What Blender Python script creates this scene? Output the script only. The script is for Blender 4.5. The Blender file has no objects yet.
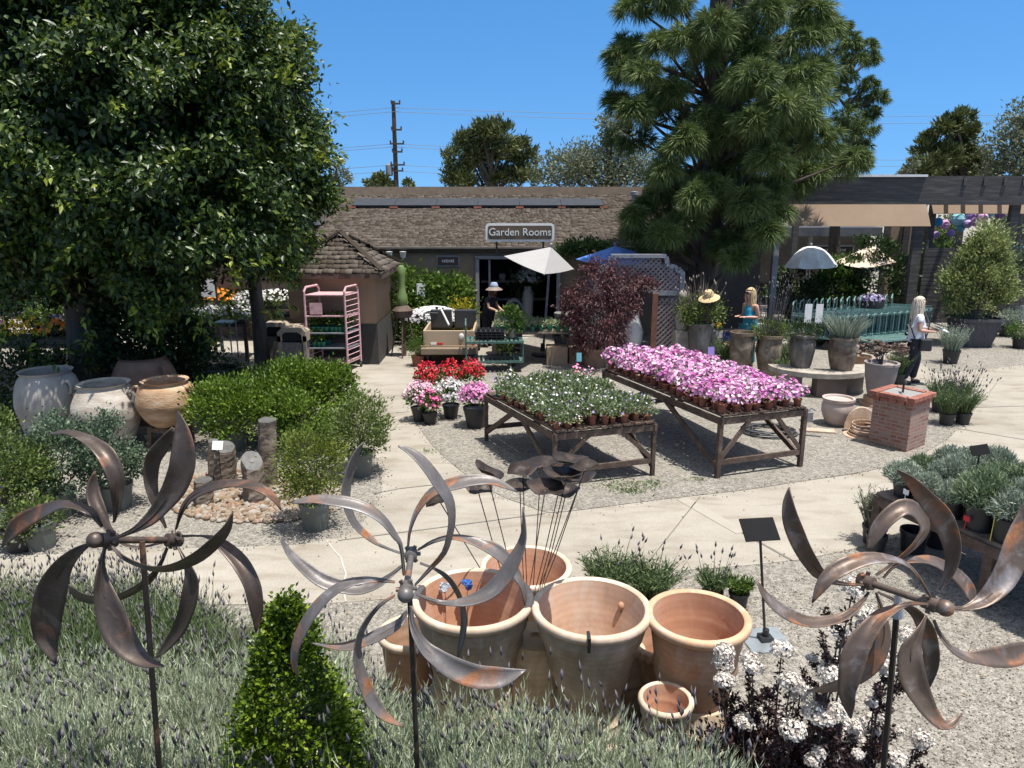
import bpy, bmesh, math, random
import numpy as np
from mathutils import Vector, Matrix
R_ = math.radians
scene = bpy.context.scene
COL = scene.collection
rnd = random.Random(7)
rng = np.random.default_rng(7)

# ---------------------------------------------------------------- camera
CAM_H, FPX = 3.5, 745.0
PITCH = math.atan(181 / FPX)
CP, SP = math.cos(PITCH), math.sin(PITCH)
cd = bpy.data.cameras.new('camera')
cam = bpy.data.objects.new('camera', cd); COL.objects.link(cam)
cam.location = (0, 0, CAM_H); cam.rotation_euler = (math.pi / 2 - PITCH, 0, 0)
cd.sensor_width = 36; cd.lens = FPX / 1024 * 36; cd.clip_end = 3000; cd.clip_start = .05
scene.camera = cam

def P(x, y, z=0.0):                      # picture point on the level z -> world
    u, v = (x - 512) / FPX, (y - 384) / FPX
    t = (CAM_H - z) / (SP + v * CP)
    return Vector((u * t, t * (CP - v * SP), z))
def Q(x, y, d):                          # picture point at distance d ahead -> world
    u, v = (x - 512) / FPX, (y - 384) / FPX
    t = d / (CP - v * SP)
    return Vector((u * t, d, CAM_H - t * (SP + v * CP)))
def ray(x, y):
    u, v = (x - 512) / FPX, (y - 384) / FPX
    return Vector((u, CP - v * SP, -SP - v * CP))
def proj(X, Y, Z):
    dz = Z - CAM_H
    w = Y * CP - dz * SP
    return 512 + FPX * X / w, 384 - FPX * (Y * SP + dz * CP) / w

# ---------------------------------------------------------------- objects
OFF = {}
def off(o): return OFF.get(o.name, Vector((0, 0, 0))) if o else Vector((0, 0, 0))
def setp(o, label=None, cat=None, group=None, kind=None):
    if label: o['label'] = label
    if cat: o['category'] = cat
    if group: o['group'] = group
    if kind: o['kind'] = kind
    return o
def thing(name, label, cat, loc=(0, 0, 0), group=None, rz=0):
    o = bpy.data.objects.new(name, None); COL.objects.link(o)
    o.empty_display_size = .2
    o.location = loc; o.rotation_euler = (0, 0, rz)
    OFF[o.name] = Vector((0, 0, 0)) if rz else Vector(loc)
    return setp(o, label, cat, group)
def link(name, me, mat, parent=None, loc=None):
    o = bpy.data.objects.new(name, me); COL.objects.link(o)
    if mat is not None:
        me.materials.clear()
        for m in (mat if isinstance(mat, (list, tuple)) else [mat]): me.materials.append(m)
    if parent: o.parent = parent; OFF[o.name] = off(parent)
    if loc is not None: o.location = loc; OFF[o.name] = Vector(loc)
    return o
KIDS = {}
def kids(o): return list(o.children)
def copy_tree(o, loc=None, rz=None, label=None, group=None, parent=None, scale=None):
    c = o.copy(); COL.objects.link(c)
    if parent: c.parent = parent
    if loc is not None: c.location = loc
    if rz is not None: c.rotation_euler = (0, 0, rz)
    if scale is not None: c.scale = scale if isinstance(scale, (tuple, list)) else (scale,) * 3
    if label: c['label'] = label
    if group: c['group'] = group
    for ch in kids(o): copy_tree(ch, parent=c)
    return c

class MB:
    def __init__(s): s.v = []; s.f = []; s.mi = []; s.cur = 0
    def add(s, vs, fs):
        b = len(s.v); s.v += [Vector(p) for p in vs]
        for f in fs: s.f.append([b + i for i in f]); s.mi.append(s.cur)
        return s
    def box(s, c, size, rz=0, M=None):
        c = Vector(c); hx, hy, hz = (k / 2 for k in size)
        M = M or Matrix.Rotation(rz, 3, 'Z')
        vs = [c + M @ Vector((x, y, z)) for x in (-hx, hx) for y in (-hy, hy) for z in (-hz, hz)]
        return s.add(vs, [(0, 1, 3, 2), (4, 6, 7, 5), (0, 4, 5, 1), (2, 3, 7, 6), (0, 2, 6, 4), (1, 5, 7, 3)])
    def bar(s, a, b, w, h=None, up=(0, 0, 1)):
        a, b = Vector(a), Vector(b); h = h or w
        d = b - a; L = d.length; d.normalize(); up = Vector(up)
        if abs(d.dot(up)) > .98: up = Vector((0, 1, 0))
        x = d.cross(up).normalized(); y = x.cross(d).normalized()
        return s.box((a + b) / 2, (w, L, h), M=Matrix((x, d, y)).transposed())
    def tube(s, pts, r, n=6, cap=True):
        pts = [Vector(p) for p in pts]; m = len(pts)
        rs = r if isinstance(r, (list, tuple)) else [r] * m
        prev = None; rings = []
        for i, p in enumerate(pts):
            t = (pts[min(i + 1, m - 1)] - pts[max(i - 1, 0)])
            if t.length < 1e-9: t = Vector((0, 0, 1))
            t.normalize()
            if prev is None:
                a = Vector((0, 0, 1)) if abs(t.z) < .9 else Vector((1, 0, 0))
                u = t.cross(a).normalized()
            else:
                u = (prev - t * prev.dot(t)); u = u.normalized() if u.length > 1e-6 else t.orthogonal().normalized()
            prev = u; w = t.cross(u)
            rings.append([p + (u * math.cos(k * 2 * math.pi / n) + w * math.sin(k * 2 * math.pi / n)) * rs[i] for k in range(n)])
        vs = [q for g in rings for q in g]; fs = []
        for i in range(m - 1):
            for k in range(n):
                fs.append((i * n + k, i * n + (k + 1) % n, (i + 1) * n + (k + 1) % n, (i + 1) * n + k))
        if cap: fs += [tuple(range(n))[::-1], tuple((m - 1) * n + k for k in range(n))]
        return s.add(vs, fs)
    def lathe(s, prof, n=24, c=(0, 0, 0), sq=None, wob=0):
        c = Vector(c); vs = []; fs = []
        for (r, z) in prof:
            for k in range(n):
                a = 2 * math.pi * k / n; q = 1
                if sq:  # squarish section
                    q = 1 / (abs(math.cos(a)) ** sq + abs(math.sin(a)) ** sq) ** (1 / sq)
                q *= 1 + wob * math.sin(3 * a + z * 5)
                vs.append(c + Vector((r * q * math.cos(a), r * q * math.sin(a), z)))
        m = len(prof)
        for i in range(m - 1):
            for k in range(n):
                fs.append((i * n + k, i * n + (k + 1) % n, (i + 1) * n + (k + 1) % n, (i + 1) * n + k))
        return s.add(vs, fs)
    def poly(s, pts, flip=False):
        return s.add(pts, [tuple(range(len(pts)))[::-1] if flip else tuple(range(len(pts)))])
    def prism(s, pts, h):                 # horizontal outline raised by vector h
        h = Vector(h); n = len(pts); a = [Vector(p) for p in pts]; b = [p + h for p in a]
        fs = [tuple(range(n))[::-1], tuple(range(n, 2 * n))] + [(i, (i + 1) % n, n + (i + 1) % n, n + i) for i in range(n)]
        return s.add(a + b, fs)
    def ball(s, c, r, n=12, m=8, jit=0):
        c = Vector(c); r = r if isinstance(r, (tuple, list)) else (r, r, r)
        vs = []; fs = []
        for i in range(m + 1):
            th = math.pi * i / m
            for k in range(n):
                ph = 2 * math.pi * k / n; j = 1 + rnd.uniform(-jit, jit)
                vs.append(c + Vector((r[0] * math.sin(th) * math.cos(ph) * j, r[1] * math.sin(th) * math.sin(ph) * j, r[2] * math.cos(th) * j)))
        for i in range(m):
            for k in range(n):
                fs.append((i * n + k, (i + 1) * n + k, (i + 1) * n + (k + 1) % n, i * n + (k + 1) % n))
        return s.add(vs, fs)
    def build(s, name, mat, parent=None, loc=None, smooth=False, bevel=0, angle=40):
        o0 = Vector(loc) if loc is not None else off(parent)
        me = bpy.data.meshes.new(name)
        me.from_pydata([tuple(p - o0) for p in s.v], [], s.f)
        bm = bmesh.new(); bm.from_mesh(me)
        bmesh.ops.remove_doubles(bm, verts=bm.verts, dist=1e-5)
        bmesh.ops.recalc_face_normals(bm, faces=bm.faces)
        bm.to_mesh(me); bm.free()
        if len(set(s.mi)) > 1 and len(s.mi) == len(me.polygons): me.polygons.foreach_set('material_index', s.mi)
        ob = link(name, me, mat, parent, loc)
        if smooth:
            me.polygons.foreach_set('use_smooth', [True] * len(me.polygons))
            e = ob.modifiers.new('split', 'EDGE_SPLIT'); e.split_angle = R_(angle)
        if bevel:
            b = ob.modifiers.new('bevel', 'BEVEL'); b.width = bevel; b.segments = 2; b.limit_method = 'ANGLE'
        return ob

# ---------------------------------------------------------------- fast face clouds (leaves, petals, needles)
def npmesh(name, V, F, var=None, extra=None):
    me = bpy.data.meshes.new(name)
    V = np.asarray(V, np.float32); F = np.asarray(F, np.int32)
    me.vertices.add(len(V)); me.vertices.foreach_set('co', V.ravel())
    k = F.shape[1]
    me.loops.add(F.size); me.loops.foreach_set('vertex_index', F.ravel())
    me.polygons.add(len(F))
    me.polygons.foreach_set('loop_start', np.arange(0, F.size, k, dtype=np.int32))
    me.polygons.foreach_set('loop_total', np.full(len(F), k, np.int32))
    me.update(calc_edges=True)
    if var is not None:
        a = me.attributes.new('var', 'FLOAT', 'FACE'); a.data.foreach_set('value', np.asarray(var, np.float32))
    return me
def nrm(a): return a / np.maximum(np.linalg.norm(a, axis=-1, keepdims=True), 1e-9)
class Leaves:
    def __init__(s): s.V = []; s.F = []; s.var = []; s.n = 0
    def leaf(s, C, A, L, W, var, fold=.18, droop=0., wide=.45, up=None):
        n = len(C); C = np.asarray(C, float); A = nrm(np.asarray(A, float))
        L = np.broadcast_to(L, (n,)).reshape(n, 1); W = np.broadcast_to(W, (n,)).reshape(n, 1)
        rr = rng.normal(size=(n, 3)) if up is None else rng.normal(size=(n, 3)) * .5 + np.asarray(up)
        S = nrm(np.cross(A, rr)); N = np.cross(S, A); N *= np.sign(N[:, 2:3] + 1e-6)
        mid = C + A * L * wide + N * W * fold
        tip = C + A * L - np.array([0, 0, 1.]) * L * droop
        V = np.stack([C, mid + S * W / 2, tip, mid - S * W / 2], 1).reshape(-1, 3)
        b = s.n + 4 * np.arange(n)[:, None]
        F = np.concatenate([b + np.array([[0, 1, 2]]), b + np.array([[0, 2, 3]])], 1).reshape(-1, 3)
        s.V.append(V); s.F.append(F); s.var.append(np.repeat(var, 2)); s.n += 4 * n
        return s
    def blade(s, C, T, W, var, bend=None):     # thin strips base C to tip T
        n = len(C); C = np.asarray(C, float); T = np.asarray(T, float)
        W = np.broadcast_to(W, (n,)).reshape(n, 1)
        S = nrm(np.cross(T - C, rng.normal(size=(n, 3))))
        M = (C + T) / 2 + (0 if bend is None else bend)
        V = np.stack([C - S * W / 2, C + S * W / 2, M - S * W / 2, M + S * W / 2, T], 1).reshape(-1, 3)
        b = s.n + 5 * np.arange(n)[:, None]
        F = np.concatenate([b + np.array([[0, 1, 3]]), b + np.array([[0, 3, 2]]), b + np.array([[2, 3, 4]])], 1).reshape(-1, 3)
        s.V.append(V); s.F.append(F); s.var.append(np.repeat(var, 3)); s.n += 5 * n
        return s
    def bloom(s, C, N, r, var, k=6, cup=.25):   # round flowers
        n = len(C); C = np.asarray(C, float); N = nrm(np.asarray(N, float))
        r = np.broadcast_to(r, (n,)).reshape(n, 1)
        U = nrm(np.cross(N, rng.normal(size=(n, 3)))); Wd = np.cross(N, U)
        ring = [C + (U * math.cos(2 * math.pi * j / k) + Wd * math.sin(2 * math.pi * j / k)) * r * (1 if j % 2 else .78) + N * r * cup for j in range(k)]
        V = np.stack([C] + ring, 1).reshape(-1, 3)
        b = s.n + (k + 1) * np.arange(n)[:, None]
        F = np.concatenate([b + np.array([[0, 1 + j, 1 + (j + 1) % k]]) for j in range(k)], 1).reshape(-1, 3)
        s.V.append(V); s.F.append(F); s.var.append(np.repeat(var, k)); s.n += (k + 1) * n
        return s
    def spindle(s, C, A, L, W, var, k=4):       # small closed heads
        n = len(C); C = np.asarray(C, float); A = nrm(np.asarray(A, float))
        L = np.broadcast_to(L, (n,)).reshape(n, 1); W = np.broadcast_to(W, (n,)).reshape(n, 1)
        U = nrm(np.cross(A, rng.normal(size=(n, 3)))); Wd = np.cross(A, U)
        ring = [C + A * L * .4 + (U * math.cos(2 * math.pi * j / k) + Wd * math.sin(2 * math.pi * j / k)) * W / 2 for j in range(k)]
        V = np.stack([C] + ring + [C + A * L], 1).reshape(-1, 3)
        b = s.n + (k + 2) * np.arange(n)[:, None]
        F = np.concatenate([b + np.array([[0, 1 + j, 1 + (j + 1) % k]]) for j in range(k)] + [b + np.array([[k + 1, 1 + (j + 1) % k, 1 + j]]) for j in range(k)], 1).reshape(-1, 3)
        s.V.append(V); s.F.append(F); s.var.append(np.repeat(var, 2 * k)); s.n += (k + 2) * n
        return s
    def build(s, name, mat, parent=None, loc=None):
        o0 = np.array(loc if loc is not None else off(parent))
        me = npmesh(name, np.concatenate(s.V) - o0, np.concatenate(s.F), np.concatenate(s.var))
        return link(name, me, mat, parent, loc)
def dirs(n, zlo=-1., zhi=1.):
    z = rng.uniform(zlo, zhi, n); a = rng.uniform(0, 2 * math.pi, n); q = np.sqrt(1 - z * z)
    return np.stack([q * np.cos(a), q * np.sin(a), z], 1)
def bush(lv, n, c, r, L, W, K=40, cr=.2, shell=.65, up=.35, pw=2., zlo=-.9, droop=0., vlo=0., vhi=1., drop=0.):
    c = np.array(c); r = np.array(r, float)
    D = dirs(K, zlo)
    D = D / (np.sum(np.abs(D) ** pw, 1, keepdims=True) ** (1 / pw))
    f = rng.uniform(shell ** 3, 1, (K, 1)) ** (1 / 3)
    cen = c + D * r * f
    i = rng.integers(0, K, n)
    p = cen[i] + rng.normal(size=(n, 3)) * cr * np.array([1, 1, .8])
    out = nrm((p - c) / r)
    A = nrm(out * .8 + rng.normal(size=(n, 3)) * .55 + np.array([0, 0, up]))
    var = np.clip(rng.uniform(0, 1, K)[i] * .45 + rng.uniform(0, 1, n) * .55, 0, 1) * (vhi - vlo) + vlo
    lv.leaf(p, A, L * rng.uniform(.7, 1.25, n), W * rng.uniform(.75, 1.2, n), var, droop=droop)
    return cen
def limbs(mb, base, tips, r0, r1, sag=.0, n=5):
    base = Vector(base)
    for t in tips:
        t = Vector(t); m = base.lerp(t, .5) + Vector((rnd.uniform(-.1, .1), rnd.uniform(-.1, .1), sag)) * (t - base).length
        mb.tube([base, base.lerp(m, .6), m, m.lerp(t, .5), t], [r0, r0 * .8, r0 * .6, (r0 + r1) * .3, r1], n)
def catmull(pts, m):
    pts = np.array(pts, float); n = len(pts)
    E = np.vstack([2 * pts[0] - pts[1], pts, 2 * pts[-1] - pts[-2]]); out = []
    for t in np.linspace(0, n - 1 - 1e-6, m):
        i = int(t); u = t - i; a, b, c, d = E[i:i + 4]
        out.append(.5 * (2 * b + (c - a) * u + (2 * a - 5 * b + 4 * c - d) * u * u + (3 * b - a - 3 * c + d) * u ** 3))
    return np.array(out)
def skin(name, joints, edges, mat, parent, sub=2, root=0):
    me = bpy.data.meshes.new(name); o0 = off(parent)
    me.from_pydata([tuple(Vector(j[:3])) for j in joints], edges, [])
    ob = bpy.data.objects.new(name, me); COL.objects.link(ob)
    m = ob.modifiers.new('s', 'SKIN'); m.use_smooth_shade = True; m.branch_smoothing = .5
    for k, j in enumerate(joints):
        r = j[3]; me.skin_vertices[0].data[k].radius = (r, r) if not isinstance(r, tuple) else r
        me.skin_vertices[0].data[k].use_root = (k == root)
    d = ob.modifiers.new('d', 'SUBSURF'); d.levels = sub; d.render_levels = sub
    bpy.context.view_layer.update()
    dg = bpy.context.evaluated_depsgraph_get()
    m2 = bpy.data.meshes.new_from_object(ob.evaluated_get(dg)); m2.name = name
    COL.objects.unlink(ob); bpy.data.objects.remove(ob)
    m2.polygons.foreach_set('use_smooth', [True] * len(m2.polygons))
    return link(name, m2, mat, parent)
def textmesh(name, s, size, mat, parent, loc, depth=.006, rot=(math.pi / 2, 0, 0), sx=1):
    c = bpy.data.curves.new(name, 'FONT'); c.body = s; c.size = size; c.extrude = depth
    c.align_x = 'CENTER'; c.align_y = 'CENTER'
    t = bpy.data.objects.new(name, c); COL.objects.link(t)
    bpy.context.view_layer.update()
    dg = bpy.context.evaluated_depsgraph_get()
    me = bpy.data.meshes.new_from_object(t.evaluated_get(dg)); COL.objects.unlink(t); bpy.data.objects.remove(t)
    M = Matrix.Translation(Vector(loc) - off(parent)) @ Matrix.Rotation(rot[2], 4, 'Z') @ Matrix.Rotation(rot[0], 4, 'X') @ Matrix.Diagonal((sx, 1, 1, 1))
    me.transform(M)
    return link(name, me, mat, parent)

# ---------------------------------------------------------------- materials
MAT = {}
def newmat(name):
    m = bpy.data.materials.new(name); m.use_nodes = True
    nt = m.node_tree; b = nt.nodes['Principled BSDF']; MAT[name] = m
    return m, nt, b
def ramp(nt, stops):
    n = nt.nodes.new('ShaderNodeValToRGB'); cr = n.color_ramp
    while len(cr.elements) < len(stops): cr.elements.new(.5)
    for e, (p, c) in zip(cr.elements, stops): e.position = p; e.color = (*c, 1)
    return n
def mleaf(name, *cols, trans=.25, rough=.5, spec=.4):
    m, nt, b = newmat(name)
    at = nt.nodes.new('ShaderNodeAttribute'); at.attribute_name = 'var'
    k = len(cols); r = ramp(nt, [(i / max(1, k - 1), c) for i, c in enumerate(cols)])
    nt.links.new(at.outputs['Fac'], r.inputs[0]); nt.links.new(r.outputs[0], b.inputs['Base Color'])
    b.inputs['Roughness'].default_value = rough; b.inputs['Specular IOR Level'].default_value = spec
    if trans:
        t = nt.nodes.new('ShaderNodeBsdfTranslucent'); mx = nt.nodes.new('ShaderNodeMixShader')
        nt.links.new(r.outputs[0], t.inputs[0]); mx.inputs[0].default_value = trans
        nt.links.new(b.outputs[0], mx.inputs[1]); nt.links.new(t.outputs[0], mx.inputs[2])
        nt.links.new(mx.outputs[0], nt.nodes['Material Output'].inputs[0])
    return m
def mnoise(name, stops, scale=6, rough=.6, metal=0, bump=0, bscale=None, detail=6, stretch=(1, 1, 1), spec=.5, distort=0, rvar=0):
    m, nt, b = newmat(name)
    tc = nt.nodes.new('ShaderNodeTexCoord'); mp = nt.nodes.new('ShaderNodeMapping'); mp.inputs['Scale'].default_value = stretch
    oi = nt.nodes.new('ShaderNodeObjectInfo'); ad = nt.nodes.new('ShaderNodeVectorMath'); ad.operation = 'ADD'
    sc = nt.nodes.new('ShaderNodeMath'); sc.operation = 'MULTIPLY'; sc.inputs[1].default_value = 37
    nt.links.new(oi.outputs['Random'], sc.inputs[0])
    nt.links.new(tc.outputs['Object'], ad.inputs[0]); nt.links.new(sc.outputs[0], ad.inputs[1])
    nt.links.new(ad.outputs[0], mp.inputs[0])
    nz = nt.nodes.new('ShaderNodeTexNoise'); nz.inputs['Scale'].default_value = scale; nz.inputs['Detail'].default_value = detail
    nz.inputs['Roughness'].default_value = .62; nz.inputs['Distortion'].default_value = distort
    nt.links.new(mp.outputs[0], nz.inputs['Vector'])
    r = ramp(nt, stops); nt.links.new(nz.outputs['Fac'], r.inputs[0]); nt.links.new(r.outputs[0], b.inputs['Base Color'])
    b.inputs['Roughness'].default_value = rough; b.inputs['Metallic'].default_value = metal; b.inputs['Specular IOR Level'].default_value = spec
    if rvar:
        mr = nt.nodes.new('ShaderNodeMapRange'); mr.inputs['To Min'].default_value = rough - rvar; mr.inputs['To Max'].default_value = rough + rvar
        nt.links.new(nz.outputs['Fac'], mr.inputs[0]); nt.links.new(mr.outputs[0], b.inputs['Roughness'])
    if bump:
        n2 = nt.nodes.new('ShaderNodeTexNoise'); n2.inputs['Scale'].default_value = bscale or scale * 6; n2.inputs['Detail'].default_value = 4
        nt.links.new(mp.outputs[0], n2.inputs['Vector'])
        bp = nt.nodes.new('ShaderNodeBump'); bp.inputs['Strength'].default_value = bump; bp.inputs['Distance'].default_value = .02
        nt.links.new(n2.outputs['Fac'], bp.inputs['Height']); nt.links.new(bp.outputs[0], b.inputs['Normal'])
    return m
def mtone(name, c, k=.75, **kw):
    kw.setdefault('scale', 5)
    return mnoise(name, [(.3, tuple(q * k for q in c)), (.7, tuple(min(1, q * (2 - k)) for q in c))], **kw)
# ---------------------------------------------------------------- world, sun
SUN_EL = 76.0
SUN_H = Vector((.86, -.5, 0)).normalized()
SDIR = Vector((SUN_H.x * math.cos(R_(SUN_EL)), SUN_H.y * math.cos(R_(SUN_EL)), math.sin(R_(SUN_EL))))
w = bpy.data.worlds.new('World'); scene.world = w; w.use_nodes = True
sk = w.node_tree.nodes.new('ShaderNodeTexSky'); sk.sky_type = 'NISHITA'; sk.sun_disc = False
sk.sun_elevation = R_(SUN_EL); sk.sun_rotation = math.atan2(SUN_H.x, SUN_H.y)
sk.air_density = 1.15; sk.dust_density = 0; sk.ozone_density = 3.0; sk.altitude = 0
bgn = w.node_tree.nodes['Background']; bgn.inputs[1].default_value = .112
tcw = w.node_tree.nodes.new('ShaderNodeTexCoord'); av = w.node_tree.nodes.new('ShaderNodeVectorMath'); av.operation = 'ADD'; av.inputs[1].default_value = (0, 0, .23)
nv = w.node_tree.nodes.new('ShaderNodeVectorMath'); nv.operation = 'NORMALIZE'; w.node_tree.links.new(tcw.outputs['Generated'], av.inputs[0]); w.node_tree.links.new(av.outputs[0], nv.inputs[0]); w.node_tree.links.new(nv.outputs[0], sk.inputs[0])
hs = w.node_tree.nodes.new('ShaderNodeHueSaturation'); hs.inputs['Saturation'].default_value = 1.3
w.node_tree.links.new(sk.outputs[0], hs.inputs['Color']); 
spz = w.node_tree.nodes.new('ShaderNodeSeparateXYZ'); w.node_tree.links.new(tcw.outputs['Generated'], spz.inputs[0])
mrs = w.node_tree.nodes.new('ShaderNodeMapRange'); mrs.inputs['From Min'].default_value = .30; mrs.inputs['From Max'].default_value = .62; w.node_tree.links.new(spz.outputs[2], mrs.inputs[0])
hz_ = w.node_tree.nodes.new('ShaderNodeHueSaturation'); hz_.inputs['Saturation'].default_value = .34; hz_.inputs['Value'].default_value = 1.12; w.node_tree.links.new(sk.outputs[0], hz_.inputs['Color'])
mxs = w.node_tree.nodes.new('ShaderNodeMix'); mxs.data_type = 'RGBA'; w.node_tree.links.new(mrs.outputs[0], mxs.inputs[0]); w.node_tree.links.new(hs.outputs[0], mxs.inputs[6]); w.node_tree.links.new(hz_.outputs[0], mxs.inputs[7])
w.node_tree.links.new(mxs.outputs[2], bgn.inputs[0])   # unseen upper sky greyed and brightened to fill shadows, clear blue lower down
sl = bpy.data.lights.new('sun', 'SUN'); sl.energy = 4.6; sl.angle = R_(.5); sl.color = (1, .96, .89)
so = bpy.data.objects.new('sun', sl); COL.objects.link(so); so.location = (20, -10, 40)
so.rotation_euler = (-SDIR).to_track_quat('-Z', 'Y').to_euler()
scene.view_settings.view_transform = 'Standard'; scene.view_settings.look = 'None'
scene.view_settings.exposure = .74; scene.view_settings.gamma = 1
scene.render.engine = 'CYCLES'; scene.render.resolution_x = 1024; scene.render.resolution_y = 768

# ---------------------------------------------------------------- ground materials
def mgravel(name, cols, big=.12):
    m, nt, b = newmat(name); tc = nt.nodes.new('ShaderNodeTexCoord')
    v = nt.nodes.new('ShaderNodeTexVoronoi'); v.inputs['Scale'].default_value = 92
    v2 = nt.nodes.new('ShaderNodeTexVoronoi'); v2.inputs['Scale'].default_value = 27
    nz = nt.nodes.new('ShaderNodeTexNoise'); nz.inputs['Scale'].default_value = .9; nz.inputs['Detail'].default_value = 8; nz.inputs['Roughness'].default_value = .7
    for n in (v, v2, nz): nt.links.new(tc.outputs['Object'], n.inputs['Vector'])
    s1 = nt.nodes.new('ShaderNodeSeparateColor'); nt.links.new(v.outputs['Color'], s1.inputs[0])
    s2 = nt.nodes.new('ShaderNodeSeparateColor'); nt.links.new(v2.outputs['Color'], s2.inputs[0])
    mx = nt.nodes.new('ShaderNodeMath'); mx.operation = 'MULTIPLY_ADD'; mx.inputs[1].default_value = .62
    m2 = nt.nodes.new('ShaderNodeMath'); m2.operation = 'MULTIPLY'; m2.inputs[1].default_value = .38
    nt.links.new(s2.outputs[0], m2.inputs[0]); nt.links.new(s1.outputs[0], mx.inputs[0]); nt.links.new(m2.outputs[0], mx.inputs[2])
    r = ramp(nt, cols); nt.links.new(mx.outputs[0], r.inputs[0])
    rb = ramp(nt, [(.3, (1 - big,) * 3), (.7, (1 + big * .6,) * 3)]); nt.links.new(nz.outputs['Fac'], rb.inputs[0])
    mc = nt.nodes.new('ShaderNodeMix'); mc.data_type = 'RGBA'; mc.blend_type = 'MULTIPLY'; mc.inputs[0].default_value = 1
    nt.links.new(r.outputs[0], mc.inputs[6]); nt.links.new(rb.outputs[0], mc.inputs[7])
    nt.links.new(mc.outputs[2], b.inputs['Base Color']); b.inputs['Roughness'].default_value = .9; b.inputs['Specular IOR Level'].default_value = .2
    bp = nt.nodes.new('ShaderNodeBump'); bp.inputs['Strength'].default_value = .9; bp.inputs['Distance'].default_value = .012
    iv = nt.nodes.new('ShaderNodeMath'); iv.operation = 'SUBTRACT'; iv.inputs[0].default_value = 1
    nt.links.new(v.outputs['Distance'], iv.inputs[1]); nt.links.new(iv.outputs[0], bp.inputs['Height']); nt.links.new(bp.outputs[0], b.inputs['Normal'])
    return m
GRAV = mgravel('gravel', [(.12, (.125, .112, .094)), (.36, (.215, .196, .167)), (.6, (.28, .257, .22)), (.88, (.40, .37, .32))])
def mconcrete():
    m, nt, b = newmat('concrete'); tc = nt.nodes.new('ShaderNodeTexCoord')
    a = nt.nodes.new('ShaderNodeTexNoise'); a.inputs['Scale'].default_value = .55; a.inputs['Detail'].default_value = 9; a.inputs['Roughness'].default_value = .68
    c = nt.nodes.new('ShaderNodeTexNoise'); c.inputs['Scale'].default_value = 55; c.inputs['Detail'].default_value = 5
    d = nt.nodes.new('ShaderNodeTexNoise'); d.inputs['Scale'].default_value = 3.2; d.inputs['Detail'].default_value = 7; d.inputs['Distortion'].default_value = .6
    mp = nt.nodes.new('ShaderNodeMapping'); mp.inputs['Scale'].default_value = (.5, 1.6, 1); nt.links.new(tc.outputs['Object'], mp.inputs[0])
    nt.links.new(mp.outputs[0], d.inputs['Vector'])
    for n in (a, c): nt.links.new(tc.outputs['Object'], n.inputs['Vector'])
    r1 = ramp(nt, [(.32, (.24, .214, .178)), (.5, (.30, .272, .229)), (.68, (.34, .311, .268))]); nt.links.new(a.outputs['Fac'], r1.inputs[0])
    r2 = ramp(nt, [(.25, (.86, .86, .86)), (.75, (1.1, 1.1, 1.1))]); nt.links.new(c.outputs['Fac'], r2.inputs[0])
    r3 = ramp(nt, [(.3, (.80, .765, .71)), (.5, (1, 1, 1)), (.8, (1.06, 1.05, 1.02))]); nt.links.new(d.outputs['Fac'], r3.inputs[0])
    m1 = nt.nodes.new('ShaderNodeMix'); m1.data_type = 'RGBA'; m1.blend_type = 'MULTIPLY'; m1.inputs[0].default_value = 1
    m2 = nt.nodes.new('ShaderNodeMix'); m2.data_type = 'RGBA'; m2.blend_type = 'MULTIPLY'; m2.inputs[0].default_value = 1
    nt.links.new(r1.outputs[0], m1.inputs[6]); nt.links.new(r2.outputs[0], m1.inputs[7])
    nt.links.new(m1.outputs[2], m2.inputs[6]); nt.links.new(r3.outputs[0], m2.inputs[7])
    nt.links.new(m2.outputs[2], b.inputs['Base Color']); b.inputs['Roughness'].default_value = .85; b.inputs['Specular IOR Level'].default_value = .25
    bp = nt.nodes.new('ShaderNodeBump'); bp.inputs['Strength'].default_value = .25; bp.inputs['Distance'].default_value = .01
    nt.links.new(c.outputs['Fac'], bp.inputs['Height']); nt.links.new(bp.outputs[0], b.inputs['Normal'])
    return m
CONC = mconcrete()
SOIL = mnoise('soil', [(.3, (.045, .033, .024)), (.7, (.11, .085, .06))], scale=9, rough=.95, bump=.8)

# ---------------------------------------------------------------- ground, paths
g = MB(); g.poly([(-900, -60, 0), (900, -60, 0), (900, 2200, 0), (-900, 2200, 0)])
setp(g.build('ground', GRAV), kind='structure')
def sheet(name, px, mat, z, smooth=0):
    pts = [P(x, y) for x, y in px]
    if smooth:
        q = [(p.x, p.y) for p in pts]
        c = catmull(np.array(q + q[:1]), smooth)[:-1]; pts = [Vector((a, b, 0)) for a, b in c]
    bm = bmesh.new(); vs = [bm.verts.new((p.x, p.y, z)) for p in pts]
    f = bm.faces.new(vs); bmesh.ops.triangulate(bm, faces=[f]); bmesh.ops.recalc_face_normals(bm, faces=bm.faces)
    me = bpy.data.meshes.new(name); bm.to_mesh(me); bm.free()
    if me.polygons[0].normal.z < 0: me.flip_normals()
    return setp(link(name, me, mat), kind='structure')
sheet('concrete_path', [(-130, 571), (0, 557), (100, 552), (170, 549), (250, 547), (300, 545), (338, 538), (360, 526), (376, 508), (382, 492), (381, 478), (376, 455),
    (366, 425), (352, 402), (330, 386), (280, 384), (230, 382), (190, 372), (140, 345), (60, 334), (-200, 326), (-200, 309), (560, 309), (760, 309), (800, 345), (900, 352), (940, 374), (1024, 365), (1100, 360), (1250, 352),
    (1400, 400), (1300, 470), (1100, 490), (1024, 500), (970, 520), (930, 531), (885, 541), (845, 551), (799, 560), (744, 566), (640, 574), (500, 590), (340, 603), (150, 606), (0, 603), (-130, 600)], CONC, .004)
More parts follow.
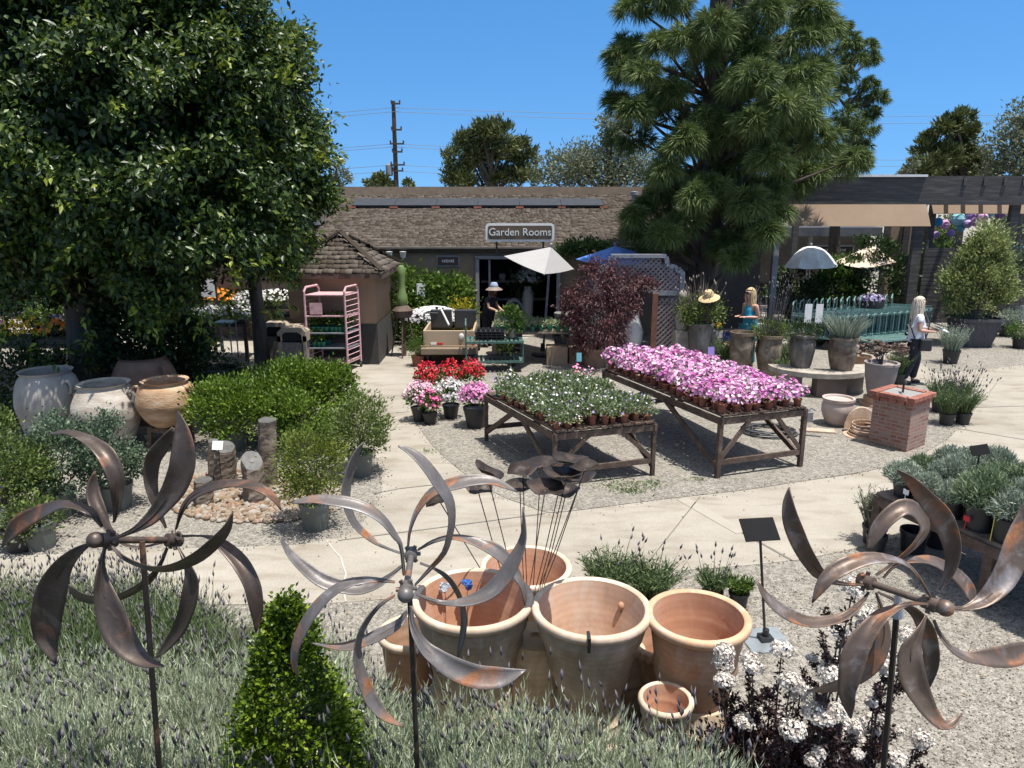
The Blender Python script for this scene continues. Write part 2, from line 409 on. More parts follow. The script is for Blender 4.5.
sheet('gravel_island', [(472, 358), (440, 366), (420, 374), (408, 388), (409, 402), (416, 422), (428, 440), (445, 458), (470, 478), (500, 496), (524, 505), (540, 511), (556, 513), (600, 508), (660, 500), (740, 491), (800, 482),
    (860, 473), (900, 463), (930, 450), (950, 437), (961, 424), (967, 410), (962, 398), (945, 389), (920, 384), (895, 380), (860, 362), (820, 345), (780, 332), (700, 328), (620, 328), (560, 332), (520, 340)], GRAV, .010, 260)
JOINT = mtone('joint_filler', (.15, .135, .115), .8)
def strip(name, px, wd, mat, z):
    mb = MB(); pts = [P(x, y) for x, y in px]
    for i, (a, b) in enumerate(zip(pts, pts[1:])):
        d = (b - a).normalized(); n = Vector((-d.y, d.x, 0)) * wd / 2
        zz = Vector((0, 0, z + (i % 2) * .001))
        mb.poly([a - n + zz, b - n + zz, b + n + zz, a + n + zz])
    return setp(mb.build(name, mat), kind='structure')
LJ = mtone('light_concrete_band', (.32, .29, .245), .92)
strip('pale_concrete_band', [(682, 499), (742, 533)], .16, LJ, .008)
strip('path_joint', [(742, 533), (792, 561)], .03, JOINT, .008)
strip('path_joint', [(338, 541), (440, 528), (545, 514)], .018, JOINT, .008)
strip('path_joint', [(374, 494), (400, 489), (472, 481)], .018, JOINT, .008)
strip('path_joint', [(361, 416), (410, 412)], .02, JOINT, .008)
strip('path_joint', [(958, 429), (1024, 440), (1120, 452)], .022, JOINT, .008)
strip('path_joint', [(700, 497), (640, 573)], .012, JOINT, .008)
strip('path_joint', [(968, 408), (1100, 404)], .02, JOINT, .008)
CRK = mtone('crack_filler', (.40, .38, .34), .9)
strip('filled_crack', [(327, 541), (335, 552), (341, 558), (343, 566), (346, 574), (343, 590), (346, 602)], .017, CRK, .008)
# planted bank in front, falling away from the viewer
def bank_z(X, Y):
    zl = 1.02 - .2 * (Y - 2.4)
    fx = 1 - min(1, max(0, (X - .55) / 1.5)); fx = fx * fx * (3 - 2 * fx)
    yend = 5.55 if X < -1.4 else 5.55 - (X + 1.4) / 1.6 * 1.55
    yend = yend if X < -1.6 else min(yend, max(3.65, 5.5 - (X + 1.6) * 2.0))
    fy = min(1, max(0, (yend - Y) / .75)); fy = fy * fy * (3 - 2 * fy)
    return max(0, zl) * fx * fy - .03
nx, ny = 70, 56; X0, X1, Y0, Y1 = -6.2, 2.6, -.6, 5.7
V = [(X0 + (X1 - X0) * i / nx, Y0 + (Y1 - Y0) * j / ny) for j in range(ny + 1) for i in range(nx + 1)]
V = [(x, y, bank_z(x, y) + rnd.uniform(-.012, .012)) for x, y in V]
F = [(j * (nx + 1) + i, j * (nx + 1) + i + 1, (j + 1) * (nx + 1) + i + 1, (j + 1) * (nx + 1) + i) for j in range(ny) for i in range(nx)]
bk = npmesh('planting_bank', V, F); setp(link('planting_bank', bk, SOIL), kind='structure')
# soil under the big tree
SO2 = mnoise('garden_soil', [(.3, (.10, .085, .07)), (.7, (.22, .19, .16))], scale=7, rough=.95, bump=.8)
sheet('tree_bed', [(-160, 455), (0, 448), (100, 446), (190, 444), (235, 430), (248, 405), (262, 388), (252, 380), (200, 374), (120, 362), (0, 352), (-160, 350)], SO2, .012, 160)

# ---------------------------------------------------------------- building materials
SHAKE = mleaf('cedar_shake', (.038, .029, .022), (.070, .056, .044), (.108, .089, .073), (.155, .131, .111), trans=0, rough=.9, spec=.15)
STUCCO = mnoise('brown_stucco', [(.3, (.20, .145, .10)), (.7, (.26, .19, .135))], scale=2.5, rough=.9, bump=.35, bscale=60)
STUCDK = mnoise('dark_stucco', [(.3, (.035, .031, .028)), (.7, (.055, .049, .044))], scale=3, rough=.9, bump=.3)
KIOSKW = mnoise('kiosk_stucco', [(.3, (.29, .185, .112)), (.7, (.35, .23, .145))], scale=2.5, rough=.9, bump=.3, bscale=60)
DARKW = mnoise('black_stained_wood', [(.3, (.024, .022, .022)), (.55, (.052, .048, .046)), (.75, (.115, .105, .10))], scale=3, rough=.7, stretch=(.6, .6, 6), bump=.3)
GREYW = mnoise('grey_painted_wood', [(.3, (.16, .165, .18)), (.7, (.26, .265, .28))], scale=8, rough=.75, bump=.2)
OLDW = mnoise('weathered_wood', [(.25, (.10, .075, .055)), (.5, (.19, .145, .11)), (.75, (.30, .24, .19))], scale=7, rough=.85, stretch=(1, 1, 1), bump=.4, detail=9)
DKWOOD = mnoise('dark_brown_wood', [(.25, (.04, .027, .02)), (.5, (.085, .055, .040)), (.75, (.16, .11, .085))], scale=8, rough=.8, bump=.4, detail=9)
BLACK = mtone('black_metal', (.018, .018, .02), .8, rough=.45)
BLKPL = mtone('black_plastic', (.022, .022, .024), .75, rough=.5)
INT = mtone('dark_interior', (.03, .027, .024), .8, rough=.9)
WHITE = mtone('white_paint', (.72, .72, .70), .93, rough=.5)
OFFW = mtone('off_white', (.55, .53, .49), .9)
TANCL = mnoise('tan_canvas', [(.3, (.205, .143, .095)), (.7, (.24, .17, .115))], scale=1.5, rough=.9, bump=.1)
PANEL = mtone('solar_panel_glass', (.035, .038, .045), .8, rough=.6, spec=.2)
BRICKR = mtone('red_brick_plain', (.36, .13, .075), .8)
def shakes(o, u, v, W, L, expo, wid, keep=None, lift=.045):
    o, u, v = (np.array(k, float) for k in (o, u, v)); u = u / np.linalg.norm(u); v = v / np.linalg.norm(v)
    n = np.cross(u, v); n = n if n[2] > 0 else -n
    Vv = []; Ff = []; var = []; b = 0
    rows = int(L / expo) + 1
    for j in range(rows):
        rt = rng.uniform(.35, .65); s = -rng.uniform(0, wid)
        while s < W:
            wd = wid * rng.uniform(.55, 1.35); e = min(s + wd - .012, W); a = max(s, 0)
            m = (a + e) / 2
            if e > a + .02 and (keep is None or keep(m, j * expo)):
                t0 = j * expo - rng.uniform(0, .035); t1 = min(t0 + expo * 1.25, L + .05); h = lift * rng.uniform(.6, 1.3)
                p = [o + u * a + v * t0, o + u * e + v * t0, o + u * e + v * t0 + n * h, o + u * a + v * t0 + n * (h + rng.uniform(-.01, .01)), o + u * e + v * t1 + n * .004, o + u * a + v * t1 + n * .004]
                Vv += p; Ff += [(b, b + 1, b + 2), (b, b + 2, b + 3), (b + 3, b + 2, b + 4), (b + 3, b + 4, b + 5), (b, b + 3, b + 5), (b + 1, b + 4, b + 2)]
                q = np.clip(rt * .5 + rng.uniform(0, .65), 0, 1); var += [q] * 6; b += 6
            s += wd
    return Vv, Ff, var

# ---------------------------------------------------------------- main shop building
B0 = Vector((-1, 20, 0))
shop = thing('shop_building', 'long low brown stucco shop with a weathered shake roof and an open dark doorway', 'building', B0)
wl = MB()
wl.box((-4.78, 20.1, 1.2), (7.64, .2, 2.4)); wl.box((2.75, 20.1, 1.2), (2.9, .2, 2.4)); wl.box((-.05, 20.1, 2.24), (2.7, .19, .32))
wl.box((4.1, 21.5, 1.2), (.2, 2.6, 2.4)); wl.box((-8.5, 23, 1.2), (.2, 5.6, 2.4))
wl.build('wall', STUCCO, shop)
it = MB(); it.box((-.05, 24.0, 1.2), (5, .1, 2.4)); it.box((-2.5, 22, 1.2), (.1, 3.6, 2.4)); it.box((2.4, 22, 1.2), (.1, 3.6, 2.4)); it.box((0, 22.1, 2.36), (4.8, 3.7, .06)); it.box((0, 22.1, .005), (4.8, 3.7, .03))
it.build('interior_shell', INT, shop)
fr = MB(); fr.box((-.92, 20.02, 1.04), (.09, .26, 2.08)); fr.box((1.24, 20.02, 1.04), (.09, .26, 2.08)); fr.box((.16, 20.02, 2.1), (2.26, .26, .08)); fr.box((-.6, 20.02, 1.04), (.05, .1, 2.0))
fr.build('door_frame', GREYW, shop)
E0 = (-8.9, 19.9, 2.36); slope = np.array((0, 5.85, 1.4)); SL = float(np.linalg.norm(slope))
Vv, Ff, va = shakes(E0, (1, 0, 0), slope, 13.7, SL, .15, .15, lift=.035)
rf = link('roof', npmesh('roof', np.array(Vv) - np.array(B0), Ff, va), SHAKE, shop)
dk = MB()
M_ = Matrix.Rotation(math.atan2(1.4, 5.85), 3, 'X')
dk.box((-2.05, 22.82, 2.985), (13.7, SL, .07), M=M_); dk.build('roof_deck', DKWOOD, rf)
fb = MB(); fb.box((-2.05, 19.93, 2.29), (13.8, .05, .13)); fb.build('fascia', STUCDK, rf)
gt = MB(); gt.tube([(-8.9, 19.86, 2.34), (4.8, 19.86, 2.34)], .05, 8); gt.build('gutter', STUCDK, rf)
rb = MB(); rb.box((-1.6, 25.8, 3.86), (12.6, .12, .34)); rb.bar((-7.9, 25.8, 3.92), (-8.9, 25.2, 3.45), .12, .3); rb.build('ridge_band', mtone('ridge_tan', (.27, .20, .135), .8), rf)
pn0 = Q(355, 207, 24.3)
for k in range(6):
    m = MB(); m.box((-4.35 + k * 1.31, 24.35, 3.515), (1.298, .9, .05), M=M_)
    m.build('solar_panel', PANEL, rf)
for k in range(7):
    ft = MB(); ft.box((-5.0 + k * 1.31, 23.85, 3.37), (.24, .1, .06)); ft.build('panel_foot', BRICKR, rf)
vt = MB(); vt.lathe([(.0, 0), (.09, 0), (.09, .3), (.14, .3), (.14, .4), (0, .42)], 10, (3.95, 24.8, 3.45)); vt.build('roof_vent', GREYW, rf, smooth=True)
vt = MB(); vt.box((-5.65, 21.9, 2.98), (.3, .3, .2)); vt.tube([(-5.4, 22.0, 2.9), (-5.4, 22.0, 3.3)], .03); vt.build('roof_vent', GREYW, rf, bevel=.02)
for xx in (-3.22, -2.86):
    m = MB(); m.lathe([(0, 0), (.06, 0), (.09, .16), (0, .17)], 10, (xx, 19.8, 2.1)); m.build('floodlight', OFFW, shop, smooth=True)
sh = MB(); sh.box((-.0, 23.2, 1.15), (1.9, .4, .05)); sh.box((.1, 23.2, .6), (1.9, .4, .05)); sh.build('display_shelf', OFFW, shop)
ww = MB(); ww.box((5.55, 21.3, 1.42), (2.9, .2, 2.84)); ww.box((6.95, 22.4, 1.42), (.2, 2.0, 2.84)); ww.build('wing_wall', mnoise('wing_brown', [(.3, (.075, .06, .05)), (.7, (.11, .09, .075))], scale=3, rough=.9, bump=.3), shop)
# roof sign
sg = thing('shop_sign', 'brown sign with white border reading Garden Rooms above the eave of the shake roof', 'sign', (.21, 19.45, 2.42))
def rrect(w, h, r, n=5):
    p = []
    for cx, cz, a0 in ((w / 2 - r, h / 2 - r, 0), (-w / 2 + r, h / 2 - r, 90), (-w / 2 + r, -h / 2 + r, 180), (w / 2 - r, -h / 2 + r, 270)):
        for k in range(n + 1):
            a = R_(a0 + 90 * k / n); p.append((cx + r * math.cos(a), cz + r * math.sin(a)))
    return p
def plate(mb, c, pts, t):
    c = Vector(c); mb.prism([c + Vector((x, 0, z)) for x, z in pts], (0, t, 0))
sc_ = Q(520, 232.5, 19.45)
m = MB(); plate(m, (sc_.x, 19.45, sc_.z), rrect(1.76, .46, .09), .05); m.build('border_board', WHITE, sg)
m = MB(); plate(m, (sc_.x, 19.435, sc_.z), rrect(1.64, .345, .05), .03); m.build('sign_face', mtone('sign_brown', (.11, .075, .045), .9), sg)
textmesh('lettering', 'Garden Rooms', .265, WHITE, sg, (sc_.x, 19.43, sc_.z + .005), sx=.98)
for dx in (-.6, .6):
    m = MB(); m.box((sc_.x + dx, 19.53, sc_.z - .3), (.05, .05, .5)); m.build('bracket', STUCDK, sg)
s2 = thing('wall_sign', 'small dark red framed plaque on the shop wall left of the doorway', 'sign', (-1.75, 19.95, 1.8))
c2 = Q(448, 261, 19.95)
m = MB(); m.box((c2.x, 19.97, c2.z), (.62, .04, .29)); m.build('frame', GREYW, s2)
m = MB(); m.box((c2.x, 19.945, c2.z), (.54, .03, .21)); m.build('sign_face', mtone('maroon_board', (.07, .03, .025), .9), s2)
m = MB()
for k in range(6): m.box((c2.x - .14 + k * .056, 19.926, c2.z), (.036, .01, .06 + .012 * (k % 3)))
m.build('lettering', OFFW, s2)
# climbing vine on the eave
lv = Leaves(); bush(lv, 1500, (1.9, 19.55, 2.35), (.75, .18, .2), .09, .06, K=30, cr=.08)
VINE = mleaf('vine_leaf', (.02, .045, .01), (.06, .11, .02), (.14, .20, .03))
setp(lv.build('climbing_vine', VINE, loc=(1.9, 19.6, 2.2)), 'green vine climbing over the shop eave behind the white umbrella', 'vine')

# ---------------------------------------------------------------- kiosk
K0 = Vector((-3.9, 16.2, 0)); kio = thing('kiosk', 'small brown kiosk with a hipped shake roof and dark base beside the pink rack', 'building', K0)
m = MB(); m.box((-3.93, 17.3, 1.48), (1.9, 2.1, 1.15)); m.build('wall', KIOSKW, kio)
m = MB(); m.box((-3.93, 17.3, .46), (1.94, 2.14, .91)); m.build('base_panel', STUCDK, kio)
ap = Vector((-3.93, 17.3, 2.82)); ev = 2.04; hx = 1.16; hy = 1.3
ca = [Vector((-3.93 - hx, 17.3 - hy, ev)), Vector((-3.93 + hx, 17.3 - hy, ev)), Vector((-3.93 + hx, 17.3 + hy, ev)), Vector((-3.93 - hx, 17.3 + hy, ev))]
Va = []; Fa = []; vv = []
for i in range(4):
    a, b = ca[i], ca[(i + 1) % 4]; u = (b - a); W_ = u.length; mid = (a + b) / 2; v = ap - mid; L_ = v.length
    A_, B_, C_ = shakes(a, u, v, W_, L_, .17, .15, keep=lambda s, t: abs(s - W_ / 2) < (W_ / 2) * (1 - t / L_) + .02)
    Fa += [tuple(q + len(Va) for q in f) for f in B_]; Va += A_; vv += C_
kr = link('roof', npmesh('roof', np.array(Va) - np.array(K0), Fa, vv), SHAKE, kio)
m = MB(); m.add([p - Vector((0, 0, .03)) for p in ca] + [ap - Vector((0, 0, .03))], [(0, 1, 4), (1, 2, 4), (2, 3, 4), (3, 0, 4), (3, 2, 1, 0)]); m.build('roof_deck', DKWOOD, kr)
m = MB()
for p in ca: m.bar(p + Vector((0, 0, .05)), ap + Vector((0, 0, .06)), .13, .05)
m.build('hip_cap', SHAKE, kr)
m = MB()
for i in range(4): m.bar(ca[i] - Vector((0, 0, .06)), ca[(i + 1) % 4] - Vector((0, 0, .06)), .05, .1)
m.build('fascia', DKWOOD, kr)

# ---------------------------------------------------------------- pergola on the right
PY = 20.4
pg = thing('pergola', 'black timber pergola with tan canvas valances on the right', 'pergola', (9, PY, 0))
def px3(x, y, d): return Q(x, y, d)
m = MB(); a = Q(720, 190.5, PY); b = Q(1060, 190, PY)
m.box(((a.x + b.x) / 2, PY, a.z), (b.x - a.x, .14, .74)); m.build('fascia_beam', DARKW, pg)
m = MB(); m.box((7.6, PY + .4, Q(800, 177, PY).z + .03), (6.6, 1.1, .06)); m.build('roof_sheet', mtone('flashing_white', (.62, .62, .62), .9, rough=.4), pg)
m = MB(); m.box((8.0, PY + 3.2, 3.75), (8, .14, .3)); m.build('rear_beam', DARKW, pg)
aw0, aw1 = Q(785, 204, PY - .08), Q(926, 204, PY - .08); az = Q(785, 226.5, PY - .08).z
m = MB(); VM = Matrix.Rotation(R_(-32), 3, 'X'); m.box(((aw0.x + aw1.x) / 2, PY - .27, (aw0.z + az) / 2), (aw1.x - aw0.x, .02, (aw0.z - az) * 1.12), M=VM); m.build('valance', TANCL, pg)
b0, b1 = Q(930, 197, 22.9), Q(1060, 197, 22.9); bz = Q(930, 214, 22.9).z
m = MB(); m.box(((b0.x + b1.x) / 2, 22.75, (b0.z + bz) / 2), (b1.x - b0.x, .02, (b0.z - bz) * 1.12), M=VM); m.build('valance', TANCL, pg)
m = MB(); m.box(((b0.x + b1.x) / 2, 23.0, b0.z + .2), (b1.x - b0.x, .12, .45)); m.build('rear_beam', DARKW, pg)
for xx in (942, 962, 982, 1001, 1021, 1042):
    p = Q(xx, 186, PY); m = MB(); m.bar((p.x + .55, PY - .1, p.z + .12), (p.x + .55, 23.1, p.z - .02), .09, .22); m.build('rafter', DARKW, pg)
for x, w_ in ((779, .15), (921, .26), (1015, .24)):
    p = Q(x, 232, PY); m = MB(); m.box((p.x, PY + .16, 2.0), (w_, .16, 4.0)); m.build('post', GREYW if x < 900 else DARKW, pg, bevel=.008)
for x in (795, 930):
    p = Q(x, 232, 23.0); m = MB(); m.box((p.x, 23.0, 1.8), (.16, .16, 3.6)); m.build('post', DARKW, pg)
# things under and behind it
bp = thing('plank_shed', 'beige vertical plank shed wall standing under the pergola', 'shed', (12, 24.6, 0))
m = MB()
for k in range(9):
    m.box((Q(887, 260, 24.6).x + k * .2, 24.6 + (k % 2) * .012, 1.5), (.19, .05, 3.0))
m.build('plank_wall', mtone('beige_planks', (.24, .18, .125), .85), bp)
for xx in (Q(884, 260, 24.5).x, Q(903, 260, 24.5).x, Q(926, 260, 24.5).x):
    m = MB(); m.box((xx, 24.5, 1.5), (.2, .08, 3.05)); m.build('dark_batten', DARKW, bp)
fc = thing('slat_fence', 'dark slatted timber fence behind the large square planter', 'fence', (12.5, 22.2, 0))
f0 = Q(921, 280, 22.2); f1 = Q(1080, 280, 22.2); ft_ = Q(940, 242, 22.2).z
m = MB()
for k in range(18): m.box(((f0.x + f1.x) / 2, 22.2, .08 + k * .122), (f1.x - f0.x, .03, .112))
m.box(((f0.x + f1.x) / 2, 22.23, 1.1), (f1.x - f0.x, .02, 2.1))
m.build('slat_panel', DARKW, fc)
for k in range(6):
    m = MB(); m.box((f0.x + .05 + k * (f1.x - f0.x - .1) / 5, 22.25, ft_ / 2 + .05), (.1, .08, ft_)); m.build('post', DARKW, fc)
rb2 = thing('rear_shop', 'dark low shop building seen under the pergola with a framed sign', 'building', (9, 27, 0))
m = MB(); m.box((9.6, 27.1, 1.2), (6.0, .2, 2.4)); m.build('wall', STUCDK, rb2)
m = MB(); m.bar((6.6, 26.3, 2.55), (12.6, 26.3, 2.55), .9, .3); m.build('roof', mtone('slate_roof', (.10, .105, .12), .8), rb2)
for xx in (8.2, 10.4, 12.4):
    m = MB(); m.box((xx, 26.4, 1.2), (.12, .12, 2.4)); m.build('post', OFFW, rb2)
c3 = Q(834, 250, 26.2); rs = thing('hanging_sign', 'dark framed sign hanging from the rear shop under the pergola', 'sign', (c3.x, 26.2, c3.z))
m = MB(); m.box((c3.x, 26.2, c3.z), (1.35, .05, .33)); m.build('frame', OFFW, rs)
m = MB(); m.box((c3.x, 26.17, c3.z), (1.25, .03, .24)); m.build('sign_face', mtone('sign_dark', (.035, .028, .022), .9), rs)
m = MB()
for k in range(10):
    if k != 4: m.box((c3.x - .34 + k * .078, 26.15, c3.z), (.045, .01, .07 + .02 * ((k * 3) % 2)))
m.build('lettering', OFFW, rs)
# ---------------------------------------------------------------- leaf materials
FICUS = mleaf('ficus_leaf', (.010, .022, .004), (.022, .048, .008), (.062, .108, .014), (.25, .29, .035), trans=.28, rough=.4, spec=.42)
PINEM = mleaf('pine_needle', (.022, .040, .012), (.066, .104, .028), (.15, .20, .058), (.25, .29, .11), trans=.15, rough=.55, spec=.3)
CONIF = mleaf('conifer_leaf', (.038, .052, .015), (.085, .105, .03), (.15, .165, .05), trans=.15, rough=.6)
EUC = mleaf('grey_green_leaf', (.075, .09, .05), (.14, .16, .09), (.23, .24, .15), trans=.25, rough=.6)
BARK = mnoise('bark', [(.3, (.045, .036, .028)), (.7, (.12, .10, .08))], scale=9, rough=.95, bump=.9, stretch=(1, 1, .25))
PBARK = mnoise('pine_bark', [(.3, (.035, .027, .021)), (.7, (.085, .065, .05))], scale=9, rough=.95, bump=.9, stretch=(1, 1, .3))
GREEN = mleaf('green_leaf', (.018, .045, .008), (.05, .105, .016), (.10, .17, .025), (.17, .23, .04), trans=.3, rough=.42)
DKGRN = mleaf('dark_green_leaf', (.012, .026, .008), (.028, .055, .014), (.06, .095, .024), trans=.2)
GRYGR = mleaf('grey_green_bush', (.03, .05, .025), (.075, .11, .05), (.15, .19, .09), (.22, .26, .13), trans=.25)

# ---------------------------------------------------------------- big broadleaf tree, left
T0 = P(100, 404)
bt = thing('broadleaf_tree', 'huge dense broadleaf tree with a rounded crown of glossy dark leaves at left', 'tree', T0)
cc = np.array(Q(90, 148, T0.y)); cr_ = np.array([3.66, 2.75, 3.2])
lv = Leaves(); n = 290000
K = 900
D = dirs(K, -.97); D = D / (np.sum(np.abs(D) ** 2.5, 1, keepdims=True) ** (1 / 2.5))
amp = 1 + .045 * np.sin(D[:, 0] * 5 + 1) * np.cos(D[:, 2] * 6) + rng.normal(size=K) * .02
cen = cc + D * cr_ * amp[:, None] * np.where(rng.uniform(0, 1, (K, 1)) < .3, rng.uniform(.6, .85, (K, 1)), rng.uniform(.86, 1.02, (K, 1)))
i = rng.integers(0, K, n)
sub = rng.normal(size=(n, 3)) * np.array([.17, .17, .15])
p = cen[i] + sub
wv = p[:, 1] * CP - (p[:, 2] - CAM_H) * SP; py_ = 384 - FPX * (p[:, 1] * SP + (p[:, 2] - CAM_H) * CP) / wv; px_ = 512 + FPX * p[:, 0] / wv
low = 262 + 14 * np.sin(px_ * .05) + 10 * np.sin(px_ * .13 + 1) + rng.normal(size=n) * 7 + 70 * np.exp(-((px_ - 150) / 45) ** 2) + 26 * np.exp(-((px_ - 10) / 40) ** 2)
keepm = (p[:, 1] < T0.y + 2.6) & (p[:, 2] < 7.6) & (py_ < low)
p = p[keepm]; i = i[keepm]; n = len(p)
out = nrm((p - cc) / cr_)
A = nrm(out * .35 + rng.normal(size=(n, 3)) * .75 + np.array([0, 0, -.2]))
kv = rng.uniform(0, 1, K)
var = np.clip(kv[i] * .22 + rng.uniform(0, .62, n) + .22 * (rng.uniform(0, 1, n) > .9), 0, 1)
lv.leaf(p, A, .108 * rng.uniform(.7, 1.3, n), .055 * rng.uniform(.8, 1.2, n), var, droop=.12, fold=.12, up=out * .9 + np.array([0, 0, .45]))
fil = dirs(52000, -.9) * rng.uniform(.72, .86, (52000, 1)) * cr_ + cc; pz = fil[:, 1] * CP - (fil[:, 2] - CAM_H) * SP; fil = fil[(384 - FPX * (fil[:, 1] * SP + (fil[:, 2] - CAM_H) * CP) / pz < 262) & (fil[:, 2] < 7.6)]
lv.leaf(fil, rng.normal(size=fil.shape), .19, .12, rng.uniform(0, .35, len(fil)), up=nrm(fil - cc))  # inner leaves held to dark tones, painting shade between the outer tufts
# upright pale new shoots at the shell
sh = cen[rng.integers(0, K, 900)]; sh = sh[(sh[:, 1] < T0.y + 2)]
for q in range(6):
    o = nrm((sh - cc) / cr_); pp = sh + o * rng.uniform(.25, .5, (len(sh), 1)) + rng.normal(size=sh.shape) * .05
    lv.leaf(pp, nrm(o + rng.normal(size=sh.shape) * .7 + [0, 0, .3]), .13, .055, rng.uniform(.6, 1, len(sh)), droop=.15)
# hanging inner leaves below
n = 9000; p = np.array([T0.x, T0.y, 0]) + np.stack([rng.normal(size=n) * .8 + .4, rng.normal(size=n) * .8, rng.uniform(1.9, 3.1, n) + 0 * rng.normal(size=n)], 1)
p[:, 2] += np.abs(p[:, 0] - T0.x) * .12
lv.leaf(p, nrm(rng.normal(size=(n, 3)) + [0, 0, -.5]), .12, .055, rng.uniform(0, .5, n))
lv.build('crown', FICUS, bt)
m = MB(); tb = Vector((T0.x, T0.y, -.05))
m.tube([tb, tb + Vector((.02, 0, .25)), tb + Vector((-.03, .05, 1.2)), tb + Vector((.05, 0, 2.2)), tb + Vector((.0, 0, 3.4))], [.62, .46, .38, .36, .3], 12)
for k in range(10):
    a = k * .63; m.tube([tb + Vector((0, 0, 1.6 + .1 * (k % 4))), tb + Vector((math.cos(a) * .8, math.sin(a) * .8, 2.6)), tb + Vector((math.cos(a) * 2.3, math.sin(a) * 2.2, 4.0 + (k % 3) * .6))], [.2, .14, .05], 7)
m.build('trunk', BARK, bt, smooth=True)
# second slim trunk beside the kiosk, merging into the same canopy: its own small tree
T1 = P(263, 372)
st = thing('slender_tree', 'slim dark trunked tree between the big crown and the kiosk', 'tree', T1)
m = MB(); m.tube([T1, T1 + Vector((0, 0, 1.2)), T1 + Vector((-.05, 0, 2.4)), T1 + Vector((-.2, -.1, 3.6))], [.17, .14, .13, .08], 9)
for k in range(6):
    a = k * 1.05; m.tube([T1 + Vector((-.05, 0, 2.3)), T1 + Vector((math.cos(a) * .7 - .2, math.sin(a) * .7, 3.3))], [.07, .03], 6)
m.build('trunk', BARK, st, smooth=True)
lv = Leaves(); bush(lv, 7000, (T1.x - .55, T1.y, 3.9), (.95, .95, 1.2), .12, .055, K=60, cr=.22, up=-.2, vhi=.75)
lv.build('crown', FICUS, st)
# shaded climber and shrubs round the big trunk
def shrub(name, label, px, d, rx, h, mat, n=3500, L=.08, W=.045, K=50, cat='shrub', z0=0, group=None, stems=True, ry=None, **kw):
    b = Q(px, 300, d); b.z = z0
    t = thing(name, label, cat, b, group)
    lv = Leaves(); bush(lv, n, (b.x, b.y, z0 + h * .55), (rx, ry or rx, h * .5), L, W, K=K, cr=kw.pop('cr', .13), **kw)
    lv.build('foliage', mat, t)
    if stems:
        m = MB(); limbs(m, (b.x, b.y, z0), [(b.x + rnd.uniform(-rx, rx) * .7, b.y + rnd.uniform(-rx, rx) * .7, z0 + h * rnd.uniform(.5, .85)) for _ in range(8)], .02, .006)
        m.build('stem', BARK, t)
    return t
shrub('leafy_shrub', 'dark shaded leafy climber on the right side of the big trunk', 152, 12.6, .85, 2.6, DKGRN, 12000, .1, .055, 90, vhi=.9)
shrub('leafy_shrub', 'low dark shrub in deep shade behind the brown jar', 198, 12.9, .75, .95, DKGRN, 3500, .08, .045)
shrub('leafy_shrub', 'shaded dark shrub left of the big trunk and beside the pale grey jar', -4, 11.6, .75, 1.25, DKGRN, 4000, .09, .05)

# ---------------------------------------------------------------- pine
PN = Q(700, 330, 18.6); PN.z = 0
pine = thing('pine_tree', 'tall dark long needled pine with drooping tufts in front of the pergola roof', 'tree', PN)
Z1 = """150,30,60 230,0,60 300,15,50 420,90,80 330,130,65 240,150,65 130,160,60 100,190,50 120,240,58 180,250,55 95,350,48 150,375,55 230,355,62 280,310,52 390,190,75 540,110,75 470,140,62 690,40,85 770,40,65 600,40,62
720,130,90 800,95,58 640,180,72 560,260,80 640,280,80 720,260,90 780,240,70 500,290,60 430,360,85 400,410,66 560,350,80 660,360,80 760,330,80 330,470,55 290,505,52 370,490,55 560,500,92 620,540,80 500,560,80 700,500,80 780,480,80
260,580,56 330,620,66 240,660,56 400,640,76 440,700,80 360,670,58 600,620,84 660,640,86 720,600,80 800,540,85 860,565,62 905,545,48 150,735,34 260,750,56 540,690,86 480,740,80 620,720,72 190,700,34
480,10,60 560,180,60 200,830,62 260,800,64 330,840,62 400,850,60 470,830,66 540,800,70 600,790,62 150,790,40 500,880,50 330,760,70 620,440,70 700,420,70 480,450,60 560,420,70 740,400,60"""
Z2 = "860,105,36 895,140,32 945,160,36 960,200,28 900,210,46 850,190,52 870,260,46 830,310,52 955,290,36 985,330,36 920,345,46 880,390,52 965,390,36 940,440,42 885,440,52 840,430,52 925,495,36 940,560,30 900,490,36"
def tufts(lv, cen, rad, nt, nn, ln, wd, v0, v1, flat=.72):
    d = dirs(nt, -.75); c = np.array(cen) + d * rad * np.array([1, 1, flat]) * rng.uniform(.35, 1, (nt, 1))
    i = np.repeat(np.arange(nt), nn)
    out = nrm(d)[i] * .7 + rng.normal(size=(nt * nn, 3)) * .55 + np.array([0, 0, .18])
    A = nrm(out); Lq = ln * rng.uniform(.75, 1.1, (nt * nn, 1))
    b = c[i] + A * Lq * .08
    tip = b + A * Lq + np.array([0, 0, -1.]) * Lq * .34
    var = np.clip(v0 + (v1 - v0) * (rng.uniform(0, 1, nt)[i] * .5 + rng.uniform(0, .5, nt * nn)), 0, 1)
    lv.blade(b, tip, wd, var, bend=np.array([0, 0, 1.]) * Lq * .1)
    return c
lv = Leaves(); br = MB()
def trunkpt(z, k): return Vector((PN.x + (.35, -.15, .75)[k] * z * .12 * (1 if k != 1 else -1) * .9 - .1, PN.y + (.1, .3, -.2)[k] * z * .2, z))
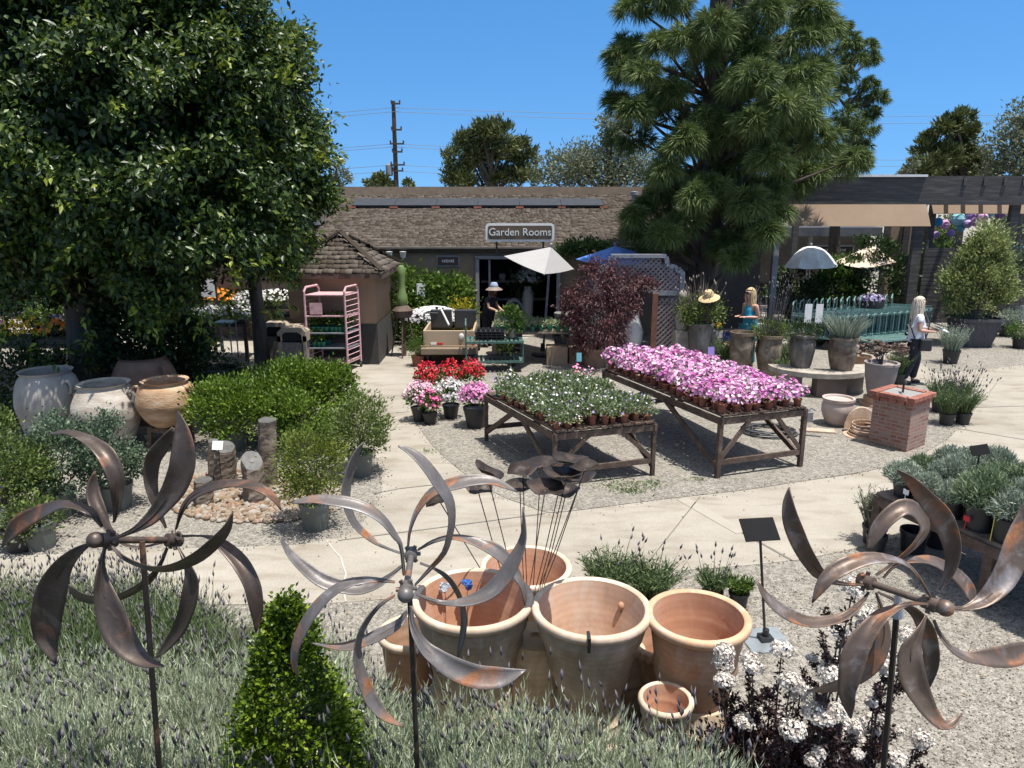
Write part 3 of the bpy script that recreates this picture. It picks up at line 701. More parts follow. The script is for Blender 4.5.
for q in Z1.split():
    zx, zy, zr = map(float, q.split(','))
    px, py = 590 + zx / 3.413, zy / 3.413; dd = 18.6 + rnd.uniform(-1.7, 1.1)
    if 300 < zx < 700: dd = 18.6 + rnd.choice((-1.9, -1.3, -.6, .8)) + rnd.uniform(-.3, .3)
    c = Q(px, py, dd); rad = zr / 3.413 * dd * 1.02 / FPX
    tufts(lv, c, rad * .80, 34 + int(rad * 34), 36, .30, .013, .05, .95)
    z0 = max(.8, c.z - .9); k = 1 if zx < 380 else (0 if zx < 640 else 2)
    s = trunkpt(z0, k); br.tube([s, s.lerp(c, .55) + Vector((0, 0, -.12)), s.lerp(c, .9)], [.07, .045, .012], 5)
for k in range(18):     # hidden back and top of the crown
    a = rnd.uniform(0, math.pi * 2); z = rnd.uniform(3.5, 11.5); rr = 2.3 * (1 - max(0, z - 7) / 6)
    c = Vector((PN.x + .4 + rr * math.cos(a) * rnd.uniform(.5, 1), PN.y + abs(rr * math.sin(a)) * .9 + .3 if z < 8.2 else PN.y + rr * math.sin(a), z))
    tufts(lv, c, .5, 22, 50, .34, .018, 0, .7)
    s = trunkpt(max(1, z - 1), k % 3); br.tube([s, c], [.06, .02], 5)
lv.build('crown', PINEM, pine)
for k in range(3):
    zs = (0, 1.5, 3, 5, 7, 9, 10.5)
    br.tube([trunkpt(z, k) if z else Vector((PN.x, PN.y, -.05)) for z in zs], [.36, .3, .24, .2, .16, .11, .05], 9)
br.build('trunk', PBARK, pine, smooth=True)
P2 = Q(826, 330, 24.5); P2.z = 0
p2 = thing('pine_tree', 'darker smaller pine behind the tall pine at its right edge', 'tree', P2)
lv = Leaves(); br = MB()
for q in Z2.split():
    zx, zy, zr = map(float, q.split(','))
    dd = 24.5 + rnd.uniform(-.8, .8); c = Q(590 + zx / 3.413, zy / 3.413, dd); rad = zr / 3.413 * dd * 1.02 / FPX
    tufts(lv, c, rad * .82, 30, 38, .22, .015, 0, .85)
    s = Vector((P2.x, P2.y, max(3, c.z - .5))); br.tube([s, s.lerp(c, .6), s.lerp(c, .92)], [.06, .035, .01], 5)
lv.build('crown', PINEM, p2)
br.tube([(P2.x, P2.y, -.05), (P2.x, P2.y, 2), (P2.x - .1, P2.y, 3.5), (P2.x - .2, P2.y, 5)], [.26, .2, .14, .05], 8); br.build('trunk', PBARK, p2, smooth=True)

# ---------------------------------------------------------------- far trees
def fartree(label, blobs, d, mat, n, L, W, base_px, name='background_tree', cr=.5, up=.3, vlo=0, ks=16, fz=1.0):
    b = Q(base_px, 300, d); b.z = 0
    t = thing(name, label, 'tree', b, 'trees beyond the roofs')
    lv = Leaves(); br = MB(); tot = sum(r * r for _, _, r in blobs)
    for (x, y, r) in blobs:
        c = Q(x, y, d + rnd.uniform(-1, 1)); R0 = r * d * 1.01 / FPX
        bush(lv, max(60, int(n * r * r / tot)), c, (R0, R0, R0 * fz), L, W, K=ks, cr=R0 * cr * .45, shell=.3, up=up, vlo=vlo)
        br.tube([Vector((b.x, b.y, max(1.5, c.z - 2.5))), Vector((b.x, b.y, max(2, c.z - 2))).lerp(c, .6), c], [.14, .09, .03], 5)
    top = max(Q(x, y, d).z for x, y, r in blobs)
    br.tube([(b.x, b.y, -.05), (b.x, b.y, top * .5), (b.x, b.y, top * .85)], [.35, .25, .1], 7)
    lv.build('crown', mat, t); br.build('trunk', BARK, t)
fartree('dense rounded olive green conifer behind the shop roof', [(458, 160, 12), (466, 148, 12), (475, 142, 12), (487, 134, 11), (494, 128, 9), (505, 138, 13), (517, 150, 13), (527, 158, 9), (490, 155, 17), (475, 168, 14), (510, 170, 15), (455, 178, 11), (530, 176, 9), (495, 180, 14), (464, 182, 10), (448, 182, 6), (480, 128, 7), (465, 138, 6)], 46, CONIF, 15000, .34, .09, 492, up=.7)
fartree('airy pale grey green tree rising above the roof between two conifers', [(560, 168, 14), (575, 158, 15), (590, 160, 14), (612, 150, 14), (612, 130, 10), (625, 140, 10), (606, 122, 6), (638, 158, 13), (650, 172, 12), (600, 176, 15), (575, 180, 12), (630, 178, 14), (550, 180, 8), (620, 165, 12)], 42, EUC, 9500, .22, .10, 605, cr=1.1)
fartree('small far tree beside the foot of the utility pole', [(372, 183, 6), (381, 181, 6), (388, 186, 5)], 60, CONIF, 1200, .3, .15, 381)
fartree('tiny far treetop just right of the utility pole', [(407, 183, 3), (409, 188, 4)], 60, CONIF, 400, .3, .15, 407)
fartree('wispy far tree at the left end of the shop roof', [(337, 165, 7), (341, 178, 9), (332, 185, 9)], 50, EUC, 900, .22, .1, 338)
fartree('dense dark green conifer above the right end of the pergola', [(925, 150, 9), (935, 140, 10), (945, 128, 9), (955, 122, 8), (965, 118, 7), (958, 138, 12), (970, 135, 8), (930, 165, 11), (945, 160, 13), (962, 158, 12), (978, 160, 8), (920, 172, 9), (940, 178, 12), (960, 178, 12), (985, 172, 10)], 40, CONIF, 13000, .3, .09, 948, up=.6)
fartree('grey green airy tree at the far right edge behind the pergola', [(1000, 150, 14), (1012, 130, 13), (1022, 115, 10), (1030, 150, 18), (1010, 168, 16), (995, 172, 10), (1045, 130, 16), (1040, 170, 20)], 36, EUC, 6500, .2, .09, 1018, cr=1.0)
fartree('small pale treetop poking over the pergola roof', [(908, 172, 5), (912, 163, 4), (905, 178, 6)], 36, EUC, 500, .2, .1, 909)
# hedge-like trees behind the left side of the nursery
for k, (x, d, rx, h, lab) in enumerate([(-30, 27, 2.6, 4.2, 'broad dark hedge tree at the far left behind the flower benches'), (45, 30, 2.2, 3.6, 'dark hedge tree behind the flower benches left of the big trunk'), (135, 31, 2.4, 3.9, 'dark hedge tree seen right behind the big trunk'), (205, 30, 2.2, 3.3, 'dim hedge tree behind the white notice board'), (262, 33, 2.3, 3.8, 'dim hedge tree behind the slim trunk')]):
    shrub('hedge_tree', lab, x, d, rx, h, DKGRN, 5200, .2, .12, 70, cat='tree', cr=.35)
# greenery under the pergola
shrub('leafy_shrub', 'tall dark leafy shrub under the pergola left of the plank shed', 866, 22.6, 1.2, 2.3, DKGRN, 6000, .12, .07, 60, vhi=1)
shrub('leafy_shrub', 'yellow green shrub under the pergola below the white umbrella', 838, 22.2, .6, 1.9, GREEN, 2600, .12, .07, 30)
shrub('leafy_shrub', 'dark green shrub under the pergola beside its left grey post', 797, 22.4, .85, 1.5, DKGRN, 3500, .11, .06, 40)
shrub('leafy_shrub', 'dull green shrub behind the pergola under the paper lanterns', 985, 25.6, 2.4, 3.3, GRYGR, 9000, .12, .06, 60)
shrub('leafy_shrub', 'golden green shrub behind the slat fence left of the paper lanterns', 938, 24.2, .75, 2.75, GREEN, 3000, .11, .06, 40)

# ---------------------------------------------------------------- utility pole and wires
up0 = Q(395, 150, 60); pole = thing('utility_pole', 'tall dark wooden utility pole with cross arms behind the shop roof', 'utility pole', (up0.x, 60, 0))
ztop = Q(395, 101, 60).z
m = MB(); m.tube([(up0.x, 60, -.1), (up0.x, 60, ztop)], [.22, .15], 9); m.build('shaft', PBARK, pole)
for y, w_ in ((104, .35), (130, .4), (144, .55), (152, .4), (165, .55), (171, .4)):
    z = Q(395, y, 60).z; m = MB(); m.box((up0.x + .2, 59.8, z), (w_ * 2, .1, .12))
    for s in (-1, 1): m.lathe([(0, 0), (.06, 0), (.06, .18), (0, .2)], 6, (up0.x + .2 + s * w_ * .9, 59.8, z + .06))
    m.build('cross_arm', PBARK, pole)
tf = Q(388, 176, 60); m = MB(); m.lathe([(0, 0), (.25, 0), (.28, .1), (.28, .8), (.2, .9), (0, .9)], 10, (up0.x - .5, 60, tf.z)); m.build('transformer', GREYW, pole)
WIRE = mtone('wire', (.10, .11, .13), .9)
for (ya, yl, yr) in ((108, 122, 98), (112, 125, 108), (144, 150, 150), (147, 152, 160), (165, 168, 176), (171, 172, 182)):
    m = MB(); z0 = Q(395, ya, 60).z
    for sgn, ye in ((-1, yl), (1, yr)):
        e = Q(512 + sgn * 900, ye, 75 if sgn > 0 else 60); a = Vector((up0.x, 59.8, z0)); pts = []
        for k in range(15):
            t = k / 14; q = a.lerp(e, t); q.z -= 2.2 * 4 * t * (1 - t) * .5; pts.append(q)
        m.tube(pts, .016, 4)
    setp(m.build('power_line', WIRE, loc=(up0.x, 59.8, z0)), 'thin dark wire strung from the utility pole across the blue sky', 'wire', 'power lines')
# ---------------------------------------------------------------- wind spinners
def mrust(name, base, rust, grey, rough=.45, metal=.55, amt=(.45, .62), gsc=2.2):
    m, nt, b = newmat(name); tc = nt.nodes.new('ShaderNodeTexCoord')
    a = nt.nodes.new('ShaderNodeTexNoise'); a.inputs['Scale'].default_value = 9; a.inputs['Detail'].default_value = 8; a.inputs['Roughness'].default_value = .65; a.inputs['Distortion'].default_value = .6
    c = nt.nodes.new('ShaderNodeTexNoise'); c.inputs['Scale'].default_value = gsc * 3; c.inputs['Detail'].default_value = 7; c.inputs['Distortion'].default_value = .8
    f = nt.nodes.new('ShaderNodeTexNoise'); f.inputs['Scale'].default_value = 70; f.inputs['Detail'].default_value = 5
    for n in (a, c, f): nt.links.new(tc.outputs['Object'], n.inputs['Vector'])
    r0 = ramp(nt, [(.3, tuple(q * .72 for q in base)), (.55, base), (.75, grey)]); nt.links.new(a.outputs['Fac'], r0.inputs[0])
    rm = ramp(nt, [(amt[0], (0, 0, 0)), (amt[1], (1, 1, 1))]); nt.links.new(c.outputs['Fac'], rm.inputs[0])
    rr = ramp(nt, [(.35, tuple(q * .6 for q in rust)), (.65, rust)]); nt.links.new(f.outputs['Fac'], rr.inputs[0])
    mx = nt.nodes.new('ShaderNodeMix'); mx.data_type = 'RGBA'
    nt.links.new(rm.outputs[0], mx.inputs[0]); nt.links.new(r0.outputs[0], mx.inputs[6]); nt.links.new(rr.outputs[0], mx.inputs[7])
    nt.links.new(mx.outputs[2], b.inputs['Base Color'])
    mr = nt.nodes.new('ShaderNodeMapRange'); mr.inputs['To Min'].default_value = metal; mr.inputs['To Max'].default_value = .05
    nt.links.new(rm.outputs[0], mr.inputs[0]); nt.links.new(mr.outputs[0], b.inputs['Metallic'])
    m2 = nt.nodes.new('ShaderNodeMapRange'); m2.inputs['To Min'].default_value = rough; m2.inputs['To Max'].default_value = .8
    nt.links.new(rm.outputs[0], m2.inputs[0]); nt.links.new(m2.outputs[0], b.inputs['Roughness'])
    bp = nt.nodes.new('ShaderNodeBump'); bp.inputs['Strength'].default_value = .25; bp.inputs['Distance'].default_value = .004
    nt.links.new(f.outputs['Fac'], bp.inputs['Height']); nt.links.new(bp.outputs[0], b.inputs['Normal'])
    return m
M_L = mrust('brown_bronze', (.085, .062, .050), (.24, .10, .05), (.175, .138, .115), rough=.45, metal=.45, amt=(.58, .72))
M_C = mrust('grey_steel', (.155, .138, .13), (.31, .125, .05), (.29, .272, .275), rough=.48, metal=.35, amt=(.53, .66))
M_R = mrust('rusted_steel', (.14, .10, .078), (.32, .13, .055), (.34, .31, .31), rough=.48, metal=.4, amt=(.54, .66))
def blade(parent, mat, hub, nrmv, pts, flip=1, Wmax=.088, bow=.03, back=0):
    S = 26; c = catmull(pts, S); hub = Vector(hub); n = Vector(nrmv).normalized(); cam0 = Vector((0, 0, CAM_H))
    nc = 7; V = []; F = []
    pp_ = []
    for i in range(S):
        a = c[max(i - 1, 0)]; b = c[min(i + 1, S - 1)]; tx, ty = b[0] - a[0], b[1] - a[1]; L = math.hypot(tx, ty) or 1
        q = (-ty / L, tx / L)
        if pp_ and q[0] * pp_[-1][0] + q[1] * pp_[-1][1] < 0: q = (-q[0], -q[1])
        pp_.append(q)
    wi_ = max(range(S), key=lambda i: c[i][2])
    if sum(q[1] for q in pp_[max(0, wi_ - 4):wi_ + 5]) > 0: pp_ = [(-q[0], -q[1]) for q in pp_]   # upper edge of the blade first
    for i in range(S):
        x, y, w_ = c[i]; t = i / (S - 1); w_ = max(w_, 1.0); px_, py_ = pp_[i]
        r = ray(x, y); pl = hub + n * (bow * math.sin(math.pi * t) * 1.0 - back * t)
        s = (pl - cam0).dot(n) / r.dot(n)          # depth along the ray
        wm = w_ * s / FPX
        q = min(1, max(0, (t - .08) / .2)); q = q * q * (3 - 2 * q); q2 = min(1, max(0, (1 - t) / .4)); q *= q2 * (2 - q2)
        W = max(wm, Wmax * q); e = .5 * Wmax * q * max(0, 1 - wm / (Wmax * 1.05)) ** .8
        for k in range(nc):
            u = k / (nc - 1) * 2 - 1               # -1 lower edge .. +1 upper edge
            rx = ray(x + px_ * u * w_ / 2, y + py_ * u * w_ / 2)
            cup = .16 * W * (1 - u * u)
            V.append(cam0 + rx * (s + flip * e * u + cup))
    for i in range(S - 1):
        for k in range(nc - 1):
            a = i * nc + k; F.append((a, a + 1, a + nc + 1, a + nc))
    o0 = off(parent)
    me = bpy.data.meshes.new('blade'); me.from_pydata([tuple(v - o0) for v in V], [], F)
    me.polygons.foreach_set('use_smooth', [True] * len(F))
    ob = link('blade', me, mat, parent)
    sd = ob.modifiers.new('thick', 'SOLIDIFY'); sd.thickness = .0028; sd.offset = 0
    # stem rod riding on the lower third of the blade
    m = MB(); m.tube([V[i * nc + 3] + Vector((0, -.003, 0)) for i in range(0, 10)], [.0035] * 9 + [.002], 6)
    rod = m.build('stem_rod', mat, ob, smooth=True)
    return ob
def spinner(label, mat, hp, hd, rp, rd, n, front, rear, jp, foot, postr, socket=None, group='kinetic wind spinners'):
    hub = Q(hp[0], hp[1], hd); rh = Q(rp[0], rp[1], rd)
    ft_ = Q(foot[0], foot[1], foot[2]); zb = bank_z(ft_.x, ft_.y); base = Vector((ft_.x, ft_.y, max(0, zb)))
    t = thing('wind_spinner', label, 'wind spinner', base, group)
    ax = (hub - rh).normalized(); J = Q(*jp)
    m = MB(); m.tube([rh - ax * .03, hub + ax * .01], .012, 10); m.build('axle', mat, t, smooth=True)
    m = MB(); lo = base + (ft_ - base) - Vector((0, 0, .12)); lo = Vector((ft_.x, ft_.y, zb - .15))
    k = []; N = 14
    for i in range(N): k.append(J.lerp(lo, i / (N - 1)))
    m.tube(k, postr, 8); m.build('post', M_POST, t, smooth=True)
    if socket:
        m = MB(); d = (lo - J).normalized(); m.tube([J - d * .01, J + d * .03, J + d * .05, J + d * .075], [.011, .013, .021, .023], 12); m.build('socket', mtone('galvanised', (.5, .52, .54), .85, rough=.4, metal=.7), t, smooth=True)
    for (c, dirn, blades, cap) in ((hub, ax, front, True), (rh, -ax, rear, False)):
        m = MB(); m.tube([c - ax * .045, c - ax * .042, c + ax * .012, c + ax * .016], [.014, .024, .024, .016], 14)
        for j in range(6):
            a = j * 1.05 + .3; u = ax.orthogonal().normalized(); v = ax.cross(u)
            o = u * math.cos(a) + v * math.sin(a); m.tube([c - ax * .018 + o * .02, c - ax * .018 + o * .036], .008, 7)
        rot = m.build('rotor', mat, t, smooth=True)
        if cap:
            m = MB(); m.ball(c + ax * .03, .0275, 18, 12); m.build('hub_cap', mat, rot, smooth=True)
        for bl in blades:
            fl = 1; bk = 0
            if isinstance(bl, tuple): bl, fl = bl
            blade(rot, mat, c, n, bl, fl, back=bk)
    return t
M_POST = mrust('post_steel', (.045, .034, .030), (.20, .10, .06), (.07, .06, .055), rough=.5, metal=.4, amt=(.55, .68))
D_ = -1
LF = [[(114, 522, 2), (117, 500, 11), (116, 478, 17), (107, 456, 19), (90, 441, 12), (68, 432, 5), (49, 434, 1)],
      [(102, 527, 3), (90, 511, 9), (64, 504, 8), (38, 513, 15), (17, 526, 17), (2, 547, 2)],
      ([(118, 537, 3), (134, 530, 6), (150, 519, 13), (163, 504, 18), (174, 488, 24), (181, 470, 26), (183, 455, 25), (183, 440, 19), (181, 426, 12), (178, 411, 1)], 1),
      ([(111, 545, 2), (121, 556, 4), (136, 564, 4), (154, 569, 5), (175, 567, 8), (198, 557, 12), (217, 541, 12), (228, 527, 8), (233, 511, 1)], D_),
      [(105, 546, 3), (102, 562, 6), (102, 579, 14), (106, 600, 25), (113, 622, 31), (121, 638, 31), (132, 651, 24), (146, 661, 14), (164, 666, 1)],
      ([(92, 543, 2), (77, 552, 10), (62, 568, 20), (52, 590, 31), (47, 612, 32), (46, 628, 30), (48, 642, 22), (56, 664, 1)], D_)]
LR = [[(165, 542, 2), (140, 547, 2), (122, 543, 3), (108, 528, 8), (100, 512, 14), (94, 497, 15), (93, 484, 11), (95, 471, 1)],
      ([(166, 528, 2), (157, 507, 8), (151, 482, 14), (153, 460, 16), (163, 445, 14), (174, 428, 4)], D_),
      ([(176, 529, 2), (182, 510, 5), (193, 496, 7), (214, 486, 9), (237, 483, 8), (261, 488, 9), (275, 499, 6), (281, 510, 1)], 1),
      [(182, 536, 2), (204, 536, 2), (220, 543, 11), (239, 561, 17), (251, 582, 17), (255, 598, 16), (257, 614, 12), (256, 633, 1)],
      [(178, 547, 2), (183, 557, 4), (189, 570, 9), (191, 583, 15), (189, 598, 17), (185, 614, 15), (178, 630, 14), (165, 648, 8), (156, 658, 1)],
      ([(167, 548, 3), (160, 565, 4), (151, 578, 7), (135, 590, 7), (116, 598, 7), (95, 600, 8), (81, 597, 8), (72, 590, 6), (69, 586, 1)], D_)]
spinner('dark bronze wind spinner at the left with smooth brown blades above the lavender', M_L, (104, 540), 2.32, (170, 540), 2.5, (-.42, -.9, .1), LF, LR, (142, 541, 2.41), (153, 775, 2.40), .0105)
CF = [([(395, 582, 2), (378, 580, 5), (364, 580, 7), (345, 584, 9), (328, 595, 10), (314, 610, 11), (303, 628, 11), (296, 646, 9), (294, 662, 7), (298, 677, 1)], 1),
      [(395, 595, 2), (379, 606, 4), (367, 621, 5), (359, 639, 6), (358, 659, 9), (364, 681, 13), (373, 702, 14), (386, 717, 9), (404, 727, 1)],
      [(411, 606, 3), (413, 626, 7), (424, 646, 13), (438, 658, 18), (455, 669, 23), (478, 677, 24), (502, 677, 20), (526, 670, 1)],
      [(416, 594, 2), (435, 601, 4), (452, 603, 6), (471, 600, 11), (490, 591, 15), (505, 575, 16), (515, 558, 13), (522, 542, 8), (524, 527, 4), (523, 507, 1)],
      [(415, 585, 2), (430, 569, 4), (444, 553, 5), (450, 534, 6), (452, 517, 7), (449, 500, 10), (440, 485, 12), (429, 469, 11), (417, 456, 9), (406, 449, 5), (398, 446, 1)],
      [(404, 575, 3), (401, 546, 4), (395, 536, 6), (385, 522, 8), (370, 510, 11), (351, 503, 12), (331, 500, 11), (314, 499, 8), (301, 501, 5), (292, 503, 1)]]
CR = [([(400, 553, 2), (382, 546, 3), (370, 538, 6), (356, 525, 7), (349, 511, 8), (346, 497, 9), (347, 484, 9), (351, 469, 9), (357, 453, 6), (364, 442, 1)], D_),
      [(403, 565, 3), (392, 574, 4), (379, 583, 8), (360, 589, 11), (340, 586, 14), (322, 580, 15), (304, 567, 12), (289, 552, 7), (279, 534, 1)],
      [(407, 610, 3), (400, 622, 8), (382, 633, 12), (364, 641, 11), (347, 646, 9), (331, 646, 5), (311, 643, 1)],
      [(420, 563, 2), (435, 569, 3), (448, 578, 5), (457, 591, 5), (462, 604, 5), (464, 617, 6), (463, 632, 6), (460, 647, 5), (458, 657, 2)],
      [(418, 550, 2), (434, 541, 4), (452, 537, 5), (471, 540, 8), (490, 547, 13), (505, 558, 13), (516, 574, 10), (523, 588, 5), (525, 606, 1)],
      [(408, 547, 2), (410, 530, 3), (417, 511, 5), (429, 495, 8), (442, 487, 11), (456, 483, 13), (471, 480, 12), (490, 480, 9), (504, 485, 6), (518, 492, 1)]]
spinner('grey steel wind spinner in the middle with rusty curved blades before the terracotta pots', M_C, (406, 591), 2.3, (411, 556), 2.62, (.0, -.99, .1), CF, CR, (409, 580, 2.4), (419, 775, 2.36), .0095)
RF = [([(940, 590, 3), (945, 581, 7), (950, 569, 12), (953, 554, 16), (950, 537, 20), (942, 518, 22), (927, 500, 18), (911, 482, 11), (897, 470, 2)], D_),
      [(947, 608, 2), (964, 608, 5), (983, 600, 16), (1000, 584, 25), (1010, 567, 28), (1017, 545, 27), (1022, 525, 20), (1026, 499, 1)],
      ([(930, 596, 2), (920, 579, 3), (910, 567, 3), (896, 560, 6), (870, 558, 13), (846, 565, 17), (830, 575, 16), (820, 588, 11), (812, 603, 1)], 1),
      [(926, 604, 2), (908, 604, 5), (892, 610, 10), (880, 617, 16), (867, 632, 21), (857, 648, 25), (852, 664, 26), (849, 680, 22), (847, 692, 18), (849, 706, 12), (851, 719, 1)],
      [(926, 615, 2), (923, 624, 5), (916, 639, 13), (911, 651, 23), (911, 667, 27), (915, 683, 26), (923, 699, 21), (932, 714, 15), (943, 725, 10), (954, 722, 9), (962, 713, 1)],
      [(934, 620, 3), (940, 634, 4), (951, 648, 5), (965, 656, 9), (980, 657, 15), (1000, 657, 22), (1018, 654, 24), (1036, 648, 14), (1052, 641, 1)]]
RR = [([(863, 585, 2), (838, 583, 5), (820, 574, 12), (811, 563, 15), (802, 548, 17), (795, 532, 18), (790, 517, 16), (788, 501, 10), (789, 487, 1)], D_),
      [(869, 592, 2), (860, 604, 6), (844, 616, 9), (825, 621, 11), (806, 621, 11), (785, 612, 12), (767, 597, 8), (757, 581, 1)],
      [(876, 575, 2), (895, 562, 3), (915, 545, 6), (925, 528, 10), (917, 511, 14), (903, 507, 17), (886, 519, 17), (875, 535, 14), (868, 552, 2)],
      [(883, 578, 2), (895, 566, 3), (911, 560, 6), (931, 560, 9), (951, 570, 11), (964, 582, 13), (971, 594, 11), (973, 607, 1)],
      ([(876, 592, 2), (881, 608, 5), (884, 634, 14), (878, 655, 18), (868, 670, 16), (850, 681, 14), (830, 688, 9), (807, 691, 1)], D_),
      ([(878, 592, 2), (898, 602, 4), (915, 613, 10), (926, 630, 17), (931, 650, 17), (931, 668, 15), (929, 688, 2)], D_)]
spinner('rusty brown wind spinner at the right above the white flowered shrub', M_R, (936, 605), 2.22, (870, 583), 2.42, (.25, -.96, .1), RF, RR, (898, 597, 2.33), (900, 775, 2.33), .0105, socket=True)

# ---------------------------------------------------------------- terracotta pots
def mterra(name, a, b, white=.0, sc=4, chalk=.68):
    m = mnoise(name, [(.25, tuple(q * .8 for q in a)), (.5, a), (.62, b), (.8, tuple(min(1, q * 1.12 + white) for q in b))], scale=sc, rough=.88, bump=.05, bscale=40, detail=9, distort=.4)
    nt = m.node_tree; bs = nt.nodes['Principled BSDF']; src = bs.inputs['Base Color'].links[0].from_socket; tc = nt.nodes.new('ShaderNodeTexCoord'); oi = nt.nodes.new('ShaderNodeObjectInfo')
    mp = nt.nodes.new('ShaderNodeMapping'); mp.inputs['Scale'].default_value = (1, 1, .45); nt.links.new(tc.outputs['Object'], mp.inputs[0])
    n1 = nt.nodes.new('ShaderNodeTexNoise'); n1.noise_dimensions = '4D'; n1.inputs['Scale'].default_value = 5.5; n1.inputs['Detail'].default_value = 10; n1.inputs['Roughness'].default_value = .7; n1.inputs['Distortion'].default_value = .5
    mw = nt.nodes.new('ShaderNodeMath'); mw.operation = 'MULTIPLY'; mw.inputs[1].default_value = 20; nt.links.new(oi.outputs['Random'], mw.inputs[0]); nt.links.new(mw.outputs[0], n1.inputs['W']); nt.links.new(mp.outputs[0], n1.inputs['Vector'])
    r1 = ramp(nt, [(.50, (0, 0, 0)), (.66, (chalk,) * 3)]); nt.links.new(n1.outputs['Fac'], r1.inputs[0])       # lime bloom in patches
    m1 = nt.nodes.new('ShaderNodeMix'); m1.data_type = 'RGBA'; m1.inputs[7].default_value = (.50, .44, .37, 1); nt.links.new(r1.outputs[0], m1.inputs[0]); nt.links.new(src, m1.inputs[6])
    r2 = ramp(nt, [(.30, (.55,) * 3), (.44, (0, 0, 0))]); nt.links.new(n1.outputs['Fac'], r2.inputs[0])             # dark damp streaks
    m2 = nt.nodes.new('ShaderNodeMix'); m2.data_type = 'RGBA'; m2.inputs[7].default_value = tuple(q * .5 for q in a) + (1,); nt.links.new(r2.outputs[0], m2.inputs[0]); nt.links.new(m1.outputs[2], m2.inputs[6])
    wv = nt.nodes.new('ShaderNodeTexWave'); wv.bands_direction = 'Z'; wv.inputs['Scale'].default_value = 7; wv.inputs['Distortion'].default_value = 1.2; wv.inputs['Detail'].default_value = 3; nt.links.new(tc.outputs['Object'], wv.inputs['Vector'])
    r3 = ramp(nt, [(.2, (.955,) * 3), (.8, (1.02,) * 3)]); nt.links.new(wv.outputs['Fac'], r3.inputs[0])             # throwing rings
    m3 = nt.nodes.new('ShaderNodeMix'); m3.data_type = 'RGBA'; m3.blend_type = 'MULTIPLY'; m3.inputs[0].default_value = 1; nt.links.new(m2.outputs[2], m3.inputs[6]); nt.links.new(r3.outputs[0], m3.inputs[7])
    nt.links.new(m3.outputs[2], bs.inputs['Base Color']); return m
TERI = mterra('terracotta_inside', (.44, .225, .135), (.49, .27, .17), sc=2.5, chalk=.28)
TERO = mterra('terracotta_weathered', (.30, .235, .17), (.39, .32, .245), .03)
TERR = mterra('terracotta_rim', (.50, .38, .28), (.62, .50, .39), .04)
TERD = mterra('terracotta_orange', (.38, .22, .13), (.46, .29, .185))
def bigpot(label, x, y, zr, r_top, h, rb, outm, inm, rimm, ribs=(), rope=False, cat='plant pot', group=None, rim_h=.055, name='terracotta_pot'):
    c = P(x, y, zr); z0 = zr - h; loc = Vector((c.x, c.y, z0))
    t = thing(name, label, cat, loc, group)
    k = MB(); ro = r_top - min(.03, r_top * .1)
    prof = [(0, 0), (rb, 0)]
    for i in range(1, 15):
        u = i / 14; r = rb + (ro - rb) * (u ** .92); z = u * (h - rim_h)
        for q in ribs:
            if abs(u - q) < .04: r += .012
        prof.append((r, z))
    wl = min(.046, r_top * .17)
    k.lathe(prof, 48, loc); k.build('body', outm, t, smooth=True, angle=60)
    k = MB(); k.lathe([(ro, h - rim_h), (r_top - .005, h - rim_h), (r_top + .004, h - rim_h * .6), (r_top + .002, h - .010), (r_top - .008, h), (r_top - wl + .012, h + .001), (r_top - wl, h - .010)], 48, loc)
    if rope:
        for i in range(34):
            a = i * 2 * math.pi / 34; p0 = loc + Vector((math.cos(a) * r_top, math.sin(a) * r_top, h - rim_h)); a2 = a + .22
            p1 = loc + Vector((math.cos(a2) * r_top, math.sin(a2) * r_top, h)); k.tube([p0, p1], .022, 6)
    k.build('rim', rimm, t, smooth=True, angle=70)
    k = MB(); ri = r_top - wl + .001; pr = [(ri, h - .008)]
    for i in range(1, 12):
        u = i / 11; pr.append((ri - (ri - rb + .02) * u * .92 + (.004 if i in (3, 6) else 0), h - .01 - u * (h * .82)))
    pr.append((0, h * .17)); k.lathe(pr, 48, loc); k.build('lining', inm, t, smooth=True, angle=60)
    return t
def upside(label, x, y, d, r_top, h, rb, mat, z0=0, ribs=(.2, .3, .55), name='terracotta_pot'):
    p = Q(x, y, d); loc = Vector((p.x, d, 0))
    if isinstance(z0, bpy.types.Object): loc = Vector((z0.location.x, z0.location.y, 0)); h = z0.location.z - .004
    k = MB(); prof = [(r_top - .04, .0), (r_top, 0), (r_top, .06), (r_top - .03, .065)]
    for i in range(1, 15):
        u = i / 14; r = r_top - .03 - (r_top - .03 - rb) * u; z = .065 + u * (h - .065)
        for q in ribs:
            if abs(u - q) < .04: r += .012
        prof.append((r, z))
    prof += [(rb - .03, h + .003), (.04, h + .003), (.03, h - .02), (0, h - .02)]
    k.lathe(prof, 40, loc)
    return setp(k.build(name, mat, loc=loc, smooth=True, angle=60), label, 'plant pot')
LIPZ = 1.0
TSH = mterra('terracotta_pale', (.45, .33, .22), (.56, .43, .31), .03)
pA = bigpot('large terracotta pot at the back holding the metal lotus stakes', 526, 565, .62, .375, .615, .22, TERD, TERI, TERR, (.78, .9))
pB = bigpot('wide terracotta pot behind the middle spinner with glass bits inside', 473, 596, .95, .405, .66, .25, TERO, TERI, TERR, (.55, .78, .88))
pC = bigpot('grey brown terracotta pot in the centre with a clip on its pale rim', 591.5, 605, .95, .39, .68, .20, TERO, mterra('terracotta_dull', (.45, .285, .195), (.50, .33, .235), sc=2.5), TERR, (.35, .82, .9))
pD = bigpot('smooth orange terracotta pot at the right of the pot group', 698, 614, .95, .33, .56, .225, TERD, TERI, mterra('terracotta_rim_orange', (.50, .30, .18), (.58, .37, .23)), (.3, .42))
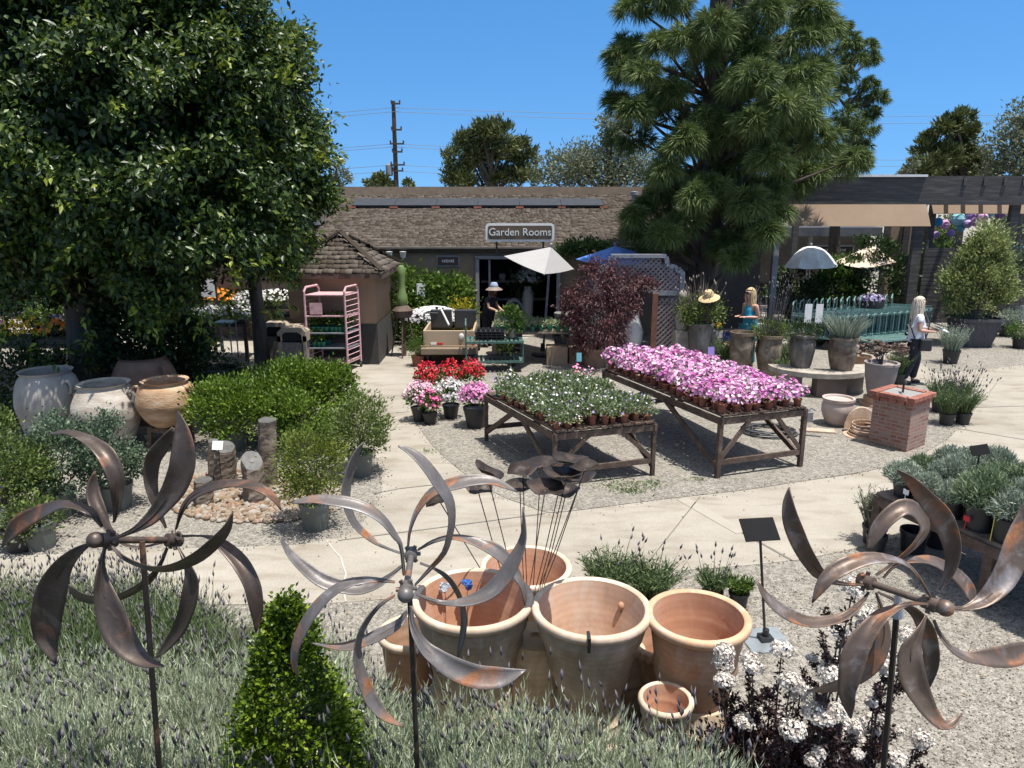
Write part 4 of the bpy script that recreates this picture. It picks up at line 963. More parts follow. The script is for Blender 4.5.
pE = bigpot('rope edged terracotta pot half hidden behind the orange pot', 665, 637, .52, .26, .46, .18, TERD, TERI, mterra('terracotta_rope', (.5, .33, .22), (.58, .41, .29)), rope=True)
pF = bigpot('small terracotta pot with a cream rim in front of the orange pot', 666, 697, .62, .163, .3, .10, TERO, TERI, TERR, (.8,), rim_h=.045)
bigpot('low terracotta pot glimpsed behind the post of the middle spinner', 409, 630, .58, .22, .4, .16, TERD, TERD, TERR)
upside('upturned ribbed terracotta pot under the orange pot', 705, 700, 4.32, .345, .305, .25, TSH, z0=pD)
upside('upturned ribbed terracotta pot under the centre pot', 598, 700, 4.38, .29, .265, .215, TSH, z0=pC)
upside('upturned terracotta pot under the wide pot behind the middle spinner', 470, 700, 4.42, .32, .285, .26, TSH, z0=pB)
upside('upturned ribbed terracotta pot standing to the right behind the centre pot', 622, 680, 4.72, .2, .42, .155, TSH, ribs=(.2, .4, .45, .7))
upside('tall pale buff clay pot upturned between the wide pot and the centre pot', 535, 680, 4.55, .24, .62, .18, mterra('buff_clay', (.48, .35, .22), (.55, .42, .28)), ribs=())
upside('upturned small clay pot holding up the small cream rimmed pot', 666, 730, 3.93, .15, .315, .11, TSH, ribs=(), z0=pF)
upside('upturned clay pot under the rope edged pot', 672, 660, 4.66, .2, .235, .18, TERD, ribs=(), z0=pE)
for lab, x, y, col in (('clear glass ornament lying inside the wide pot', 445, 585, (.7, .74, .8)), ('blue glass ornament lying inside the wide pot', 467, 582, (.08, .22, .62))):
    gm, nt, b = newmat('glass_ornament'); b.inputs['Base Color'].default_value = (*col, 1); b.inputs['Roughness'].default_value = .08; b.inputs['Transmission Weight'].default_value = .5; b.inputs['IOR'].default_value = 1.45
    p = P(x, y, .92) ; p = Vector((p.x, p.y + .0, .90)); k = MB()
    for j in range(7): k.ball(p + Vector((rnd.uniform(-.025, .025), rnd.uniform(-.02, .02), rnd.uniform(-.015, .02))), rnd.uniform(.016, .03), 7, 5, .3)
    o = setp(k.build('glass_ornament', gm, loc=p), lab, 'ornament')
    # picks holding the ornaments up from the pot floor
    k = MB(); k.tube([p, Vector((p.x, p.y, .45))], .002, 5); k.build('pick', BLACK, o)
# plastic clip on the rim, tag and copper bud in the centre pot
k = MB(); c = Vector((pC.location.x - .055, pC.location.y - .392, .93)); k.box((c.x, c.y - .012, c.z - .015), (.02, .014, .10)); k.box((c.x, c.y + .024, c.z + .03), (.02, .085, .010)); setp(k.build('rim_clip', BLACK, loc=c, bevel=.003), 'small black clip hooked over the pale rim of the centre pot', 'clip')
k = MB(); c = Q(621, 606, pC.location.y + .2); t = thing('copper_bud', 'copper bud on a thin rod standing inside the centre pot', 'garden stake', (c.x, c.y, .4))
k.ball((c.x, c.y, c.z), (.022, .022, .03), 10, 8); k.build('bud', TERI, t, smooth=True); k = MB(); k.tube([(c.x, c.y, c.z - .02), (c.x + .01, c.y, c.z - .15), (c.x - .02, c.y - .05, .4)], .003, 5); k.build('rod', BLACK, t)

# ---------------------------------------------------------------- lotus stakes in the back pot
LOT = mrust('lotus_copper', (.036, .026, .021), (.07, .042, .03), (.055, .043, .037), rough=.5, metal=.35, amt=(.55, .7))
pc = P(526, 565, .62)
LP = [(487, 474, 3.9, 13, 5, -1), (440, 502, 4.0, 12, 9, -1), (523, 473, 4.5, 13, 8, 1), (520, 489, 4.2, 15, 8, 0), (541, 466, 4.8, 15, 7, 1), (545, 491, 4.1, 16, 8, 0), (562, 477, 4.5, 16, 8, 1), (570, 463, 4.9, 15, 7, 0), (581, 481, 4.4, 13, 7, 1), (566, 494, 4.2, 12, 6, 0), (585, 470, 4.7, 12, 6, 1), (478, 491, 3.9, 12, 5, -1)]
DESC = ['lowest left', 'drooping far left', 'upper left', 'left front', 'top left', 'front middle', 'middle', 'top right', 'right', 'lower right', 'far right', 'small left']
for i, (x, y, d, rx, ry, sgn) in enumerate(LP):
    dd = 4.35 + (i % 5) * .11; c = Q(x, y, dd)
    foot = Vector((pc.x + (c.x - pc.x) * .16 + rnd.uniform(-.05, .05), pc.y - .05 + rnd.uniform(-.1, .12), .16))
    t = thing('lotus_stake', f'brown metal lotus leaf stake, {DESC[i]} leaf of the bunch in the back pot', 'garden stake', foot, 'metal lotus stakes in the back pot')
    r0 = rx * dd / FPX * 1.3; tilt = Matrix.Rotation(rnd.uniform(-.25, .25) + (.25 if sgn < 0 else 0) * (1 if i != 1 else -2), 3, 'Y') @ Matrix.Rotation(rnd.uniform(-.12, .1) + .05, 3, 'X')
    k = MB(); vs = [c]; fs = []
    for q, (rr, dz) in enumerate(((.5, .012), (1, .035))):
        for j in range(18):
            a = j * math.pi / 9; wv = 1 + .06 * math.sin(5 * a + i)
            vs.append(c + tilt @ Vector((math.cos(a) * r0 * rr * wv, math.sin(a) * r0 * rr * wv, dz + .01 * math.sin(3 * a + i))))
    for j in range(18):
        n_ = (j + 1) % 18; fs += [(0, 1 + j, 1 + n_), (1 + j, 19 + j, 19 + n_, 1 + n_)]
    k.add(vs, fs); lf = k.build('leaf', LOT, t, smooth=True, angle=80); s = lf.modifiers.new('th', 'SOLIDIFY'); s.thickness = .003
    k = MB(); mid = foot.lerp(c, .5) + Vector(((c.x - foot.x) * .06, 0, .02)); k.tube([foot, foot.lerp(mid, .5), mid, mid.lerp(c, .5), c], .0038, 5); k.build('rod', BLACK, t)

# ---------------------------------------------------------------- sign stand
sb = P(765, 641); t = thing('sign_stand', 'black sign holder on a thin pole with a square steel foot on the gravel', 'sign stand', sb)
k = MB(); k.box((sb.x, sb.y, .008), (.36, .34, .012), rz=.15); k.build('base_plate', mtone('bare_steel', (.42, .46, .48), .8, rough=.3, metal=.6), t)
hz = Q(759, 534, sb.y + .0).z; top = Vector((Q(760, 534, sb.y).x, sb.y, hz))
k = MB(); k.tube([(sb.x, sb.y, .01), top], .011, 8); k.tube([(sb.x, sb.y, .014), (sb.x, sb.y, .11)], .026, 10); k.box((sb.x, sb.y, .035), (.1, .1, .03), rz=.15); k.build('pole', BLACK, t)
k = MB(); k.box(top + Vector((0, .02, .03)), (.285, .20, .012), M=Matrix.Rotation(.12, 3, 'Z') @ Matrix.Rotation(R_(38), 3, 'X')); k.build('sign_panel', mtone('matt_black', (.014, .014, .015), .9, rough=.9, spec=.1), t, bevel=.002)

# ---------------------------------------------------------------- lavender
LAVF = mleaf('lavender_leaf', (.14, .18, .105), (.28, .33, .21), (.41, .455, .325), (.53, .56, .445), trans=.2, rough=.7, spec=.2)
LAVG = mleaf('lavender_leaf_green', (.04, .075, .022), (.09, .14, .045), (.16, .21, .08), trans=.25, rough=.65)
LAVS = mleaf('lavender_spike', (.045, .04, .048), (.085, .076, .092), (.15, .135, .155), trans=.1, rough=.8)
STEM = mleaf('lavender_stem', (.15, .18, .10), (.29, .32, .21), trans=.1, rough=.7)
YB = [(-80, 560), (0, 562), (80, 566), (150, 578), (215, 600), (250, 612), (330, 648), (380, 660), (430, 690), (480, 702), (560, 706), (640, 716), (700, 735), (740, 764), (780, 800), (900, 900)]
def ybound(x):
    for (a, b), (c, d) in zip(YB, YB[1:]):
        if a <= x <= c: return b + (d - b) * (x - a) / (c - a)
    return 560 if x < 0 else 1000
LV = [Leaves(), Leaves()]; LS = Leaves(); LST = Leaves()
pl = []
yy = 1.35
while yy < 5.45:
    xx = -5.4
    while xx < 1.9:
        X = xx + rnd.uniform(-.09, .09); Y = yy + rnd.uniform(-.09, .09); zb = bank_z(X, Y)
        h = .40 + rnd.uniform(-.05, .06)
        u, v = proj(X, Y, zb + h * .9)
        if zb > .02 and v > ybound(u) + (4 if u < 300 or u > 560 else -14) and not (u > 225 and u < 360 and 2.45 < Y < 2.95): pl.append((X, Y, zb, h, u, v))
        xx += .30
    yy += .27
for X, Y, zb, h, u, v in pl:
    near = max(.45, min(1, 2.6 / Y)); ns = int(190 * near + 50); R0 = .25
    green = (Y > 3.7 and X < -1.3) or rnd.random() < .06
    d = dirs(ns, .25); base = np.array([X, Y, zb]) + d * np.array([.07, .07, 0]) ; Ls = h * rng.uniform(.6, 1.05, (ns, 1))
    tip = base + d * Ls * np.array([.75, .75, 1]) + rng.normal(size=(ns, 3)) * .035 + np.array([0, 0, .03])
    # leaves up the upper part of every shoot
    lvs = LV[1 if green else 0]; m_ = 16
    tt = rng.uniform(.35, 1.0, (ns, m_, 1)); c = base[:, None] + (tip - base)[:, None] * tt
    ax = nrm((tip - base))[:, None] * .9 + rng.normal(size=(ns, m_, 3)) * .27 + np.array([0, 0, .25])
    c = c.reshape(-1, 3); ax = nrm(ax.reshape(-1, 3)); k = len(c)
    pv = rnd.uniform(-.12, .12)
    lvs.blade(c, c + ax * rng.uniform(.03, .06, (k, 1)), .0038, np.clip(rng.uniform(.05, .95, k) + pv, 0, 1))
    # flower stalks
    nf = int((30 if not green else 24) * (1.6 if v < ybound(u) + 45 else 1))
    a = rng.uniform(0, 6.28, nf); rr = rng.uniform(0, .24, nf)
    fb = np.stack([X + rr * np.cos(a), Y + rr * np.sin(a), np.full(nf, zb + h * .55)], 1)
    lean = np.stack([np.cos(a) * .22 - .1, np.sin(a) * .22 - .02, np.ones(nf)], 1); fl = rng.uniform(.18, .36, (nf, 1))
    ft_ = fb + nrm(lean + rng.normal(size=(nf, 3)) * .1) * fl
    LST.blade(fb, ft_, .0035, rng.uniform(0, 1, nf))
    sel = rng.uniform(0, 1, nf) < .6; ft_ = ft_[sel]; fb = fb[sel]; nf = len(fb)
    LS.spindle(ft_ - nrm(ft_ - fb) * .01, nrm(ft_ - fb) + rng.normal(size=(nf, 3)) * .08, rng.uniform(.035, .065, nf), rng.uniform(.010, .015, nf), rng.uniform(0, 1, nf), 5)
lb = (-1, 3, 1)
lo = LV[0].build('lavender', LAVF, loc=lb); setp(lo, 'mass of silvery lavender with dusky flower spikes filling the foreground bed', 'lavender', kind='stuff')
LS.build('flower_spikes', LAVS, lo); LST.build('flower_stalks', STEM, lo)
lo2 = LV[1].build('lavender', LAVG, loc=lb); setp(lo2, 'greener lavender along the far edge of the bed at left', 'lavender', kind='stuff')

# ---------------------------------------------------------------- boxwood cone
BOX = mleaf('boxwood_leaf', (.013, .032, .004), (.055, .10, .007), (.135, .205, .013), (.31, .37, .04), trans=.3, rough=.35, spec=.5)
bp_ = Q(292, 700, 2.72); bx = thing('boxwood_cone', 'bright green boxwood clipped to a cone rising out of the lavender', 'shrub', (bp_.x, 2.72, bank_z(bp_.x, 2.72)))
zt = Q(292, 598, 2.72).z; zb = bank_z(bp_.x, 2.72)
lv = Leaves(); n = 19000; K = 480
tz = rng.uniform(0, 1, K) ** 1.25; a = rng.uniform(0, 6.283, K); rr = (.022 + .31 * (1 - tz) ** .92) * rng.uniform(.78, 1.06, K)
cn = np.stack([bp_.x + rr * np.cos(a), 2.72 + rr * np.sin(a), zb + .08 + (zt - zb - .1) * tz], 1)
i = rng.integers(0, K, n); p = cn[i] + rng.normal(size=(n, 3)) * np.array([.024, .024, .028])
out = np.stack([np.cos(a), np.sin(a), np.full(K, .55)], 1)[i]
lv.leaf(p, nrm(out + rng.normal(size=(n, 3)) * .6), .024 * rng.uniform(.75, 1.2, n), .0155, np.clip(rng.uniform(0, 1, K)[i] * .5 + rng.uniform(0, .5, n), 0, 1), fold=.1)
lv.build('foliage', BOX, bx); k = MB(); k.tube([(bp_.x, 2.72, zb - .03), (bp_.x, 2.72, zt - .1)], [.03, .006], 7)
for q in range(60):
    tq = rnd.uniform(.05, .9); aq = rnd.uniform(0, 6.28); z = zb + (zt - zb) * tq; r_ = (.03 + .25 * (1 - tq)) ; k.tube([(bp_.x, 2.72, z - .05), (bp_.x + r_ * math.cos(aq), 2.72 + r_ * math.sin(aq), z + .05)], [.006, .002], 4)
k.build('stem', BARK, bx)

# ---------------------------------------------------------------- white flowered dark shrub
DKL = mleaf('purple_leaf', (.012, .006, .008), (.030, .014, .016), (.065, .032, .030), trans=.1, rough=.45)
WFL = mleaf('white_floret', (.44, .37, .31), (.64, .59, .53), (.76, .73, .69), trans=.2, rough=.8)
wb = Vector((1.28, 3.15, 0)); wb.z = max(0, bank_z(wb.x, wb.y)); ws = thing('flowering_shrub', 'dark purple leaved shrub topped with round white flower heads at lower right', 'shrub', wb)
CL = []
for x, y in [(455, 345), (447, 385), (462, 395), (455, 450), (545, 370), (560, 398), (665, 335), (620, 525), (697, 455), (735, 470), (712, 495), (525, 600), (785, 520), (705, 630), (672, 590), (845, 400), (838, 425), (820, 590), (870, 560), (930, 620), (790, 572), (905, 640), (1000, 590)]:
    CL.append((600 + x / 3.657, 558 + y / 3.657))
for x, y in [(400, 110), (440, 200), (350, 270), (320, 400), (360, 545), (300, 600), (395, 625), (500, 580), (490, 630), (520, 380), (540, 360), (545, 725), (650, 660), (605, 285), (415, 95), (560, 735), (205, 690), (250, 740)]:
    CL.append((744 + x / 3.657, 558 + y / 3.657))
FLV = Leaves(); LLV = Leaves(); k = MB()
def leafy(pts, nl, L, lo=.0):
    cp = catmull([tuple(q) for q in pts], 26); cp = cp[int(26 * lo):]
    c_ = np.repeat(cp, nl, 0); A = nrm(rng.normal(size=(len(c_), 3)) + [0, 0, .5]); LLV.leaf(c_ + rng.normal(size=c_.shape) * .008, A, L * rng.uniform(.6, 1.2, len(c_)), L * .45, rng.uniform(0, 1, len(c_)))
def head(c, r_):
    nf = int(5200 * r_); dd = dirs(nf, -.3); lump = 1 + .16 * np.sin(dd[:, :1] * 7 + c.x * 40) * np.cos(dd[:, 1:2] * 6 + c.y * 30)
    pp = np.array(c) + dd * r_ * np.array([1.08, 1.08, .8]) * lump * rng.uniform(.85, 1.08, (nf, 1))
    FLV.bloom(pp, dd + rng.normal(size=dd.shape) * .4, rng.uniform(.006, .0105, nf), np.clip(rng.uniform(.1, 1, nf), 0, 1), 5)
def upstem(c, flower=True):
    b = Vector((wb.x + (c.x - wb.x) * .3, wb.y + (c.y - wb.y) * .35, wb.z)); j = Vector((rnd.gauss(0, .03), rnd.gauss(0, .03), 0))
    mid = b.lerp(c, .55) + Vector(((c.x - b.x) * .22, 0, -.03)) + j; pts = [b, b.lerp(mid, .5), mid, mid.lerp(c, .55) - j * .4, c]
    k.tube(pts, [.008, .007, .006, .004, .003], 5); leafy(pts, 6, .030, .35)
    for q in range(rnd.choice((2, 3, 4))):
        t_ = rnd.uniform(.45, .85); s_ = mid.lerp(c, (t_ - .4) / .6) if t_ > .4 else mid; a = rnd.uniform(0, 6.28); l_ = rnd.uniform(.07, .17)
        e = s_ + Vector((math.cos(a) * l_ * .8, math.sin(a) * l_ * .6, l_ * .75)); pp = [s_, s_.lerp(e, .5) + Vector((math.cos(a), math.sin(a), -.4)) * .015, e]
        k.tube(pp, [.004, .003, .002], 4); leafy(pp, 4, .027)
        if flower and rnd.random() < .2 and e.z < c.z + .02: head(e, rnd.uniform(.014, .03))
for (x, y) in CL:
    d = 3.15 + rnd.uniform(-.3, .35); c = Q(x, y, d); upstem(c); head(c, rnd.uniform(.032, .052))
    if rnd.random() < .4: head(c + Vector((rnd.uniform(-.04, .04), rnd.uniform(-.03, .03), rnd.uniform(-.05, -.01))), rnd.uniform(.02, .034))
for q in range(120):
    a = rnd.uniform(0, 6.28); r_ = math.sqrt(rnd.random()) * .62; X = wb.x + r_ * math.cos(a) * .95; Y = wb.y + r_ * math.sin(a) * .65
    upstem(Vector((X, Y, wb.z + (.92 - .5 * r_) + rnd.uniform(-.4, .02))), False)
bush(LLV, 20000, (wb.x, wb.y, wb.z + .45), (.6, .44, .45), .034, .017, K=170, cr=.06, shell=.3, up=.5)
FLV.build('flower_heads', WFL, ws); LLV.build('foliage', DKL, ws); k.build('stem', BARK, ws)
# ---------------------------------------------------------------- shared plant materials
TPOT = mnoise('nursery_terracotta', [(.3, (.17, .055, .032)), (.7, (.26, .095, .055))], scale=6, rough=.8)
GPOT = mtone('green_plastic', (.02, .16, .085), .85, rough=.45)
DGPOT = mtone('grey_green_plastic', (.10, .115, .105), .85, rough=.5)
PINK = mleaf('pink_petal', (.43, .07, .31), (.60, .21, .48), (.73, .44, .63), (.79, .66, .74), trans=.25, rough=.6, spec=.2)
RED = mleaf('red_petal', (.36, .005, .02), (.60, .015, .035), (.70, .09, .10), trans=.2, rough=.6)
HOTP = mleaf('hot_pink_petal', (.60, .04, .22), (.75, .16, .36), (.80, .38, .50), trans=.2, rough=.6)
WPET = mleaf('white_petal', (.60, .55, .56), (.80, .78, .78), trans=.2, rough=.6)
PALP = mleaf('pale_pink_petal', (.70, .36, .48), (.82, .66, .72), trans=.2, rough=.6)
LAVP = mleaf('lavender_petal', (.20, .13, .34), (.42, .34, .55), (.66, .62, .70), trans=.2, rough=.6)
YEL = mleaf('yellow_petal', (.70, .38, .01), (.80, .55, .02), trans=.2, rough=.6)
ORA = mleaf('orange_petal', (.70, .16, .01), (.80, .30, .02), trans=.2, rough=.6)
SAGE = mleaf('sage_leaf', (.06, .095, .03), (.135, .185, .07), (.23, .28, .14), (.34, .37, .24), trans=.25, rough=.6)
SILV = mleaf('silver_leaf', (.12, .16, .115), (.26, .315, .24), (.42, .46, .38), trans=.2, rough=.7)
MAPL = mleaf('maroon_leaf', (.04, .014, .017), (.09, .034, .038), (.17, .075, .075), trans=.3, rough=.5)
SUCC = mleaf('brown_succulent', (.06, .035, .03), (.15, .10, .08), (.27, .20, .16), trans=.1, rough=.6)
def potmesh(mb, rt, rb, h, n=14, lip=.008, c=(0, 0, 0), soil=.9):
    return mb.lathe([(0, 0), (rb, 0), (rt * .97, h * .82), (rt * .97 + lip, h * .83), (rt + lip, h), (rt - .006, h), (rt * .9, h * soil), (0, h * soil)], n, c)
def P2W(a, b, s): return a + (b - a) * s

# ---------------------------------------------------------------- timber display tables
def table(label, A, B, u_len, back, h, mat, lw=.065):
    A = Vector((A.x, A.y, 0)); B = Vector((B.x, B.y, 0)); u = (B - A).normalized(); v = Vector((-u.y, u.x, 0)) if back is None else back.normalized()
    L = u_len[1]; W = u_len[0]; C_ = [A, A + u * W, A + u * W + v * L, A + v * L]
    t = thing('display_table', label, 'table', (A + C_[2]) / 2)
    up = Vector((0, 0, h)); k = MB(); n = 9
    for i in range(n):
        p = A + u * (W * (i + .5) / n) + up - Vector((0, 0, .012)); k.bar(p - v * .03, p + v * (L + .03), W / n - .012, .022)
    k.build('tabletop', mat, t)
    k = MB()
    for i in range(4):
        a, b = C_[i] + up - Vector((0, 0, .085)), C_[(i + 1) % 4] + up - Vector((0, 0, .085)); d = (b - a).normalized() * .04
        k.bar(a - d, b + d, .035, .085)
    k.build('apron', mat, t)
    for i in range(4):
        k = MB(); q = C_[i]; k.box(q + Vector((0, 0, (h - .03) / 2)), (lw, lw, h - .03), rz=math.atan2(u.y, u.x)); k.build('leg', mat, t)
    for (a, b) in ((0, 1), (3, 2)):
        k = MB(); k.bar(C_[a] + Vector((0, 0, .22)), C_[b] + Vector((0, 0, .22)), .035, .07); k.build('stretcher', mat, t)
    for (a, b, f) in ((0, 3, .42), (3, 0, .42), (1, 2, .42), (2, 1, .42)):
        k = MB(); pa = C_[a] + Vector((0, 0, .14)); pb = C_[a].lerp(C_[b], f) + Vector((0, 0, h - .1)); k.bar(pa, pb, .035, .07); k.build('brace', mat, t)
    for (a, b) in ((0, 1), (1, 0)):
        k = MB(); k.bar(C_[a] + Vector((0, 0, .24)), C_[a].lerp(C_[b], .34) + Vector((0, 0, h - .1)), .03, .055); k.build('brace', mat, t)
    return t, A, u, v, W, L
H2 = .86
tA, tB = P(717, 478.5), P(799.5, 467)
bk2 = P(601, 369, H2) - P(717, 416, H2); bk2.z = 0
t2 = table('old timber table crowded with pink petunias in small clay pots', tA, tB, ((tB - tA).length, bk2.length), bk2, H2, DKWOOD, .058)
H1 = .76
A1, B1 = P(487, 440), P(652, 477)
A1 = P(554, 488); B1 = P(652, 476)
bk1 = P(487, 388, H1) - P(554, 424, H1); bk1.z = 0
t1 = table('dark timber table covered with green trays of pale lavender petunias', A1, B1, ((B1 - A1).length, bk1.length), bk1, H1, DKWOOD, .05)

def flowerpot(name, label, cat, group, rt, h, potm, folm, flom, nfol, nflo, R, fh, fr, leafL=.05, dome=.7, wide=1.0, fl2=None, n=12, top=True):
    t = thing(name, label, cat, (0, 0, 0), group)
    k = MB(); potmesh(k, rt, rt * .72, h, n); k.build('pot', potm, t, smooth=True)
    if nfol:
        lv = Leaves(); d = dirs(nfol, -.35); p = np.array([0, 0, h + fh * .35]) + d * np.array([R, R, fh * .6]) * rng.uniform(.3, 1, (nfol, 1))
        lv.leaf(p, nrm(d + rng.normal(size=d.shape) * .6 + [0, 0, .3]), leafL * rng.uniform(.7, 1.2, nfol), leafL * .5, rng.uniform(0, 1, nfol)); lv.build('foliage', folm, t)
    for q, (fm, nn) in enumerate([(flom, nflo)] + ([fl2] if fl2 else [])):
        if nn:
            lv = Leaves(); d = dirs(nn, -.1 if top else -.3); p = np.array([0, 0, h + fh * .35]) + d * np.array([R * wide, R * wide, fh * dome]) * rng.uniform(.86, 1.08, (nn, 1))
            lv.bloom(p, d + rng.normal(size=d.shape) * .45 + [0, -.1, .3], fr * rng.uniform(.7, 1.15, nn), np.clip(rng.uniform(0, 1) * .35 + rng.uniform(0, .75, nn), 0, 1), 6); lv.build('flowers', fm, t)
    return t
# pink petunias: 18 x 7 pots
grpP = 'pink petunias in clay pots on the table'; labP = 'bushy pink petunia in a small clay pot among the crowd on the timber table'
pp = [flowerpot('potted_petunia', labP, 'potted flower', grpP, .056, .105, TPOT, SAGE, PINK, 46, 50 + 8 * (i % 3), .15, .19, .028, n=10) for i in range(6)]
_, A, u, v, W, L = t2; used = 0
nu, nv = 8, 17
for j in range(nv):
    for i in range(nu):
        s = (i + .5) / nu * W + rnd.uniform(-.035, .035); q = (j + .5) / nv * L + rnd.uniform(-.035, .035)
        p = A + u * s + v * q; p.z = H2 + .001
        o = pp[used] if used < 6 else copy_tree(pp[rnd.randrange(6)])
        used += 1; o.location = p; o.rotation_euler = (0, 0, rnd.uniform(0, 6.28)); sc = rnd.uniform(.9, 1.14); o.scale = (sc, sc, sc * rnd.uniform(.82, 1.2)); o.rotation_euler[0] = rnd.uniform(-.08, .08)
        edge = (i in (0, nu - 1)) or j in (0, nv - 1)
# pale petunias on the left table
grpS = 'pale petunias in clay pots on the dark table'; labS = 'low pale petunia in a small clay pot in the green mass on the dark table'
ps = [flowerpot('potted_petunia', labS, 'potted flower', grpS, .055, .10, TPOT, SAGE, (LAVP, WPET, LAVP)[i % 3], 190, 6 + i, .17, .17, .017, leafL=.05, n=10) for i in range(5)]
_, A, u, v, W, L = t1; used = 0
nu, nv = 9, 15
for j in range(nv):
    for i in range(nu):
        s = (i + .5) / nu * W + rnd.uniform(-.035, .035); q = (j + .5) / nv * L + rnd.uniform(-.035, .035)
        p = A + u * s + v * q; p.z = H1 + .001
        if j > 11 and i < 2: continue
        o = ps[used] if used < 5 else copy_tree(ps[rnd.randrange(5)])
        used += 1; o.location = p; o.rotation_euler = (0, 0, rnd.uniform(0, 6.28)); sc = rnd.uniform(.78, 1.1); o.scale = (sc, sc, sc * rnd.uniform(.7, 1.3)); o.rotation_euler[0] = rnd.uniform(-.08, .08)
# a few odd pots at the far end of the dark table
for (px_, py_, fm, gp, lab) in ((500, 388, LAVP, GPOT, 'lavender bloom in a green plastic pot at the left end of the dark table'), (512, 383, WPET, GPOT, 'white bloom in a green plastic pot at the left end of the dark table'), (577, 379, HOTP, TPOT, 'bright pink bloom standing up at the back of the dark table'), (590, 381, PINK, TPOT, 'soft pink bloom at the back right of the dark table')):
    p = P(px_, py_, H1 + .12); o = flowerpot('potted_flower', lab, 'potted flower', None, .075, .13, gp, GREEN, fm, 50, 16, .12, .2, .024); o.location = (p.x, p.y, H1 + .002)
# small purple plant marker standing in the pink mass, teal one on the other table
def marker(label, x, y, d, z0, w, h, mat, tilt=.2, name='plant_label'):
    p = Q(x, y, d); t = thing(name, label, 'plant label', (p.x, d, z0))
    k = MB(); k.tube([(p.x, d, z0), (p.x, d, p.z)], .006, 5); k.build('stake', BLACK, t)
    k = MB(); k.box((p.x, d - .012, p.z), (w, .006, h), M=Matrix.Rotation(-tilt, 3, 'X')); k.build('card', mat, t); return t
TEAL = mtone('teal_card', (.12, .30, .34), .85); PURC = mtone('purple_card', (.22, .16, .42), .8)
marker('small purple plant label standing up in the pink petunias', 711, 351, 11.6, H2, .10, .14, PURC)
marker('small teal plant label at the back of the pale petunia table', 579, 357, 11.6, H1, .08, .14, TEAL)

# ---------------------------------------------------------------- geraniums on the path edge
def geranium(label, x, y, flm, R, r, h, d2=None, n=46, fh=.42):
    b = P(x, y); o = flowerpot('potted_geranium', label, 'potted flower', None, r, h, BLKPL, GREEN, flm, 260, 0, R, fh, .03, leafL=.08)
    # round flower clusters
    lv = Leaves(); d = dirs(n, .0); c = np.array([0, 0, h + fh * .4]) + d * np.array([R, R, fh * .75])
    i = np.repeat(np.arange(n), 9); p = c[i] + rng.normal(size=(n * 9, 3)) * .024
    lv.bloom(p, d[i] + rng.normal(size=p.shape) * .5, .022, np.clip(rng.uniform(0, .5, n)[i] + rng.uniform(0, .5, n * 9), 0, 1), 6); lv.build('flowers', flm, o)
    o.location = b; return o
geranium('red geranium in a black pot at the back left of the flower group', 428, 402, RED, .22, .13, .24)
geranium('deep red geranium in the middle of the back row of the flower group', 450, 399, RED, .25, .14, .24)
geranium('red geranium at the right end of the back row, under the dark table corner', 472, 398, RED, .22, .13, .24)
geranium('pale pink and white geranium at the front left of the flower group', 420, 421, PALP, .24, .14, .24, fh=.36)
geranium('white geranium with pink heads in the middle of the front row', 451, 418, WPET, .23, .14, .24, fh=.36)
geranium('hot pink geranium sitting low at the front of the flower group', 430, 424, HOTP, .17, .12, .2, n=22, fh=.32)
geranium('bright magenta petunia in a tall black pot at the right of the flower group', 476, 427, mleaf('magenta_petal', (.55, .10, .36), (.72, .30, .55), (.8, .5, .68), trans=.2), .25, .2, .34, n=70, fh=.32)

# ---------------------------------------------------------------- clay jars under the tree
def jar(label, x, y, prof, mat, handles=None, z0=0, name='clay_jar'):
    b = P(x, y, z0); t = thing(name, label, 'jar', b); s = 1
    k = MB(); pr = catmull(prof, 40); k.lathe([(0, 0)] + [tuple(q) for q in pr], 40, b, wob=.006)
    top = prof[-1]; k.lathe([(top[0], top[1]), (top[0] - .05, top[1] - .02), (top[0] - .04, top[1] - .12), (top[0], top[1] - .3)], 40, b)
    k.build('body', mat, t, smooth=True, angle=60)
    if handles:
        for a in handles[1]:
            z, r, q = handles[0]; ca, sa = math.cos(a), math.sin(a); k = MB()
            k.tube([b + Vector((ca * (r + dx), sa * (r + dx), z + dz)) for dx, dz in ((-.03, q * .9), (.05, q), (.085, .02), (.06, -q * .8), (-.01, -q))], .026, 8); k.build('handle', mat, t, smooth=True)
    return t
GREYJ = mnoise('grey_glaze', [(.3, (.20, .185, .16)), (.5, (.29, .27, .24)), (.7, (.37, .345, .31))], scale=3, rough=.7, bump=.2, detail=9)
PALEJ = mnoise('pale_clay', [(.3, (.25, .20, .155)), (.5, (.40, .35, .29)), (.7, (.52, .48, .42))], scale=4, rough=.85, bump=.4, stretch=(1, 1, 3), detail=9)
TANJ = mnoise('tan_clay', [(.3, (.26, .145, .075)), (.5, (.37, .235, .135)), (.7, (.49, .37, .26))], scale=4, rough=.85, bump=.4, stretch=(1, 1, 3), detail=9)
BRNJ = mnoise('brown_clay', [(.3, (.16, .09, .06)), (.7, (.26, .16, .11))], scale=4, rough=.8, bump=.3)
jar('large pale grey jar with small ear handles, leftmost under the big tree', 56, 443, [(.30, 0), (.38, .25), (.445, .58), (.435, .8), (.385, .98), (.33, 1.06), (.345, 1.09), (.365, 1.12)], GREYJ, ((.89, .40, .09), (2.9, -.35)))
jar('whitish banded clay jar with ear handles in the middle of the jars', 112, 447, [(.25, 0), (.36, .2), (.455, .5), (.45, .68), (.36, .88), (.325, .93), (.34, .96), (.355, .98)], PALEJ, ((.8, .42, .08), (-.25, 3.0)))
